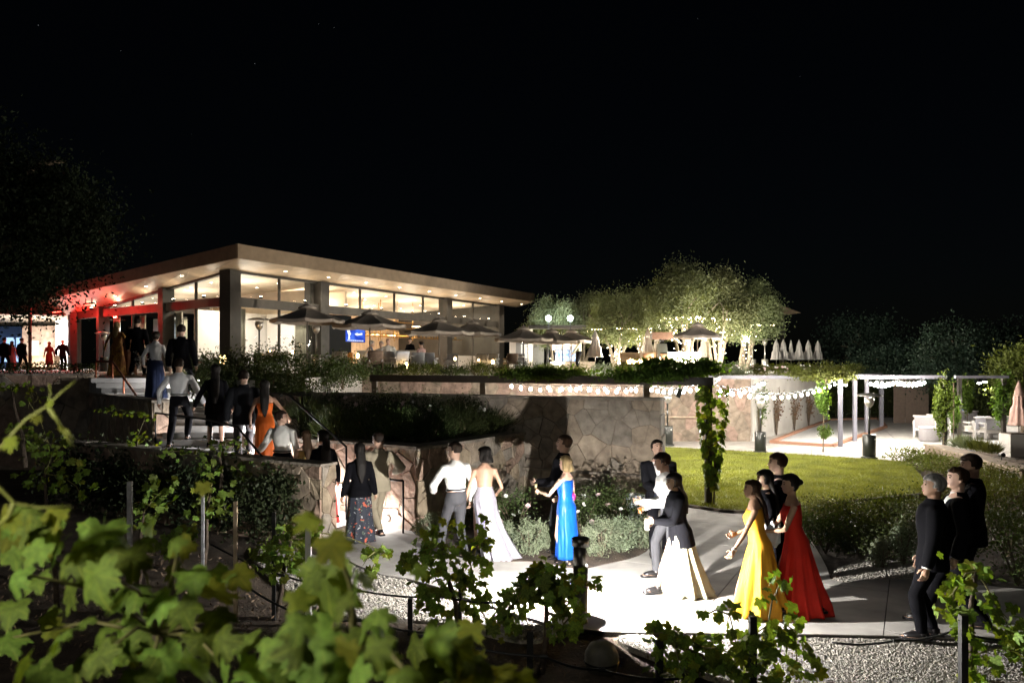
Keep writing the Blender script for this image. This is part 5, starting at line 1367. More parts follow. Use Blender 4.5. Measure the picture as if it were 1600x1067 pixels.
# far roof seen right of the olives
o = thing('far_roof', 'faint sloping roof edge right of the olive trees', 'roof', XY(1240, 60, 6)); a, b, c_ = P(1215, 475, 60), P(1252, 489, 60), P(1220, 492, 60)
mb = MB(); mb.add([a, b, c_, a + Vector((0, 3, 0)), b + Vector((0, 3, 0)), c_ + Vector((0, 3, 0))], [(0, 1, 2), (5, 4, 3), (0, 3, 4, 1), (1, 4, 5, 2), (2, 5, 3, 0)]); obj('roof_slab', mb, FASCIA, o, world=True)
obj('support', MB().beam(P(1222, 492, 61.5), XY(1222, 61.5, ZT), .3, .3), DARKM, o, world=True)

# ---- right hand shrubs
gQ = 'shrubs between the lawn and the right path'
for px, py, Y, rx, rz, m, lab in ((1262, 815, 14.2, .5, .26, SHRUBY, 'shrub right behind the red gown'), (1300, 835, 13.4, .55, .32, SHRUBY, 'olive shrub in the middle of the right bed'), (1355, 835, 13.0, .6, .36, SHRUBY, 'yellow green shrub left of the three men'), (1400, 815, 13.8, .6, .34, SHRUBY, 'shrub just behind the leading man in black'), (1340, 800, 14.6, .6, .22, SHRUB, 'low dark shrub at the lawn edge'),
                                  (1290, 872, 12.4, .6, .34, SHRUB, 'dark low shrub in the shade of the red gown'), (1345, 880, 12.0, .5, .3, SHRUB, 'dark shrub above the small gravel patch'), (1405, 870, 12.2, .5, .42, SHRUB, 'upright shrub beside the men on the path'), (1560, 800, 14.5, .8, .42, SHRUBY, 'broad shrub behind the three men'), (1600, 760, 16, .8, .4, SHRUBY, 'shrub at right edge below the low wall'),
                                  (1575, 850, 12.2, .6, .4, SHRUB, 'dark shrub at the right edge'), (1590, 900, 10.6, .6, .5, SHRUB, 'nearest dark shrub at right edge'), (1500, 770, 16.2, .8, .26, SHRUBY, 'shrub behind the heads of the three men'), (1545, 760, 17.5, .8, .35, SHRUBY, 'shrub left of the pale stone on the bank')):
    shrub('shrub', lab, 'shrub', XY(px, Y, 0), (rx, .5, rz), 2300, .05, m, gQ, k=26)
gC = 'low ground cover mounds below the curved wall'
for px, py, Y, lab in ((1425, 722, 23.3, 'leftmost low mound at the lawn corner'), (1450, 728, 22.3, 'second low mound from lawn corner'), (1475, 735, 21.2, 'third low mound under the curved wall'), (1505, 742, 20.2, 'low mound above the men, mid wall'), (1540, 752, 19.2, 'low mound by the spotlight stake'), (1580, 762, 18.2, 'low mound at right edge under the wall')):
    shrub('ground_cover', lab, 'ground cover', XY(px, Y, 0), (.75, .55, .22), 1500, .06, SHRUBY, gC, k=20)
for px, Y, lab in ((1378, 11.3, 'small silvery shrub at the path edge below the dark shrub'), (1412, 11.5, 'upright pale shrub nearest the leading man')):
    shrub('silver_shrub', lab, 'shrub', XY(px, Y, 0), (.17, .17, .2 if px < 1400 else .3), 900, .045, LAVG, None, k=18)
for i, px in enumerate((1497, 1513, 1530, 1548)):
    shrub('grass_tuft', ['pale spiky grass tuft at the foot of the thick vine', 'pale spiky grass tuft second along the wall', 'green spiky grass tuft third along the wall', 'green spiky grass tuft rightmost along the wall'][i], 'grass', XY(px, 24.1 - i * .6, .36), (.26, .26, .12), 420, .22, LAVG if i < 2 else SHRUBY, 'grass tufts on the curved wall', k=12, spiky=True, stem=False)
o = thing('landscape_stone', 'pale rounded stone lying on the planted bank at right', 'stone', XY(1577, 19.0, .22)); obj('stone', MB().sphere((0, 0, 0), (.24, .16, .11), 14, 8), mat('pale_stone', (.5, .48, .44), rough=.8, var=.2, bump=.3), o, True)
o = thing('spot_stake', 'small dark spotlight stake on the right bank', 'lamp', XY(1565, 20.5, .2)); obj('stake', MB().tube([(0, 0, 0), (0, 0, .3)], .015, 6), STEEL, o); obj('head', MB().tube([(0, -.08, .36), (0, .08, .34)], [.06, .05], 10), STEEL, o)

# ---- patio furniture at right
PFR = mat('pale_frame', (.62, .58, .55), rough=.5, var=.06, bump=.05); PCU = mat('pale_cushion', (.62, .58, .52), rough=.9, var=.08, bump=.1); GRYW = mat('grey_weave', (.22, .21, .22), rough=.85, var=.15, scale=40, bump=.4)
def lounge(p, rz, label, w_=.8):
    o = thing('lounge_chair', label, 'chair', p, R(rz), 'pale lounge furniture on the right patio')
    obj('seat_frame', MB().box((0, 0, .3), (w_, .72, .07)), PFR, o); obj('seat_cushion', MB().box((0, 0, .40), (w_ - .12, .64, .13)), PCU, o)
    obj('back_panel', MB().box((0, .34, .60), (w_ - .1, .06, .44)), GRYW, o); obj('top_rail', MB().box((0, .34, .84), (w_, .08, .05)), PFR, o)
    for sx in (-1, 1):
        obj('armrest', MB().box((sx * (w_ / 2 - .03), -.02, .62), (.07, .76, .05)), PFR, o)
        for sy in (-1, 1): obj('leg', MB().box((sx * (w_ / 2 - .03), sy * .34, .3), (.06, .06, .6)), PFR, o)
    return o
lounge(XY(1445, 31.5), 150, 'pale rounded lounge chair left of the thick vine post'); lounge(XY(1462, 32.5), 170, 'pale lounge seat half behind the thick vine post', .9)
lounge(XY(1522, 31.0), 200, 'white framed lounge chair left of the two in front of the table'); lounge(XY(1545, 30.6), 185, 'white framed grey woven chair right of the two'); lounge(XY(1505, 34), 10, 'long pale sofa behind the table', 2.0); lounge(XY(1580, 31), -30, 'pale lounge chair with cushions near right edge')
o = thing('low_table', 'pale square low table between the white framed chairs', 'table', XY(1560, 32.3)); obj('table_top', MB().box((0, 0, .5), (1.4, .8, .06)), PFR, o)
for sx in (-1, 1):
    for sy in (-1, 1): obj('leg', MB().box((sx * .62, sy * .33, .235), (.07, .07, .47)), PFR, o)
o = thing('drum_table', 'grey drum side table beside the pale rounded chair', 'table', XY(1453, 29.8)); obj('drum', MB().lathe([(.36, 0), (.38, .05), (.38, .45), (.36, .5), (.01, .5)], 18), GRYW, o, True); obj('top', MB().lathe([(.39, .505), (.39, .54), (.01, .54)], 18), PFR, o)
o = thing('planter_box', 'pale concrete planter box at the right edge', 'planter', XY(1592, 25.0)); obj('box', MB().box((0, 0, .35), (.9, .6, .7)), CONCW, o); obj('soil', MB().box((0, 0, .71), (.8, .5, .03)), SOIL, o)
o = thing('white_cabinet', 'small white and blue cabinet glowing behind the sofas', 'cabinet', XY(1499, 36)); obj('body', MB().box((0, 0, .75), (.55, .5, 1.3)), mat('white_enamel', (.7, .75, .85), rough=.4, var=.05), o); obj('door', MB().box((0, -.26, .5), (.5, .02, .7)), mat('blue_door', (.25, .35, .7), rough=.4, var=.05), o); obj('handle', MB().box((.2, -.28, .8), (.03, .03, .2)), STEEL, o)
umbrella_closed(XY(1592, 27, 0), 2.25, 'closed rosy umbrella at the right edge of the patio', mat('canvas_rose', (.42, .28, .24), rough=.9, var=.1), 'closed umbrellas', .26)
# trestle table by the stone wall
o = thing('trestle_table', 'pale trestle table standing against the rubble wall by the lawn', 'table', G(1066, 689)); obj('table_top', MB().box((0, 0, .92), (1.5, .6, .05)), mat('table_wood', (.42, .33, .25), rough=.7, var=.2), o)
for sx in (-1, 1):
    for sy in (-1, 1): obj('leg', MB().beam((sx * .55, sy * .05, .9), (sx * .68, sy * .3, 0), .06, .06), mat('white_paint', (.7, .68, .65), rough=.5, var=.05), o)
    obj('stretcher', MB().box((sx * .62, 0, .35), (.04, .36, .05)), MATS['white_paint'], o)

# dark creeper matted over the low stair wall
for i in range(5):
    c = F0 + d1 * (.85 + i * 1.45) + n1 * .16 + Vector((0, 0, .62))
    vine_mass(['dark creeper matted over the low stair wall nearest its end', 'dark creeper second from the end of the low stair wall', 'dark creeper in the middle of the low stair wall', 'dark creeper fourth along the low stair wall', 'dark creeper at the far left of the low stair wall'][i], c, (.8, .22, .55), 2600, .085, DKTREE, [[(c.x, c.y, -.05), (c.x + .1, c.y, .6), (c.x - .1, c.y, 1.2)]], name='wall_creeper', tight=.3, k=30)
# ================================================================== GRAPE VINES (each leaf an object)
HALF = [(0, 1.0), (9, .86), (17, .82), (24, .66), (33, .60), (42, .78), (52, .93), (62, .80), (72, .80), (82, .60), (92, .56), (103, .68), (116, .76), (128, .66), (142, .64), (156, .52), (170, .30)]
def leaf_mesh(name, mt, seed=0, cup=.25, hires=False):
    rd = random.Random(seed); out = []
    H2 = HALF if not hires else [q for i, (a, r_) in enumerate(HALF) for q in ([(a, r_ * 1.03)] + ([((a + HALF[i + 1][0]) / 2, (r_ + HALF[i + 1][1]) / 2 * .92)] if i < len(HALF) - 1 else []))]
    for s in (1, -1):
        seq = H2 if s == 1 else list(reversed(H2))[:-1]
        for a, r_ in seq:
            r_ *= rd.uniform(.90, 1.10); out.append((math.sin(R(a)) * r_ * s, math.cos(R(a)) * r_))
    def zf(x, y):
        r2 = x * x + y * y
        return -cup * r2 * .5 + .10 * math.sin(x * 5 + seed) * abs(x) + .08 * abs(x) + .06 * math.sin(y * 4 + seed * 2)
    lev = (.35, .7, 1.0) if hires else (1.0,)
    vs = [(0, 0, .03)]; n = len(out)
    for l in lev: vs += [(x * l, y * l, zf(x * l, y * l)) for x, y in out]
    fs = [(0, 1 + (k + 1) % n, 1 + k) for k in range(n)]
    for j in range(len(lev) - 1):
        fs += [(1 + j * n + k, 1 + j * n + (k + 1) % n, 1 + (j + 1) * n + (k + 1) % n, 1 + (j + 1) * n + k) for k in range(n)]
    b = len(vs); vs += [(-.012, 0, .02), (.012, 0, .02), (0, -.7, -.12)]; fs.append((b, b + 1, b + 2))
    mb = MB(); mb.add([(x * .5, y * .5, z * .5) for x, y, z in vs], fs)
    return mb.mesh(name, mt, True)
GVM = leafmat('grape_leaf', (.135, .205, .036), trans=.34, var=.38, scale=7, rnd=.42, hue=.02, vein=True)
GVY = leafmat('grape_leaf_young', (.17, .20, .025), trans=.42, var=.18, scale=6, rnd=.25, hue=.015, vein=True)
CANE = mat('vine_cane', (.14, .13, .045), rough=.7, var=.3, scale=20, bump=.3)
TRUNKM = mat('vine_trunk', (.07, .052, .038), rough=.95, var=.4, scale=18, bump=1, bscale=60, bdist=.01)
LF = [leaf_mesh('leaf', GVM, i, .15 + .15 * i) for i in range(4)] + [leaf_mesh('leaf', GVY, 7, .3)]
LH = [leaf_mesh('leaf', GVM, 10 + i, .3 + .22 * i, True) for i in range(4)] + [leaf_mesh('leaf', GVY, 17, .5, True)]
def put_leaf(par, pw, size, n, tip, young=False, hi=False):
    n = Vector(n).normalized(); t = Vector(tip); t = (t - n * t.dot(n))
    t = t.normalized() if t.length > 1e-4 else n.orthogonal().normalized()
    x = t.cross(n)
    M = Matrix((x, t, n)).transposed().to_4x4(); M = M @ Matrix.Scale(size, 4); M.translation = Vector(pw) - wloc(par)
    L_ = LH if hi else LF
    o = obj('leaf', L_[4] if young else random.choice(L_[:4]), None, par); o.matrix_basis = M
    return o
def rand_leaf(par, p, size, hi=False, young=None, face=(0, -.5, .6), sp=.6, droop=-.8):
    n = Vector((random.gauss(face[0], sp), random.gauss(face[1], sp), random.gauss(face[2], sp * .7)))
    put_leaf(par, p, size, n, (random.gauss(0, .6), random.gauss(0, .4), droop + random.gauss(0, .4)), (random.random() < .15) if young is None else young, hi)
def vine(label, base, blobs, Y, n, size=.12, top=None, group='grape vines in the near row'):
    """blobs: (px, py, rx, ry) silhouettes of the leaf masses at depth Y"""
    o = thing('grape_vine', label, 'grape vine', base, 0, group); base = Vector(base)
    tot = sum(b[2] * b[3] for b in blobs); head = P(blobs[0][0], blobs[0][1], Y) if top is None else Vector(top)
    obj('trunk', MB().tube([base + Vector((0, 0, -.1)), base.lerp(head, .35) + Vector((.02, 0, 0)), base.lerp(head, .7) - Vector((.02, 0, 0)), head], [.035, .028, .022, .014], 8), TRUNKM, o, True, world=True)
    hubs = [head]
    for px, py, rx, ry in blobs:
        c = P(px, py, Y + random.uniform(-.15, .15)); near = min(hubs, key=lambda h_: (h_ - c).length); hubs.append(c); m = near.lerp(c, .5) + Vector((0, .03, .04))
        obj('cane', MB().tube([near, m, c, c + Vector((random.uniform(-.1, .1), 0, -.1))], [.009, .007, .006, .003], 5), CANE, o, world=True)
        k = max(3, round(n * rx * ry / tot)); s = Y / FPX
        for _ in range(k):
            a = random.uniform(0, 6.283); r_ = math.sqrt(random.random())
            q = c + Vector((math.cos(a) * r_ * rx * s, random.gauss(0, .14), math.sin(a) * r_ * ry * s))
            rand_leaf(o, q, size * random.uniform(.75, 1.45))
    return o
vine('leafy vine in front of the silver gown, on the pale gravel', G(719, 988, -.03), [(690, 850, 45, 32), (660, 880, 32, 30), (735, 880, 30, 40), (757, 835, 16, 30), (690, 920, 42, 28), (665, 945, 22, 20), (742, 930, 22, 26), (640, 868, 20, 14), (752, 955, 12, 14), (690, 960, 20, 16)], 8.55, 280)
vine('vine in front of the bollard, dark against the bright path', G(845, 1040, -.08), [(862, 900, 44, 18), (835, 912, 34, 24), (800, 945, 34, 22), (870, 930, 36, 30), (912, 905, 26, 12), (880, 975, 26, 24), (785, 975, 26, 18), (905, 965, 12, 22)], 7.7, 280)
vine('broad dark vine below the yellow gown', G(1180, 1064, -.1), [(1022, 990, 32, 16), (1052, 1003, 26, 20), (1100, 1012, 36, 24), (1155, 1030, 46, 34), (1200, 975, 30, 34), (1217, 915, 17, 24), (1243, 985, 22, 34), (1180, 1048, 50, 20), (1062, 1042, 36, 24), (1140, 960, 14, 24), (1100, 962, 8, 14), (1245, 1030, 20, 30), (1030, 1055, 26, 14), (1190, 1010, 40, 30)], 7.1, 300, .125)
vine('vine at the lower right corner before the men in black', G(1510, 1070, -.1), [(1525, 893, 22, 11), (1498, 915, 14, 16), (1488, 950, 15, 22), (1505, 985, 16, 14), (1560, 950, 15, 18), (1578, 985, 22, 22), (1597, 1020, 16, 30), (1530, 1020, 16, 18), (1515, 1050, 12, 12)], 7.2, 200, .12)
vine('shaded vine beside the end of the low stair wall', G(428, 965, -.05), [(455, 845, 24, 28), (430, 868, 26, 18), (405, 860, 14, 18), (470, 880, 20, 14), (490, 830, 12, 16), (440, 890, 22, 12), (600, 862, 14, 8), (575, 870, 16, 10), (580, 890, 8, 12)], 9.3, 190, .12)
for bx, blobs, Y, lab in ((316, [(330, 760, 26, 44), (318, 800, 18, 26), (350, 790, 16, 22)], 11.2, 'dim vine behind the wooden stake'), (270, [(270, 850, 14, 22), (283, 832, 8, 14)], 8.4, 'sparse dim vine on the dark soil'), (215, [(225, 800, 26, 40), (250, 770, 22, 30)], 10.5, 'dim vine beside the pale metal stake'),
                           (90, [(70, 740, 44, 34), (120, 760, 30, 28), (85, 700, 30, 20)], 9.5, 'dim vine in the dark at left')):
    vine(lab, XY(bx, Y, -.08), blobs, Y, 70, .12, group='dim vines in the back row')
# climbing leaves on the stair walls
vine('creeper spilling over the low stair wall by the white shirts', P(345, 760, 13.4), [(345, 695, 20, 14), (370, 690, 14, 10), (355, 705, 22, 8), (300, 712, 30, 8), (260, 705, 20, 8), (400, 725, 30, 7), (450, 735, 26, 6), (380, 745, 22, 20)], 13.6, 130, .10, group='creepers on the stair walls')
vine('creeper lit green at the end of the left stair wall', P(216, 730, 15.4), [(215, 682, 15, 10), (205, 690, 10, 8), (240, 695, 10, 6), (228, 650, 18, 8), (200, 645, 20, 6), (170, 640, 22, 6), (195, 720, 20, 14)], 15.6, 110, .10, group='creepers on the stair walls')
vine('bright vine shoots at left edge under the hedge', P(40, 720, 12), [(18, 603, 12, 6), (32, 600, 12, 6), (48, 612, 12, 9), (60, 622, 10, 8), (45, 628, 8, 6), (8, 606, 8, 5), (75, 690, 40, 20), (30, 680, 30, 18)], 12.2, 100, .10, group='creepers on the stair walls')
# post wound with a climber at the lawn corner
o = thing('climbing_vine', 'lush green climber covering the tall post at the lawn corner', 'vine', A_ + Vector((.02, -.12, 0))); pw = wloc(o)
st = MB(); st.tube([pw + Vector((.05, -.02, 0)), pw + Vector((.1, 0, .7)), pw + Vector((-.02, -.05, 1.5)), pw + Vector((.02, 0, 2.4))], .02, 6); obj('stem', st, WOODSTEM, o, world=True)
for i in range(290):
    z = 2.45 - 2.1 * random.random() ** 1.15; wd = .12 + .20 * min(1, max(0, (z - .5) / 1.5)); a = random.uniform(0, 6.28)
    q = pw + Vector((.03 + math.cos(a) * wd, math.sin(a) * wd * .9, z)); rand_leaf(o, q, .20 * random.uniform(.7, 1.2), young=random.random() < .1, face=(math.cos(a), math.sin(a), .5), sp=.35, droop=-1)
# trellis stakes, hoses
gk = 'vineyard stakes'
for px, y0, y1, Y, lab, m, r_ in ((203, 752, 880, 8.4, 'pale galvanised stake in the dark at left', mat('galvanised', (.40, .40, .42), rough=.5, var=.4, scale=14, bump=.2, metal=.5), .022), (368, 783, 930, 9.3, 'pale wooden stake at the edge of the mulch', mat('stake_wood', (.42, .32, .22), rough=.8, var=.25, stretch=(8, 8, 1)), .02), (317, 770, 900, 10.2, 'thin grey stake beside the dim vine', MATS['galvanised'], .016),
                              (482, 815, 900, 9.0, 'short white stake end near the wall corner', MATS['white_paint'], .03), (719, 900, 990, 8.55, 'slim stake in the vine before the silver gown', BLACKM, .018), (641, 935, 985, 8.7, 'dark stake left in the gravel vine', BLACKM, .025), (1505, 960, 1100, 7.0, 'dark square stake at lower right', BLACKM, .03), (1030, 1000, 1100, 7.0, 'stub of dark stake below the bright path', BLACKM, .03), (1176, 962, 1040, 7.0, 'dark stake rising from the broad vine', BLACKM, .03), (828, 985, 1080, 7.6, 'dark stake under the bollard vine', BLACKM, .03), (428, 800, 980, 9.2, 'dark stake in the shaded vine', BLACKM, .02)):
    a, b = P(px, y0, Y), P(px, y1, Y); b.z = min(b.z, -.06); o = thing('vine_stake', lab, 'stake', b, 0, gk)
    obj('stake', MB().beam(a, b, r_ * 2, r_ * 2), m, o, world=True); obj('wire_clip', MB().tube([a - Vector((r_ * 1.4, 0, .05)), a + Vector((r_ * 1.4, 0, -.05))], .006, 5), STEEL, o, world=True)
for pts, lab in (([P(330, 850, 9.4), P(440, 898, 9.2), P(560, 922, 9.0), P(690, 932, 8.7), P(800, 940, 8.2)], 'black drip hose across the pale gravel'), ([P(370, 905, 7.6), P(470, 960, 7.4), P(560, 968, 7.4), P(700, 990, 7.2)], 'black drip hose over the dark soil'), ([P(700, 1000, 6.6), P(850, 1025, 6.5), P(940, 1046, 6.6), P(1060, 1060, 6.8)], 'black drip hose near the round stone'), ([P(1300, 1003, 7.6), P(1400, 1000, 7.5), P(1490, 985, 7.4), P(1600, 1000, 7.2)], 'black drip hose at lower right between vines')):
    o = thing('drip_hose', lab, 'hose', pts[0], 0, 'drip hoses along the vine rows'); pp = []
    for a, b in zip(pts, pts[1:]):
        for i in range(6): q = a.lerp(b, i / 6); q.z -= .03 * math.sin(math.pi * i / 6); pp.append(q)
    obj('hose', MB().tube(pp + [pts[-1]], .011, 6), BLACKM, o, True, world=True)
    for a in pts[1:-1]: obj('emitter', MB().tube([a - Vector((.03, 0, 0)), a + Vector((.03, 0, 0))], .018, 6), BLACKM, o, world=True)

# ---- foreground vines close to the camera
def near_vine(label, leaves, Y0, base_px, fill=2):
    base = XY(base_px, Y0, 1.0); o = thing('grape_vine', label, 'grape vine', base, 0, 'blurred vines close to the viewer')
    cs = []
    for e in leaves:
        if len(e) < 4 and random.random() < .06: continue
        px, py, w_ = e[:3]; Y = Y0 + random.uniform(-.25, .3); c = P(px, py, Y); cs.append(c); s = w_ * Y / FPX * 1.55
        yng = len(e) > 3
        n = (random.gauss(-.1, .55), -.65 + random.gauss(0, .25), .5 + random.gauss(0, .35)); put_leaf(o, c, s, n, (random.gauss(0, .45), .1, -1), yng, True)
        for _ in range(fill if random.random() < .4 else 0):
            q = c + Vector((random.gauss(0, .05), random.uniform(.06, .3), random.gauss(-.02, .05))); rand_leaf(o, q, s * random.uniform(.6, .95), True, random.random() < .12, face=(0, -.6, .6), sp=.4)
    cs.sort(key=lambda v: v.x)
    foot = Vector((base.x, base.y + .2, -.12)); hub = sum(cs, Vector()) / len(cs); hub.z -= .12; hub.y += .2
    obj('trunk', MB().tube([foot, foot.lerp(hub, .5) + Vector((.05, 0, 0)), hub], [.04, .03, .02], 8), TRUNKM, o, True, world=True)
    for i in range(0, len(cs), 3):
        c = cs[i]; obj('cane', MB().tube([hub, hub.lerp(c, .5) + Vector((0, .04, .03)), c + Vector((0, .02, 0))], [.006, .005, .003], 6), CANE, o, True, world=True)
    return o
near_vine('big blurred vine leaves in the lower left corner', [(62, 858, 44), (95, 852, 55), (150, 898, 78), (158, 836, 72), (190, 852, 48), (216, 924, 66), (245, 895, 62), (253, 940, 55), (331, 921, 70, 1), (371, 897, 44, 1), (164, 981, 56), (201, 979, 60), (130, 1033, 52), (155, 1025, 56), (187, 1019, 66), (253, 1028, 66), (316, 996, 58), (302, 1036, 76), (37, 1036, 54), (80, 1019, 40), (100, 1059, 46), (20, 860, 50), (28, 900, 46), (10, 1000, 50), (225, 1060, 70), (350, 1050, 60), (285, 950, 50), (120, 870, 60), (60, 905, 40), (276, 846, 34), (205, 870, 60), (300, 900, 50), (340, 960, 50), (230, 985, 66), (100, 990, 50), (60, 1050, 50), (20, 950, 50), (385, 1000, 50), (350, 1000, 56), (400, 1045, 56), (170, 940, 60), (110, 925, 50)], 1.9, 150, 1)
near_vine('bright blurred vine leaves left of centre at the bottom', [(486, 812, 44, 1), (518, 850, 54, 1), (510, 907, 98), (555, 910, 56), (541, 944, 52), (501, 999, 96), (544, 1013, 50, 1), (576, 976, 58), (452, 1048, 64), (490, 1048, 60), (604, 1042, 48), (630, 1056, 50), (530, 880, 60), (470, 970, 50), (560, 1050, 60), (520, 1060, 70), (430, 1010, 60), (470, 1010, 60), (600, 960, 40), (590, 1010, 50)], 1.4, 510, 1)
near_vine('dark blurred vine leaves along the bottom edge', [(680, 1000, 78), (696, 1033, 60), (734, 1048, 76, 1), (777, 1052, 60, 1), (812, 1058, 44, 1), (650, 1010, 50), (715, 1010, 50), (660, 1056, 60), (755, 1065, 60)], 2.0, 700, 1)
# young shoots reaching up at the left edge
o = thing('grape_vine', 'young curling vine shoots with bud leaves at the left edge', 'grape vine', P(0, 800, 1.5), 0, 'blurred vines close to the viewer')
def shoot(pts, Y, r_=.004): obj('cane', MB().tube([P(a, b, Y + .01 * i) for i, (a, b) in enumerate(pts)], [r_ * (1 - .5 * i / len(pts)) for i in range(len(pts))], 6), mat('young_shoot', (.22, .24, .05), rough=.6, var=.2, bump=.1), o, True, world=True)
shoot([(-20, 748), (0, 762), (22, 786), (60, 793), (112, 791)], 1.5); shoot([(22, 786), (14, 806), (-8, 826)], 1.5, .005)
shoot([(-10, 712), (18, 680), (40, 656), (75, 634), (97, 612), (118, 596)], 1.6); shoot([(75, 634), (92, 660), (104, 680), (115, 698)], 1.6, .005); shoot([(75, 634), (79, 615), (77, 600)], 1.6, .002); shoot([(104, 672), (112, 680), (116, 688)], 1.6, .003)
for px, py, w_ in ((16, 690, 30), (57, 653, 17), (78, 630, 16), (96, 668, 10), (8, 800, 30), (20, 812, 34), (45, 815, 30)):
    put_leaf(o, P(px, py, 1.58), w_ * 1.58 / FPX * 1.3, (random.gauss(0, .3), -.8, .4), (random.gauss(0, .5), 0, -1), True, True)
for k in range(30):
    put_leaf(o, P(random.uniform(0, 105), random.uniform(795, 850), 1.9 + random.uniform(-.2, .3)), .085 * random.uniform(.7, 1.3), (random.gauss(0, .5), -.6, .6), (random.gauss(0, .5), 0, -1), random.random() < .2, True)

# warm lamp post just behind the viewpoint: it lights the nearest vine leaves from the front
o = thing('lamp_post', 'warm globe lamp on a post behind the viewpoint', 'lamp', (-2.0, .15, -.1))
obj('post', MB().tube([(0, 0, 0), (0, 0, 3.3)], [.05, .04], 12), BLACKM, o, True); obj('base', MB().lathe([(.12, 0), (.12, .04), (.05, .1)], 16), BLACKM, o, True)
obj('globe', MB().sphere((0, 0, 3.45), .14, 16, 10), emission('post_globe', (1, .94, .78), 340 / (math.pi * 4 * math.pi * .14 ** 2)), o, True); obj('collar', MB().lathe([(.06, 3.26), (.09, 3.32), (.05, 3.33)], 16), BLACKM, o)

# ================================================================== PEOPLE
_WS = bpy.data.scenes.new("workshop")          # scratch scene: modifiers are evaluated there, away from the big one
def baked(o):
    _WS.collection.objects.link(o)
    with bpy.context.temp_override(scene=_WS, view_layer=_WS.view_layers[0]):
        dg = bpy.context.evaluated_depsgraph_get()
        me = bpy.data.meshes.new_from_object(o.evaluated_get(dg))
    bpy.data.objects.remove(o)
    return me
def remesh(mb, vox, it=3):
    me = mb.mesh("tmp")
    o = bpy.data.objects.new("tmp", me)
    m = o.modifiers.new("r", 'REMESH'); m.mode = 'VOXEL'; m.voxel_size = vox
    s = o.modifiers.new("s", 'SMOOTH'); s.iterations = it; s.factor = .5
    out = baked(o); bpy.data.meshes.remove(me)
    if out.polygons:
        out.polygons.foreach_set('use_smooth', [True] * len(out.polygons))
    return out
_WD = rng.normal(size=(7, 3)); _WP = rng.uniform(0, 6.3, 7)
def wrinkle(me, amp, freq, str_=(1, 1, .45), seed=0):
    """cloth folds: a few crossing waves along the normals"""
    n = len(me.vertices)
    if not n: return
    co = np.empty(n * 3, np.float32); me.vertices.foreach_get('co', co); co = co.reshape(-1, 3)
    no = np.empty(n * 3, np.float32); me.vertex_normals.foreach_get('vector', no); no = no.reshape(-1, 3)
    q = co * np.array(str_) * freq
    h = np.zeros(n)
    warp = np.sin(q @ _WD[6] * .5 + seed)
    for j in range(6):
        h += np.sin(q @ _WD[j] * (1 + .35 * j) + _WP[j] + seed * (j + 1) + warp * 1.2) / (1 + .5 * j)
    co = co + no * (h * amp * .33)[:, None]
    me.vertices.foreach_set('co', co.astype(np.float32).ravel()); me.update()
def ik(a, c, l1, l2, pole):
    a, c = Vector(a), Vector(c)
    d = c - a
    L = min(d.length, (l1 + l2) * .998)
    d = d.normalized()
    c = a + d * L
    x = (l1 * l1 - l2 * l2 + L * L) / (2 * L)
    h = math.sqrt(max(l1 * l1 - x * x, 0))
    p = Vector(pole); p = (p - d * p.dot(d))
    p = p.normalized() if p.length > 1e-6 else Vector((0, 1, 0))
    return a + d * x + p * h, c

SKIN = {k: mat('skin_' + k, c, rough=.5, var=.12, scale=10, bump=.03) for k, c in
        dict(fair=(.56, .36, .27), tan=(.42, .25, .17), olive=(.46, .29, .2)).items()}
HAIR = {k: mat('hair_' + k, c, rough=.62, var=.45, scale=30, bump=.5, bscale=60, stretch=(1, 1, .12), spec=.18) for k, c in
        dict(black=(.012, .01, .009), brown=(.045, .025, .014), dark=(.022, .014, .01), blond=(.36, .26, .13), grey=(.3, .29, .28), auburn=(.12, .05, .02)).items()}
def cloth(name, col, rough=.88, sheen=0, **k):
    k.setdefault('spec', .15)
    k.setdefault('var', .14)
    return mat('cloth_' + name, col, rough=rough, sheen=sheen, scale=5, bump=.25, bscale=90, bdist=.003, **k)
EYE = mat('eye', (.02, .015, .012), rough=.15, var=0, bump=0)
LIP = mat('lips', (.38, .13, .11), rough=.45, var=.05, bump=0)
SHOE = mat('shoe_leather', (.012, .011, .012), rough=.3, var=.2, bump=.1)

class Fig: pass
TM = [(.455, .04, .04, 0), (.48, .084, .062, -.002), (.53, .095, .07, -.004), (.58, .086, .062, 0), (.63, .080, .058, .004), (.70, .093, .068, .004), (.755, .102, .070, .0), (.79, .098, .062, -.003), (.815, .074, .05, -.006), (.835, .048, .038, -.006), (.85, .034, .034, -.004)]
TF = [(.455, .04, .04, 0), (.48, .088, .066, -.004), (.53, .100, .076, -.008), (.58, .084, .060, 0), (.63, .068, .051, .004), (.70, .080, .066, .010), (.735, .084, .068, .012), (.77, .086, .054, .0), (.80, .086, .048, -.004), (.825, .056, .040, -.006), (.85, .028, .030, -.004)]
HEADR = [(0.0, .15, .12, .24), (.05, .22, .2, .19), (.14, .275, .3, .10), (.26, .315, .37, .04), (.4, .34, .415, .0), (.55, .36, .44, -.02), (.7, .36, .445, -.03), (.83, .315, .39, -.035), (.93, .21, .26, -.035), (1.0, .05, .07, -.035)]

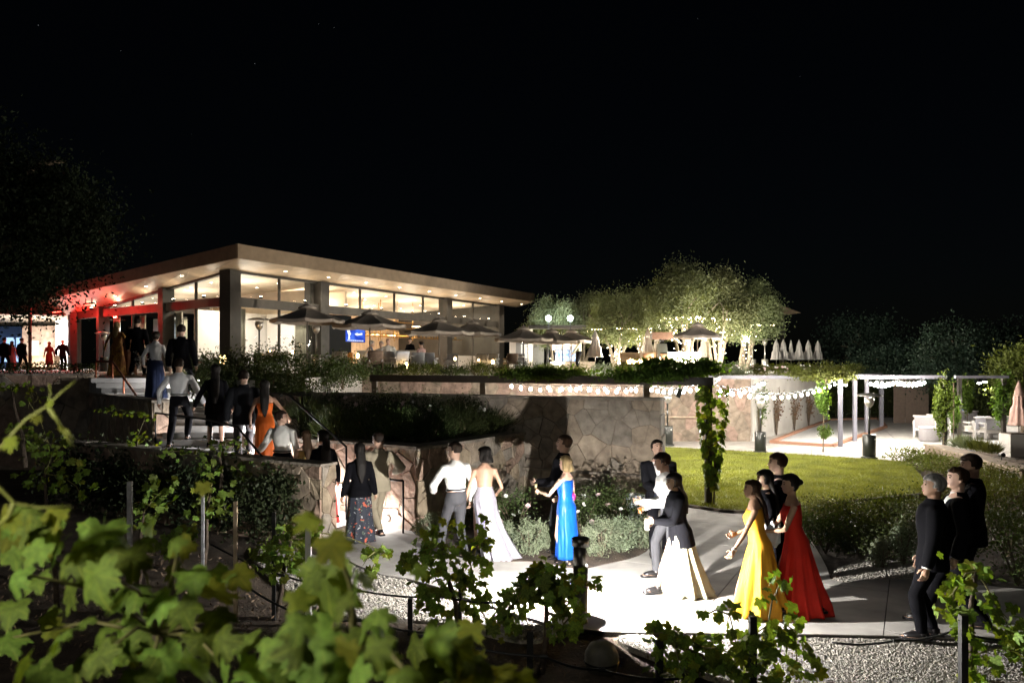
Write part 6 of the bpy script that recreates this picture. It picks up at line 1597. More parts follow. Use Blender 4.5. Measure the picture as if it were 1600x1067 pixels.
def skeleton(H, fem, lean, tw, arms, legs, head, drop=0.0):
    F = Fig(); F.H, F.fem = H, fem
    F.T = TF if fem else TM
    piv = Vector((0, 0, .52 * H - drop))
    Rm = Matrix.Rotation(-R(lean), 3, 'X')
    Tw = Matrix.Rotation(R(tw), 3, 'Z')
    def T(p):
        p = Vector(p) - Vector((0, 0, .52 * H))
        k = min(max((p.z / H + .02) / .08, 0), 1)
        return piv + (Rm @ (Tw.lerp(Matrix.Identity(3), 1 - k) @ p))
    F.Tf = T; F.Rm = Rm @ Tw; F.piv = piv
    sw = (.096 if fem else .118) * H
    F.sh, F.el, F.wr = {}, {}, {}
    for s, key in ((1, 'R'), (-1, 'L')):
        a = T((s * sw, 0, (.785 if fem else .782) * H))
        tgt = arms.get(key, (s * .17, .03, .47))
        pole = (s * .4, -.8, -.3) if len(tgt) == 3 else tgt[3]
        t = Vector(tgt[:3]) * H
        e, wv = ik(a, t, .175 * H, .152 * H, pole)
        F.sh[key], F.el[key], F.wr[key] = a, e, wv
    F.hp, F.kn, F.an = {}, {}, {}
    for s, key in ((1, 'R'), (-1, 'L')):
        a = piv + Vector((s * .052 * H, 0, -.01 * H))
        t = Vector(legs.get(key, (s * .055, 0, .045))) * H
        k_, an = ik(a, t, .25 * H, .235 * H, (s * .1, 1, 0))
        F.hp[key], F.kn[key], F.an[key] = a, k_, an
    hh = .132 * H
    F.hh = hh
    base = T((0, .0, .868 * H))
    hy, hp = head[0], head[1]
    F.HR = F.Rm @ Matrix.Rotation(R(hy), 3, 'Z') @ Matrix.Rotation(R(lean * .7 - hp), 3, 'X')
    F.hb = base
    F.neck = T((0, -.006 * H, .83 * H))
    F.Hd = lambda p: F.hb + F.HR @ (Vector(p) * hh)
    return F
def ring(F, z, hw, hd, yo, e, n=18):
    H = F.H
    return [F.Tf((math.cos(2 * math.pi * k / n) * (hw * H + e), yo * H + math.sin(2 * math.pi * k / n) * (hd * H + e), z * H)) for k in range(n)]
def torso(mb, F, e=0.0, z0=.45, z1=.86, n=18):
    rs = [ring(F, *t, e, n) for t in F.T if z0 <= t[0] <= z1]
    mb.loft(rs)
def arm_t(mb, F, key, e=0.0, upto=1.0, n=10):
    H = F.H; k = H / 1.75 * (.8 if F.fem else 1)
    s, el, w_ = F.sh[key], F.el[key], F.wr[key]
    inn = s.lerp(F.Tf((0, 0, .79 * H)), .35)
    pts = [inn, s, s.lerp(el, .35), s.lerp(el, .8), el]; rr = [.05, .056, .05, .043, .041]
    if upto > .5:
        u = (upto - .5) * 2
        for q, r_ in ((.25, .043), (.6, .036), (1.0, .028)):
            if q <= u + 1e-6: pts.append(el.lerp(w_, q)); rr.append(r_)
    mb.tube(pts, [r_ * k + e for r_ in rr], n)
def leg_t(mb, F, key, e=0.0, upto=1.0, n=12, es=None):
    H = F.H; k = H / 1.75
    h, kn, an = F.hp[key], F.kn[key], F.an[key]
    pts = [h + Vector((0, 0, .03 * H)), h.lerp(kn, .3), h.lerp(kn, .75), kn]; rr = [.082, .082, .064, .056]
    for q, r_ in ((.3, .057), (.65, .046), (1.0, .036)):
        if .5 + q / 2 <= upto + 1e-6: pts.append(kn.lerp(an, q)); rr.append(r_)
    ee = [e] * len(pts)
    if es is not None:
        ee = [e + (es - e) * i / (len(pts) - 1) for i in range(len(pts))]
    mb.tube(pts, [r_ * k + q for r_, q in zip(rr, ee)], n)
def head_mb(mb, F, s=1.0, n=16):
    mb.loft([[F.Hd((math.cos(2 * math.pi * k / n) * hw * s, yo + math.sin(2 * math.pi * k / n) * hd * s, .5 + (z - .5) * (1 + (s - 1)))) for k in range(n)] for z, hw, hd, yo in HEADR])
def foot(mb, F, key, e, toe, heel=0.0):
    an = F.an[key]; H = F.H
    f = Vector((toe[0], toe[1], 0)).normalized()
    fl = an.z - .04 * H
    p = [an + f * (-.03 * H) + Vector((0, 0, -.022 * H)), an + f * .02 * H + Vector((0, 0, -.016 * H)), an + f * .07 * H + Vector((0, 0, -.025 * H)), an + f * .105 * H + Vector((0, 0, -.029 * H))]
    mb.tube(p, [.018 * H + e, .022 * H + e, .019 * H + e, .011 * H + e], 10)
    sd = Vector((-f.y, f.x, 0))
    # sole
    prof = [(-.055, .022), (-.03, .026), (.03, .027), (.08, .03), (.115, .022), (.13, .008)]
    L1 = [an + f * a * H + sd * (b * H + e * .5) for a, b in prof] + [an + f * a * H - sd * (b * H + e * .5) for a, b in reversed(prof)]
    mb.prism([(q.x, q.y) for q in L1], an.z - .0445 * H, an.z - .03 * H)
def hand(mb, F, key, curl=.5, up=None):
    """palm, four unequal bent fingers and a side thumb"""
    w_, el = F.wr[key], F.el[key]
    H = F.H * (.92 if F.fem else 1)
    d = (w_ - el).normalized()
    s = 1 if key == 'R' else -1
    inward = Vector((-s, .2, 0)); pn = (inward - d * inward.dot(d)).normalized()
    if up is not None:
        pn = (Vector(up) - d * Vector(up).dot(d)).normalized()
    sd = d.cross(pn).normalized()
    fwd = sd if sd.dot(Vector((0, 1, .1))) > 0 else -sd
    palm = [w_ + d * (-.01) * H, w_ + d * .02 * H, w_ + d * .048 * H]
    rings = []
    for q, (a, b) in zip(palm, ((.014, .012), (.022, .012), (.024, .009))):
        rings.append([q + fwd * math.cos(t) * a * H + pn * math.sin(t) * b * H for t in [2 * math.pi * k / 10 for k in range(10)]])
    mb.loft(rings)
    for j, (off, ln) in enumerate(((.018, .043), (.006, .048), (-.006, .045), (-.017, .036))):
        b0 = w_ + d * .04 * H + fwd * off * H
        p1 = b0 + d * .012 * H
        a1 = curl * .9 + .1 * j
        p2 = p1 + (d * math.cos(a1) + pn * math.sin(a1)) * ln * .5 * H
        a2 = a1 + curl * 1.1
        p3 = p2 + (d * math.cos(a2) + pn * math.sin(a2)) * ln * .5 * H
        mb.tube([b0, p1, p2, p3], [.0055 * H, .0053 * H, .0046 * H, .0036 * H], 6)
    t0 = w_ + d * .012 * H + fwd * .017 * H
    t1 = t0 + (d * .6 + fwd * .7 + pn * .25).normalized() * .022 * H
    t2 = t1 + (d * .9 + fwd * .15 + pn * .5).normalized() * .022 * H
    mb.tube([t0, t1, t2], [.0075 * H, .006 * H, .0045 * H], 6)

def dress_mb(F, top, hem_z, hem_r, folds=9, amp=.12, sway=(0, 0), tight=.0, e=.012, n=88, seed=0, e_top=None):
    """one cloth surface from the bust (or waist) to the hem"""
    H = F.H; rows = []
    zs = [t for t in F.T if t[0] >= .53 and t[0] <= top]
    if zs and zs[-1][0] < top - .004:
        a = [t for t in F.T if t[0] > top][0]; b = zs[-1]; q = (top - b[0]) / (a[0] - b[0])
        zs.append(tuple(b[i] + (a[i] - b[i]) * q for i in range(4)))
    for t in reversed(zs):
        rows.append(ring(F, *t, e, n))
    c0 = F.Tf((0, F.T[2][3] * H, .53 * H)); r0 = F.T[2]
    feet = (F.an['R'] + F.an['L']) * .5
    m = 16
    for i in range(1, m + 1):
        q = i / m
        z = (.53 * H) * (1 - q) + hem_z * q - (.52 * H - F.piv.z) * (1 - q)
        cx = c0.x * (1 - q) + (feet.x + sway[0]) * q ** 1.5 + 0 * q
        cy = c0.y * (1 - q) + (feet.y + sway[1]) * q ** 1.5
        w0 = (r0[1] * H + e, r0[2] * H + e)
        kk = q ** (1 + tight)
        wx = w0[0] * (1 - kk) + hem_r[0] * kk; wy = w0[1] * (1 - kk) + hem_r[1] * kk
        rg = []
        for k in range(n):
            a = 2 * math.pi * k / n
            fo = ((1 - abs(math.sin((a * folds + seed + 1.5 * math.sin(a * 2 + seed) + q * .9) * .5))) * 2 - .8) * amp * 1.1 * q ** .9 + math.sin(a * (folds * 2 + 3) + seed * 2 + q * 2) * amp * .22 * q ** .6
            fo += noise.noise(Vector((math.cos(a) * 2 + seed, math.sin(a) * 2, q * 2.5))) * amp * .8 * q + noise.noise(Vector((math.cos(a) * 5 + seed, math.sin(a) * 5, q * 3))) * .055
            rg.append(Vector((cx + math.cos(a) * wx * (1 + fo), cy + math.sin(a) * wy * (1 + fo), z + (noise.noise(Vector((a * 2, seed, 0))) * .02 if i == m else 0))))
        rows.append(rg)
    mb = MB(); mb.loft(rows, cap=False)
    return mb

def hair_mesh(F, kind, length=.35, vox=.012, seed=0):
    mb = MB(); n = 24
    hairline = .74 if kind != 'bald' else 2
    if kind == 'bald': return None
    # cap: upper and back of the head, a little larger than the skull
    vs, fs = [], []
    rows = [(z, hw * 1.07 + .012, hd * 1.06 + .012, yo) for z, hw, hd, yo in HEADR[2:]]
    for z, hw, hd, yo in rows:
        for k in range(n):
            a = 2 * math.pi * k / n
            vs.append((math.cos(a) * hw, yo + math.sin(a) * hd, z + (.05 if z > .9 else .02)))
    for i in range(len(rows) - 1):
        for k in range(n):
            k2 = (k + 1) % n
            q = [i * n + k, i * n + k2, (i + 1) * n + k2, (i + 1) * n + k]
            cy = sum(vs[j][1] for j in q) / 4; cz = sum(vs[j][2] for j in q) / 4
            low = .2 if kind != 'short' else .3
            lim = low if cy < -.1 else (.45 if cy < .1 else hairline)
            if kind in ('long', 'bob') and cy < .14: lim = low
            if cz > lim: fs.append(tuple(q))
    fs.append(tuple((len(rows) - 1) * n + k for k in range(n)))
    top = MB(); top.add([F.Hd(p) for p in vs], fs)
    me = top.mesh('hair')
    o = bpy.data.objects.new('tmp', me)
    s = o.modifiers.new('s', 'SOLIDIFY'); s.thickness = .02 * F.H / 1.7; s.offset = -.3
    m2 = baked(o)
    full = MB(); full.add([v.co for v in m2.vertices], [tuple(p.vertices) for p in m2.polygons])
    if kind in ('long', 'bob'):
        H = F.H; p0 = F.Hd((0, -.22, .62)); p1 = F.Hd((0, -.33, .15))
        if kind == 'long':
            b = F.Tf((0, -.075 * H, .80 * H)); e_ = F.Tf((0, -.085 * H, (.80 - length) * H))
            pts = [p0, p1, b, b.lerp(e_, .5), e_]
            wd = [.30, .38, .40, .33, .10]; dp = [.22, .22, .18, .14, .04]
        else:
            b = F.Hd((0, -.28, -.08)); pts = [p0, p1, b]; wd = [.34, .45, .46]; dp = [.24, .3, .3]
        rs = []
        for j, (q, a, d_) in enumerate(zip(pts, wd, dp)):
            rr = F.HR if j < 2 else F.Rm
            rs.append([q + rr @ Vector((math.cos(2 * math.pi * k / 14) * a * F.hh, math.sin(2 * math.pi * k / 14) * d_ * F.hh, 0)) for k in range(14)])
        full.loft(rs)
        if kind == 'bob':
            for s_ in (-1, 1):
                full.tube([F.Hd((s_ * .36, -.02, .7)), F.Hd((s_ * .42, -.04, .35)), F.Hd((s_ * .4, .0, .0))], [.13 * F.hh, .14 * F.hh, .1 * F.hh], 8)
    if kind == 'bun':
        full.sphere(F.Hd((0, -.52, .62)), .2 * F.hh, 10, 7)
    me = remesh(full, vox, 2)
    wrinkle(me, .012, 26, (1, 1, .12), seed)
    return me

N_FIG = [0]
def person(label, loc, yaw, H=1.75, fem=False, skin='fair', hair=('short', 'dark'), lean=0, twist=0, arms=None, legs=None, head=(0, 0),
           top=None, bottom=None, dress=None, shoes=True, sleeve=1.0, jacket=None, vox=.014, fine=True, group=None, toe=(0, 1), curl=.5, drop=0.0, hl=.35, vneck=False, hemz=.43, extra=None, face=True):
    N_FIG[0] += 1; sd = N_FIG[0] * 3.7
    o = thing('person', label, 'person', loc, R(yaw), group)
    F = skeleton(H, fem, lean, twist, arms or {}, legs or {}, head, drop)
    # ---- body: one continuous skin
    b = MB(); torso(b, F, 0)
    for k in 'RL':
        arm_t(b, F, k); leg_t(b, F, k); foot(b, F, k, -.004 if shoes else 0, toe)
        b.sphere(F.wr[k] + (F.wr[k] - F.el[k]).normalized() * .03 * H, .022 * H, 8, 6)
    b.tube([F.Tf((0, -.008 * H, .82 * H)), F.Hd((0, -.1, .3))], [(.027 if fem else .036) * H, (.026 if fem else .034) * H], 12)
    head_mb(b, F)
    b.tube([F.Hd((0, .40, .56)), F.Hd((0, .47, .42)), F.Hd((0, .50, .36)), F.Hd((0, .40, .31))], [.03 * F.hh, .045 * F.hh, .065 * F.hh, .05 * F.hh], 8)
    b.tube([F.Hd((-.2, .37, .6)), F.Hd((0, .42, .6)), F.Hd((.2, .37, .6))], [.03 * F.hh, .04 * F.hh, .03 * F.hh], 6)
    for s in (-1, 1):
        b.sphere(F.Hd((s * .37, -.04, .46)), (.04 * F.hh, .085 * F.hh, .13 * F.hh), 8, 6, F.HR)
    me = remesh(b, vox, 2)
    if fine:
        hb = MB()
        for k in 'RL': hand(hb, F, k, curl)
        bm_ = MB(); bm_.add([v.co for v in me.vertices], [tuple(p.vertices) for p in me.polygons]); bm_.add(hb.v, hb.f)
        me = bm_.mesh('body', None, True)
    body = obj('body', me, SKIN[skin], o)
    if fine and face:
        for s in (-1, 1):
            e = MB(); e.sphere(F.Hd((s * .155, .385, .51)), (.055 * F.hh, .03 * F.hh, .032 * F.hh), 8, 6, F.HR); obj('eye', e, EYE, body, True)
            e = MB(); e.tube([F.Hd((s * .07, .42, .605)), F.Hd((s * .16, .405, .63)), F.Hd((s * .25, .35, .6))], .018 * F.hh, 5); obj('eyebrow', e, HAIR[hair[1]], body, True)
        e = MB(); e.sphere(F.Hd((0, .405, .2)), (.13 * F.hh, .035 * F.hh, .035 * F.hh), 10, 6, F.HR); obj('lips', e, LIP, body, True)
    hm = hair_mesh(F, hair[0], hl, vox * 1.1, sd)
    if hm: obj('hair', hm, HAIR[hair[1]], o)
    if top is not None:
        t = MB(); torso(t, F, .014, .575, .84 if jacket is None else .82)
        for k in 'RL': arm_t(t, F, k, .016 if not fem else .012, sleeve)
        if not fem or sleeve == 1: t.tube([F.Tf((0, -.006 * H, .825 * H)), F.Tf((0, -.002 * H, .855 * H))], [(.046 if jacket is None else .040) * H, (.04 if jacket is None else .037) * H], 14)
        m = remesh(t, vox * 1.15, 2); wrinkle(m, .018 if jacket is None else .003, 11, (1, 1, 1.8), sd); sh = obj('shirt' if not fem else 'top', m, top, o)
        if fine and sleeve == 1:
            for k in 'RL':
                c = MB(); d = (F.wr[k] - F.el[k]).normalized(); c.tube([F.wr[k] - d * .035 * H, F.wr[k] + d * .004 * H], .026 * H if not fem else .02 * H, 10); obj('cuff', c, top, sh, True)
    if bottom is not None:
        t = MB(); torso(t, F, .017, .455, .60)
        for k in 'RL': leg_t(t, F, k, .012, 1.0, es=.022)
        m = remesh(t, vox * 1.15, 2); wrinkle(m, .015, 9, (1, 1, 1.5), sd + 5); tr = obj('trousers', m, bottom, o)
        if fine and jacket is None:
            bl = MB(); bl.loft([ring(F, .588, .086, .063, 0, .02 + .004, 20), ring(F, .602, .084, .061, 0, .02 + .004, 20)]); obj('belt', bl, SHOE, tr)
    if jacket is not None:
        t = MB()
        tt = [(z, hw, hd, yo) for z, hw, hd, yo in F.T if .53 <= z <= .83]
        rs = [ring(F, hemz, tt[0][1] * 1.1, tt[0][2] * 1.12, tt[0][3], .03)] + [ring(F, *q, .03) for q in tt]
        t.loft(rs)
        for k in 'RL':
            arm_t(t, F, k, .032 if not fem else .024)
        t.tube([F.Tf((0, -.01 * H, .82 * H)), F.Tf((0, -.014 * H, .852 * H))], [.060 * H, .047 * H], 14)
        m = remesh(t, vox * 1.2, 3); wrinkle(m, .011, 7, (1, 1, 1.3), sd + 9)
        if vneck:
            inv = F.Rm.inverted(); bmv = bmesh.new(); bmv.from_mesh(m)
            for sg in (-1, 1):
                pc = F.piv + F.Rm @ Vector((0, 0, .08 * H)); pn = F.Rm @ Vector((sg, 0, -.27))
                bmesh.ops.bisect_plane(bmv, geom=bmv.verts[:] + bmv.edges[:] + bmv.faces[:], plane_co=pc, plane_no=pn)
            dl = []
            for f in bmv.faces:
                q = inv @ (f.calc_center_median() - F.piv); zf = q.z / H + .52
                if q.y > .01 and .60 < zf < .86 and abs(q.x) < (zf - .60) * .27 * H: dl.append(f)
            bmesh.ops.delete(bmv, geom=dl, context='FACES'); bmv.to_mesh(m); bmv.free()
        obj('jacket', m, jacket, o)
    if dress is not None:
        for nm, mt, kw in dress:
            m = dress_mb(F, seed=sd, **kw).mesh(nm, mt, True)
            so = obj(nm, m, None, o)
            md = so.modifiers.new('thickness', 'SOLIDIFY'); md.thickness = .006; md.offset = 1
    if shoes:
        for k in 'RL':
            t = MB(); foot(t, F, k, .010, toe); t.tube([F.an[k] + Vector((0, 0, -.03 * H)), F.an[k] + Vector((0, 0, .012 * H))], [.031 * H, .027 * H], 10)
            obj('shoe', t, SHOE if shoes is True else shoes, o, True)
    if extra: extra(o, F)
    o['_done'] = 1
    del o['_done']
    F.o = o; F.loc = Vector(loc); F.yaw = yaw
    return F
def held(F, p):
    """world position of a point given in the figure's frame"""
    return F.loc + Matrix.Rotation(R(F.yaw), 3, 'Z') @ Vector(p)
# ---- wardrobe
cWH = cloth('white', (.72, .71, .68)); cWH2 = cloth('white_soft', (.64, .64, .66)); cBK = cloth('black', (.0045, .0045, .006), spec=.06); cCH = cloth('charcoal', (.014, .015, .018), spec=.08); cGR = cloth('grey', (.05, .05, .056)); cNV = cloth('navy', (.012, .018, .045)); cBG = cloth('beige', (.30, .26, .19))
cBL = cloth('blue_satin', (.004, .075, .46), rough=.38, sheen=.0, spec=.4); cYE = cloth('yellow_chiffon', (.70, .34, .03), rough=.6); cRD = cloth('red_chiffon', (.56, .025, .015), rough=.6); cOR = cloth('orange_satin', (.75, .16, .03), rough=.35); cCO = cloth('coral', (.65, .06, .06)); cCR = cloth('cream_silk', (.74, .70, .50), rough=.45)
cOC = cloth('ochre', (.38, .26, .10)); cPK = cloth('pink', (.5, .16, .18)); cWN = cloth('wine', (.16, .025, .025)); cLB = cloth('pale_blue', (.42, .46, .60)); cBR = cloth('bronze', (.20, .10, .06))
def silver():
    m = mat('silver_sequin', (.36, .34, .40), rough=.35, var=.25, scale=90, bump=1.0, bscale=170, bdist=.004, metal=.35, spec=.7); return m
cSI = silver()
def floral(name, base, spots, sc=9):
    m = bpy.data.materials.new(name); m.use_nodes = True; N = m.node_tree.nodes; L = m.node_tree.links; b = N['Principled BSDF']; b.inputs['Roughness'].default_value = .8
    tc = N.new('ShaderNodeTexCoord'); prev = None; col = (*base, 1)
    for i, (c, thr, s) in enumerate(spots):
        v = N.new('ShaderNodeTexNoise'); v.inputs['Scale'].default_value = s; v.inputs['Detail'].default_value = 2.5; mp = N.new('ShaderNodeMapping'); mp.inputs['Location'].default_value = (i * 7.3, i * 3.1, i)
        L.new(tc.outputs['Object'], mp.inputs[0]); L.new(mp.outputs[0], v.inputs['Vector']); r_ = N.new('ShaderNodeMapRange'); r_.inputs['From Min'].default_value = thr; r_.inputs['From Max'].default_value = thr + .03; L.new(v.outputs['Fac'], r_.inputs['Value'])
        mx = N.new('ShaderNodeMixRGB'); L.new(r_.outputs[0], mx.inputs[0]); mx.inputs[2].default_value = (*c, 1)
        if prev is None: mx.inputs[1].default_value = col
        else: L.new(prev, mx.inputs[1])
        prev = mx.outputs[0]
    L.new(prev, b.inputs['Base Color']); return m
cFL = floral('cloth_floral', (.018, .022, .035), [((.42, .09, .045), .62, 11), ((.30, .32, .34), .64, 17), ((.10, .13, .10), .62, 15)])
cGO = floral('cloth_gold_pattern', (.30, .13, .03), [((.50, .28, .06), .52, 8), ((.12, .04, .02), .6, 12)])

WALK = {'R': (.055, .17, .05), 'L': (-.055, -.15, .075)}; WALK2 = {'R': (.055, -.15, .075), 'L': (-.055, .17, .05)}
STEP = {'R': (.055, .12, .14), 'L': (-.055, -.06, .045)}; STAND = {}
gP = 'guests walking in evening dress'
def at(px, Y, z=0.0): return XY(px, Y, z)
def gown(col, top=.76, hem=.015, r_=(.30, .34), folds=9, amp=.10, sway=(0, 0), name='gown', tight=.0, **k): return (name, col, dict(top=top, hem_z=hem, hem_r=r_, folds=folds, amp=amp, sway=sway, tight=tight, **k))

# lower stairs, from the path upwards
person('woman in black cape top and long dark floral skirt at the stair foot', at(562, 13.0), 25, 1.60, True, hair=('long', 'black'), top=cBK, jacket=cBK, hemz=.46, hl=.2, dress=[gown(cFL, .60, .02, (.25, .25), 8, .08, name='skirt')], group=gP, shoes=cBK, skin='olive')
person('man in beige jacket holding his face, beside the floral skirt', at(592, 13.5), 35, 1.72, top=cWH, bottom=cBG, jacket=cBG, arms={'R': (.20, .06, .60), 'L': (-.06, .14, .80, (-.6, -.1, -.5))}, head=(35, 5), hair=('short', 'dark'), group=gP, legs=WALK)
person('woman in black jacket and coral red skirt climbing the stairs', at(506, 14.0), 35, 1.72, True, hair=('long', 'black'), top=cBK, jacket=cBK, hemz=.44, dress=[gown(cCO, .6, .12, (.20, .24), 7, .09, (.06, -.05), 'skirt')], lean=4, head=(30, 0), group=gP, legs=STEP, skin='olive')
person('woman with brown hair in ochre dress behind the wall end', at(478, 13.95, .15), 30, 1.58, True, hair=('long', 'brown'), dress=[gown(cOC, .78, .1, (.2, .22), 7, .08)], group=gP, hl=.12)
person('man in white shirt stretching his arm out to the rail', at(441, 14.2, .3), -15, 1.76, top=cWH, bottom=cBK, arms={'L': (-.33, .12, .58, (-.2, -.3, -.8)), 'R': (.19, .02, .47)}, head=(-55, -8), hair=('short', 'dark'), group=gP, legs=STEP)
person('woman in a fitted orange gown with long dark hair on the stairs', at(414, 15.2, .9), 15, 1.68, True, skin='tan', hair=('long', 'black'), dress=[gown(cOR, .74, .1, (.19, .19), 7, .06)], arms={'R': (.26, .08, .56), 'L': (-.16, .06, .5)}, group=gP, legs=STEP, hl=.22)
person('man in charcoal jacket and grey trousers beside the orange gown', at(381, 15.35, .95), 20, 1.82, top=cWH, bottom=cGR, jacket=cCH, arms={'R': (.17, .08, .50)}, group=gP, legs=STEP)
F1_ = person('woman in black jacket and black knee skirt holding a hand', at(337, 16.0, 1.2), 15, 1.68, True, hair=('long', 'black'), top=cBK, jacket=cBK, hemz=.40, dress=[gown(cBK, .6, .27 * 1.68, (.19, .19), 6, .05, name='skirt')], arms={'L': (-.24, .05, .50)}, group=gP, shoes=cBK, legs=WALK)
person('man in pale shirt and dark trousers holding a hand on the stairs', at(280, 16.35, 1.2), 12, 1.80, top=cWH2, bottom=cBK, arms={'R': (.26, .06, .48), 'L': (-.21, -.02, .50)}, group=gP, legs={'R': (.07, .10, .12), 'L': (-.09, -.08, .05)})
def bouquet(o, F):
    s = MB(); c = F.wr['L'] + Vector((-.02, .06, .02)); pts = []
    for i in range(14):
        e_ = c + Vector((random.uniform(-.28, .05), random.uniform(-.05, .15), random.uniform(-.22, .28))); s.tube([c, c.lerp(e_, .6) + Vector((0, 0, .03)), e_], [.006, .005, .003], 4); pts += [e_ + Vector((random.gauss(0, .03), random.gauss(0, .03), random.gauss(0, .03))) for _ in range(6)]
    b = thing('bouquet', 'dry twiggy bouquet carried by the woman in pale blouse', 'bouquet', held(F, c)); cc = c
    s.v = [tuple(Vector(v) - cc) for v in s.v]; obj('stems', s, mat('dry_stem', (.22, .2, .16), var=.3), b); obj('flowers', leaves_mesh('flowers', np.array([tuple(p - cc) for p in pts]), .05, mat('dry_flower', (.34, .33, .30), var=.3)), None, b)
Fb = person('woman in pale loose blouse and long navy skirt on the upper stairs', at(243, 19.5, 2.0), 10, 1.68, True, hair=('bun', 'dark'), top=cWH2, dress=[gown(cNV, .61, .05, (.24, .24), 8, .09, (.0, .0), 'skirt')], arms={'L': (-.20, .14, .53), 'R': (.22, .0, .42)}, lean=4, group=gP, legs=STEP)
F0b = Fb
bouquet(None, Fb)
person('broad man in dark suit at the head of the stairs', at(284, 19.0, 1.98), 8, 1.84, top=cWH, bottom=cBK, jacket=cBK, group=gP, legs=STEP)
person('man in dark suit with white collar on the terrace edge', at(215, 25, ZT), 5, 1.82, top=cWH, bottom=cBK, jacket=cBK, group=gP, fine=False, legs=WALK)
person('blond woman in golden patterned long gown on the terrace', at(183, 25.2, ZT), 0, 1.72, True, hair=('long', 'blond'), dress=[gown(cGO, .8, .02, (.27, .27), 8, .08)], top=cGO, arms={'L': (-.24, .02, .5), 'R': (.24, .02, .5)}, group=gP, fine=False, hl=.1)
person('dark haired woman in dim bronze dress behind the gold gown', at(201, 26.3, ZT), 10, 1.62, True, hair=('long', 'dark'), dress=[gown(cBR, .78, .02, (.24, .24))], group=gP, fine=False)
gH = 'guests far off in the bright hall'
person('bald man in black suit silhouetted against the white hall wall', at(98, 46, ZT), 0, 1.8, hair=('bald', 'dark'), top=cWH, bottom=cBK, jacket=cBK, fine=False, vox=.02, group=gH, arms={'R': (.2, 0, .48), 'L': (-.2, .02, .5)})
person('woman in wine dress in the hall, right of the desk', at(77, 46, ZT), 20, 1.66, True, hair=('long', 'auburn'), dress=[gown(cWN, .78, .3, (.2, .2))], top=cWN, fine=False, vox=.02, group=gH)
person('man in black suit left of the thin hall column', at(34, 43, ZT), -20, 1.78, top=cWH, bottom=cBK, jacket=cBK, fine=False, vox=.02, group=gH, legs=WALK)
person('woman in pink gown between two dark suits at far left', at(19, 43.5, ZT), -10, 1.62, True, hair=('long', 'dark'), dress=[gown(cPK, .78, .05, (.28, .28))], fine=False, vox=.02, group=gH)
person('man in black suit at the very left edge', at(7, 43, ZT), -15, 1.8, top=cWH, bottom=cBK, jacket=cBK, fine=False, vox=.02, group=gH, legs=WALK)
# terrace guests
gT = 'guests sitting or standing on the terrace'
SIT = {'R': (.07, .26, .045), 'L': (-.07, .26, .045)}
def sitter(label, px, Y, yaw, col, hair, H=1.75, fem=False, lean=8, **k):
    person(label, at(px, Y, ZT), yaw, H, fem, hair=hair, top=col, bottom=cGR, legs=SIT, drop=.22 * H, lean=lean, fine=False, vox=.018, group=gT, arms=k.pop('arms', {'R': (.16, .24, .40), 'L': (-.16, .24, .40)}), **k)
sitter('man in pale blue shirt seated left of the white shirted man', 571, 31.5, -60, cLB, ('short', 'grey'), lean=25)
sitter('broad man in white shirt seated with his back to us at the bar', 606, 32.5, 0, cWH, ('bald', 'dark'), 1.85)
sitter('guest in pink seated at the bar table', 661, 34.5, 60, cloth('rose', (.62, .42, .40)), ('short', 'dark'), lean=10)
sitter('small guest in white seated behind the white shirted man', 597, 34.5, 160, cWH2, ('short', 'grey'))
person('server in dark clothes standing behind the bar table', at(641, 41, ZT), 180, 1.7, True, hair=('short', 'dark'), top=cBK, bottom=cBK, fine=False, vox=.018, group=gT)
person('man in pale olive shirt standing in front of the kiosk fridge', at(905, 41.5, ZT), 80, 1.78, hair=('short', 'dark'), top=cloth('sage', (.40, .40, .30)), bottom=cBK, fine=False, vox=.018, group=gT, arms={'R': (.14, .2, .5), 'L': (-.14, .2, .5)})

# on the path
gW = 'guests on the lit path'
person('man in white shirt and grey trousers striding toward the stairs', at(713, 11.9), 40, 1.72, top=cWH, bottom=cGR, arms={'L': (-.10, .20, .57, (-.8, -.4, -.2)), 'R': (.18, .02, .48)}, head=(30, 0), hair=('short', 'dark'), group=gW, legs={'R': (.055, -.06, .05), 'L': (-.055, .17, .06)}, lean=4)
person('woman in backless silver gown with train beside the white shirted man', at(757, 12.05), 12, 1.64, True, skin='tan', hair=('bob', 'black'), dress=[gown(cSI, .635, .01, (.29, .28), 10, .10, (.22, -.16), tight=1.3)], arms={'L': (-.20, .0, .44), 'R': (.14, .12, .55)}, head=(40, 0), group=gW, top=None)
person('man in black suit behind the blond woman in blue', at(879, 12.25), 75, 1.80, top=cBK, bottom=cCH, jacket=cBK, head=(10, -12), hair=('short', 'brown'), group=gW, arms={'R': (.12, .16, .58), 'L': (-.1, .2, .6)})
def glassware(F, key, label):
    w_ = F.wr[key] + (F.wr[key] - F.el[key]).normalized() * .07; p = held(F, w_); o = thing('champagne_glass', label, 'glass', p)
    obj('bowl', MB().lathe([(.006, .02), (.02, .05), (.026, .10), (.022, .17)], 12), glass('clear_glass', (.9, .92, .92), .3), o, True); obj('wine', MB().lathe([(.004, .03), (.018, .05), (.023, .10), (.001, .101)], 12), mat('wine', (.5, .4, .2), rough=.1, var=0, bump=0), o, True); obj('stem', MB().lathe([(.032, -.09), (.004, -.084), (.004, .02)], 10), MATS['clear_glass'], o)
Fbl = person('blond woman in royal blue slit gown holding a champagne glass', at(884, 11.55), 55, 1.56, True, hair=('bob', 'blond'), dress=[gown(cBL, .78, .09, (.20, .21), 6, .06, (.05, -.04), tight=.6, seed=2) if 0 else gown(cBL, .78, .09, (.19, .17), 6, .06, (.03, -.06), tight=.5)], arms={'R': (.16, .16, .57), 'L': (-.09, .24, .66)}, head=(5, 0), group=gW, legs={'R': (.05, .10, .05), 'L': (-.05, -.04, .05)})
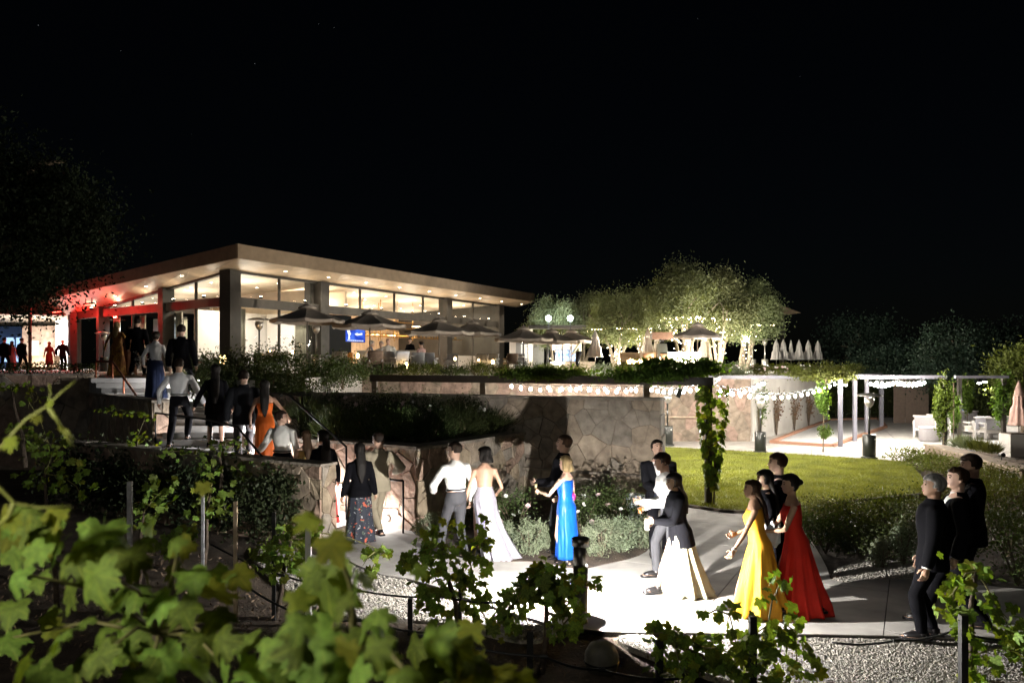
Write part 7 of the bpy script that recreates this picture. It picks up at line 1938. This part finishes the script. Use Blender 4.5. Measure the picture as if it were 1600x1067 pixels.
glassware(Fbl, 'L', 'champagne flute in the hand of the blond woman in blue')
p = held(Fbl, Fbl.Tf((.15, -.03, .60 * 1.6))); o = thing('clutch_bag', 'small magenta clutch under the arm of the blue gown', 'bag', p); obj('body', MB().sphere((0, 0, 0), (.045, .10, .065), 12, 8), mat('magenta_satin', (.35, .02, .15), rough=.4, var=.15), o, True); obj('clasp', MB().sphere((0, .0, .066), .012, 8, 6), BRASS, o)
Fp = person('young man in open black suit looking down, by the wall end', at(1029, 12.1), 178, 1.74, top=cWH, bottom=cBK, jacket=cBK, vneck=True, head=(12, -22), hair=('short', 'dark'), arms={'R': (.05, .20, .60), 'L': (-.05, .21, .58)}, group=gW, legs={'R': (.06, .08, .05), 'L': (-.06, 0, .05)})
Fq = person('laughing man in white shirt and slate trousers carrying a drink', at(1048, 10.75), 95, 1.70, top=cWH, bottom=cGR, lean=10, head=(-15, 5), hair=('short', 'dark'), arms={'L': (-.05, .24, .62), 'R': (.04, .20, .56)}, group=gW, legs={'R': (.055, .10, .05), 'L': (-.055, -.14, .08)}, skin='tan')
w_ = held(Fq, Fq.wr['L'] + (Fq.wr['L'] - Fq.el['L']).normalized() * .1)
o = thing('white_card', 'bright white folded card held up beside the laughing man', 'paper', P(1013, 757, 11.0)); obj('sheet', MB().box((0, 0, 0), (.10, .012, .16), M=Matrix.Rotation(R(10), 3, 'Y')), mat('white_paper', (.8, .8, .8), rough=.8, var=.02, bump=0), o); obj('fold', MB().box((.004, -.012, .0), (.09, .008, .006), M=Matrix.Rotation(R(10), 3, 'Y')), mat('paper_edge', (.6, .6, .6), var=0), o)
o.location = held(Fp, Fp.wr['L'] + Vector((-.0, .06, .12)))
o = thing('drink_glass', 'glass of orange drink in the laughing man\'s hand', 'drink', held(Fq, Fq.wr['R'] + (Fq.wr['R'] - Fq.el['R']).normalized() * .085 + Vector((0, 0, -.02)))); obj('tumbler', MB().lathe([(.03, -.03), (.036, .08), (.034, .08), (.028, -.022)], 14), MATS['clear_glass'], o, True); obj('drink', MB().lathe([(.001, -.02), (.027, -.02), (.031, .05), (.001, .052)], 14), mat('orange_drink', (.75, .25, .03), rough=.2, var=0, bump=0), o, True)
Fw = person('woman in black top and flowing cream skirt beside the laughing man', at(1062, 10.0), 100, 1.53, True, hair=('long', 'black'), top=cBK, jacket=cBK, hemz=.40, dress=[gown(cCR, .6, .01, (.24, .29), 9, .18, (-.03, -.14), 'skirt', tight=.2)], arms={'L': (-.06, .24, .62), 'R': (.05, .22, .58)}, lean=8, group=gW, hl=.15, legs=WALK, skin='olive')
o = thing('drink_glass', 'pale cup held by the woman in cream skirt', 'drink', held(Fw, Fw.wr['R'] + (Fw.wr['R'] - Fw.el['R']).normalized() * .08)); obj('tumbler', MB().lathe([(.03, -.05), (.038, .06), (.036, .06), (.028, -.045)], 14), mat('white_cup', (.7, .68, .66), rough=.5, var=.03), o, True); obj('rim', MB().lathe([(.038, .058), (.041, .062), (.038, .066)], 14), MATS['white_cup'], o)
Fy = person('woman in bright yellow chiffon gown hurrying to the left', at(1186, 9.2), 78, 1.56, True, skin='tan', hair=('long', 'brown'), dress=[gown(cYE, .79, .01, (.26, .30), 11, .16, (.0, -.04))], arms={'L': (-.20, .20, .50, (-.3, -.6, -.8)), 'R': (.12, .16, .57)}, lean=8, head=(5, -4), group=gW, legs=WALK, hl=.18)
br = MB(); d = (Fy.wr['L'] - Fy.el['L']).normalized(); br.tube([Fy.wr['L'] - d * .02, Fy.wr['L']], .03, 14); o = obj('bracelet', br, CHROME, Fy.o, True)
person('dark haired woman in black dress just behind the yellow gown', at(1203, 9.75), 80, 1.6, True, hair=('long', 'black'), dress=[gown(cBK, .79, .3, (.22, .24))], top=cBK, group=gW, lean=6, head=(5, 0), skin='olive')
person('tall man in black suit behind the red gown', at(1222, 10.1), 75, 1.76, top=cWH, bottom=cBK, jacket=cBK, head=(10, -5), hair=('short', 'brown'), lean=6, group=gW, legs=WALK)
Fr = person('woman in flowing red gown with dark hair carrying a white shawl', at(1243, 9.25), 82, 1.61, True, skin='tan', hair=('bun', 'black'), dress=[gown(cRD, .79, .01, (.25, .30), 11, .17, (.0, -.10))], arms={'R': (.08, .24, .56), 'L': (-.08, .24, .60)}, lean=6, head=(5, -3), group=gW, legs=WALK)
# shawl draped over her forearms
o = thing('shawl', 'white shawl hanging from the arms of the woman in red', 'shawl', held(Fr, Fr.wr['R'])); mb = MB(); rows = []
for i in range(9):
    t_ = i / 8; a = held(Fr, Fr.wr['L'].lerp(Fr.el['L'], .8 * t_)); b = held(Fr, Fr.wr['R'].lerp(Fr.el['R'], .8 * t_)); row = []
    for j in range(9):
        s = j / 8; q = a.lerp(b, s); q.z += .05 - .16 * (1 - (2 * s - 1) ** 2) - .03 * math.sin(i * 1.4); row.append(q)
    row = [row[0] - Vector((0, 0, .22))] + row + [row[-1] - Vector((0, 0, .22 + .03 * math.sin(i * 2)))]; rows.append(row)
mb.add([v for r_ in rows for v in r_], [(j * 11 + i, j * 11 + i + 1, j * 11 + 12 + i, j * 11 + 11 + i) for j in range(8) for i in range(10)]); s_ = obj('cloth', mb, cWH2, o, True, world=True); md = s_.modifiers.new('t', 'SOLIDIFY'); md.thickness = .006
fr_ = MB()
for r_ in rows[::1]: fr_.tube([r_[-1], r_[-1] - Vector((0, 0, .05))], .003, 4)
obj('fringe', fr_, cWH2, o, world=True)
# three men at right
gM = 'three men in dark suits at right'
person('leading man in dark suit with grey temples, nearest at right', at(1456, 8.4), 72, 1.73, top=cWH, bottom=cBK, jacket=cBK, head=(5, -8), hair=('short', 'grey'), group=gM, legs={'R': (.055, -.02, .05), 'L': (-.055, .06, .05)}, arms={'L': (-.19, .06, .47)}, skin='tan')
person('middle man in dark suit with bow tie and reddish hair at right', at(1494, 8.75), 70, 1.76, top=cWH, bottom=cBK, jacket=cBK, vneck=True, head=(12, -5), hair=('short', 'brown'), group=gM, legs=WALK)
person('rearmost taller man in black suit at right edge of the trio', at(1517, 9.3), 65, 1.84, top=cBK, bottom=cBK, jacket=cBK, head=(8, 0), hair=('short', 'dark'), group=gM)
bpy.data.scenes.remove(_WS)

# a few faint stars
st = MB(); rs = random.Random(3)
for px, py in [(498, 38), (522, 44), (189, 80), (398, 100), (1090, 30), (1250, 120), (300, 210), (60, 40)]:
    st.sphere(P(px, py, 1500), rs.uniform(.25, .6), 5, 3)
o = obj('stars', st, emission('star_glow', (.9, .95, 1), .25), kind='stuff'); tag(o, 'faint pinprick stars in the black sky', 'stars')
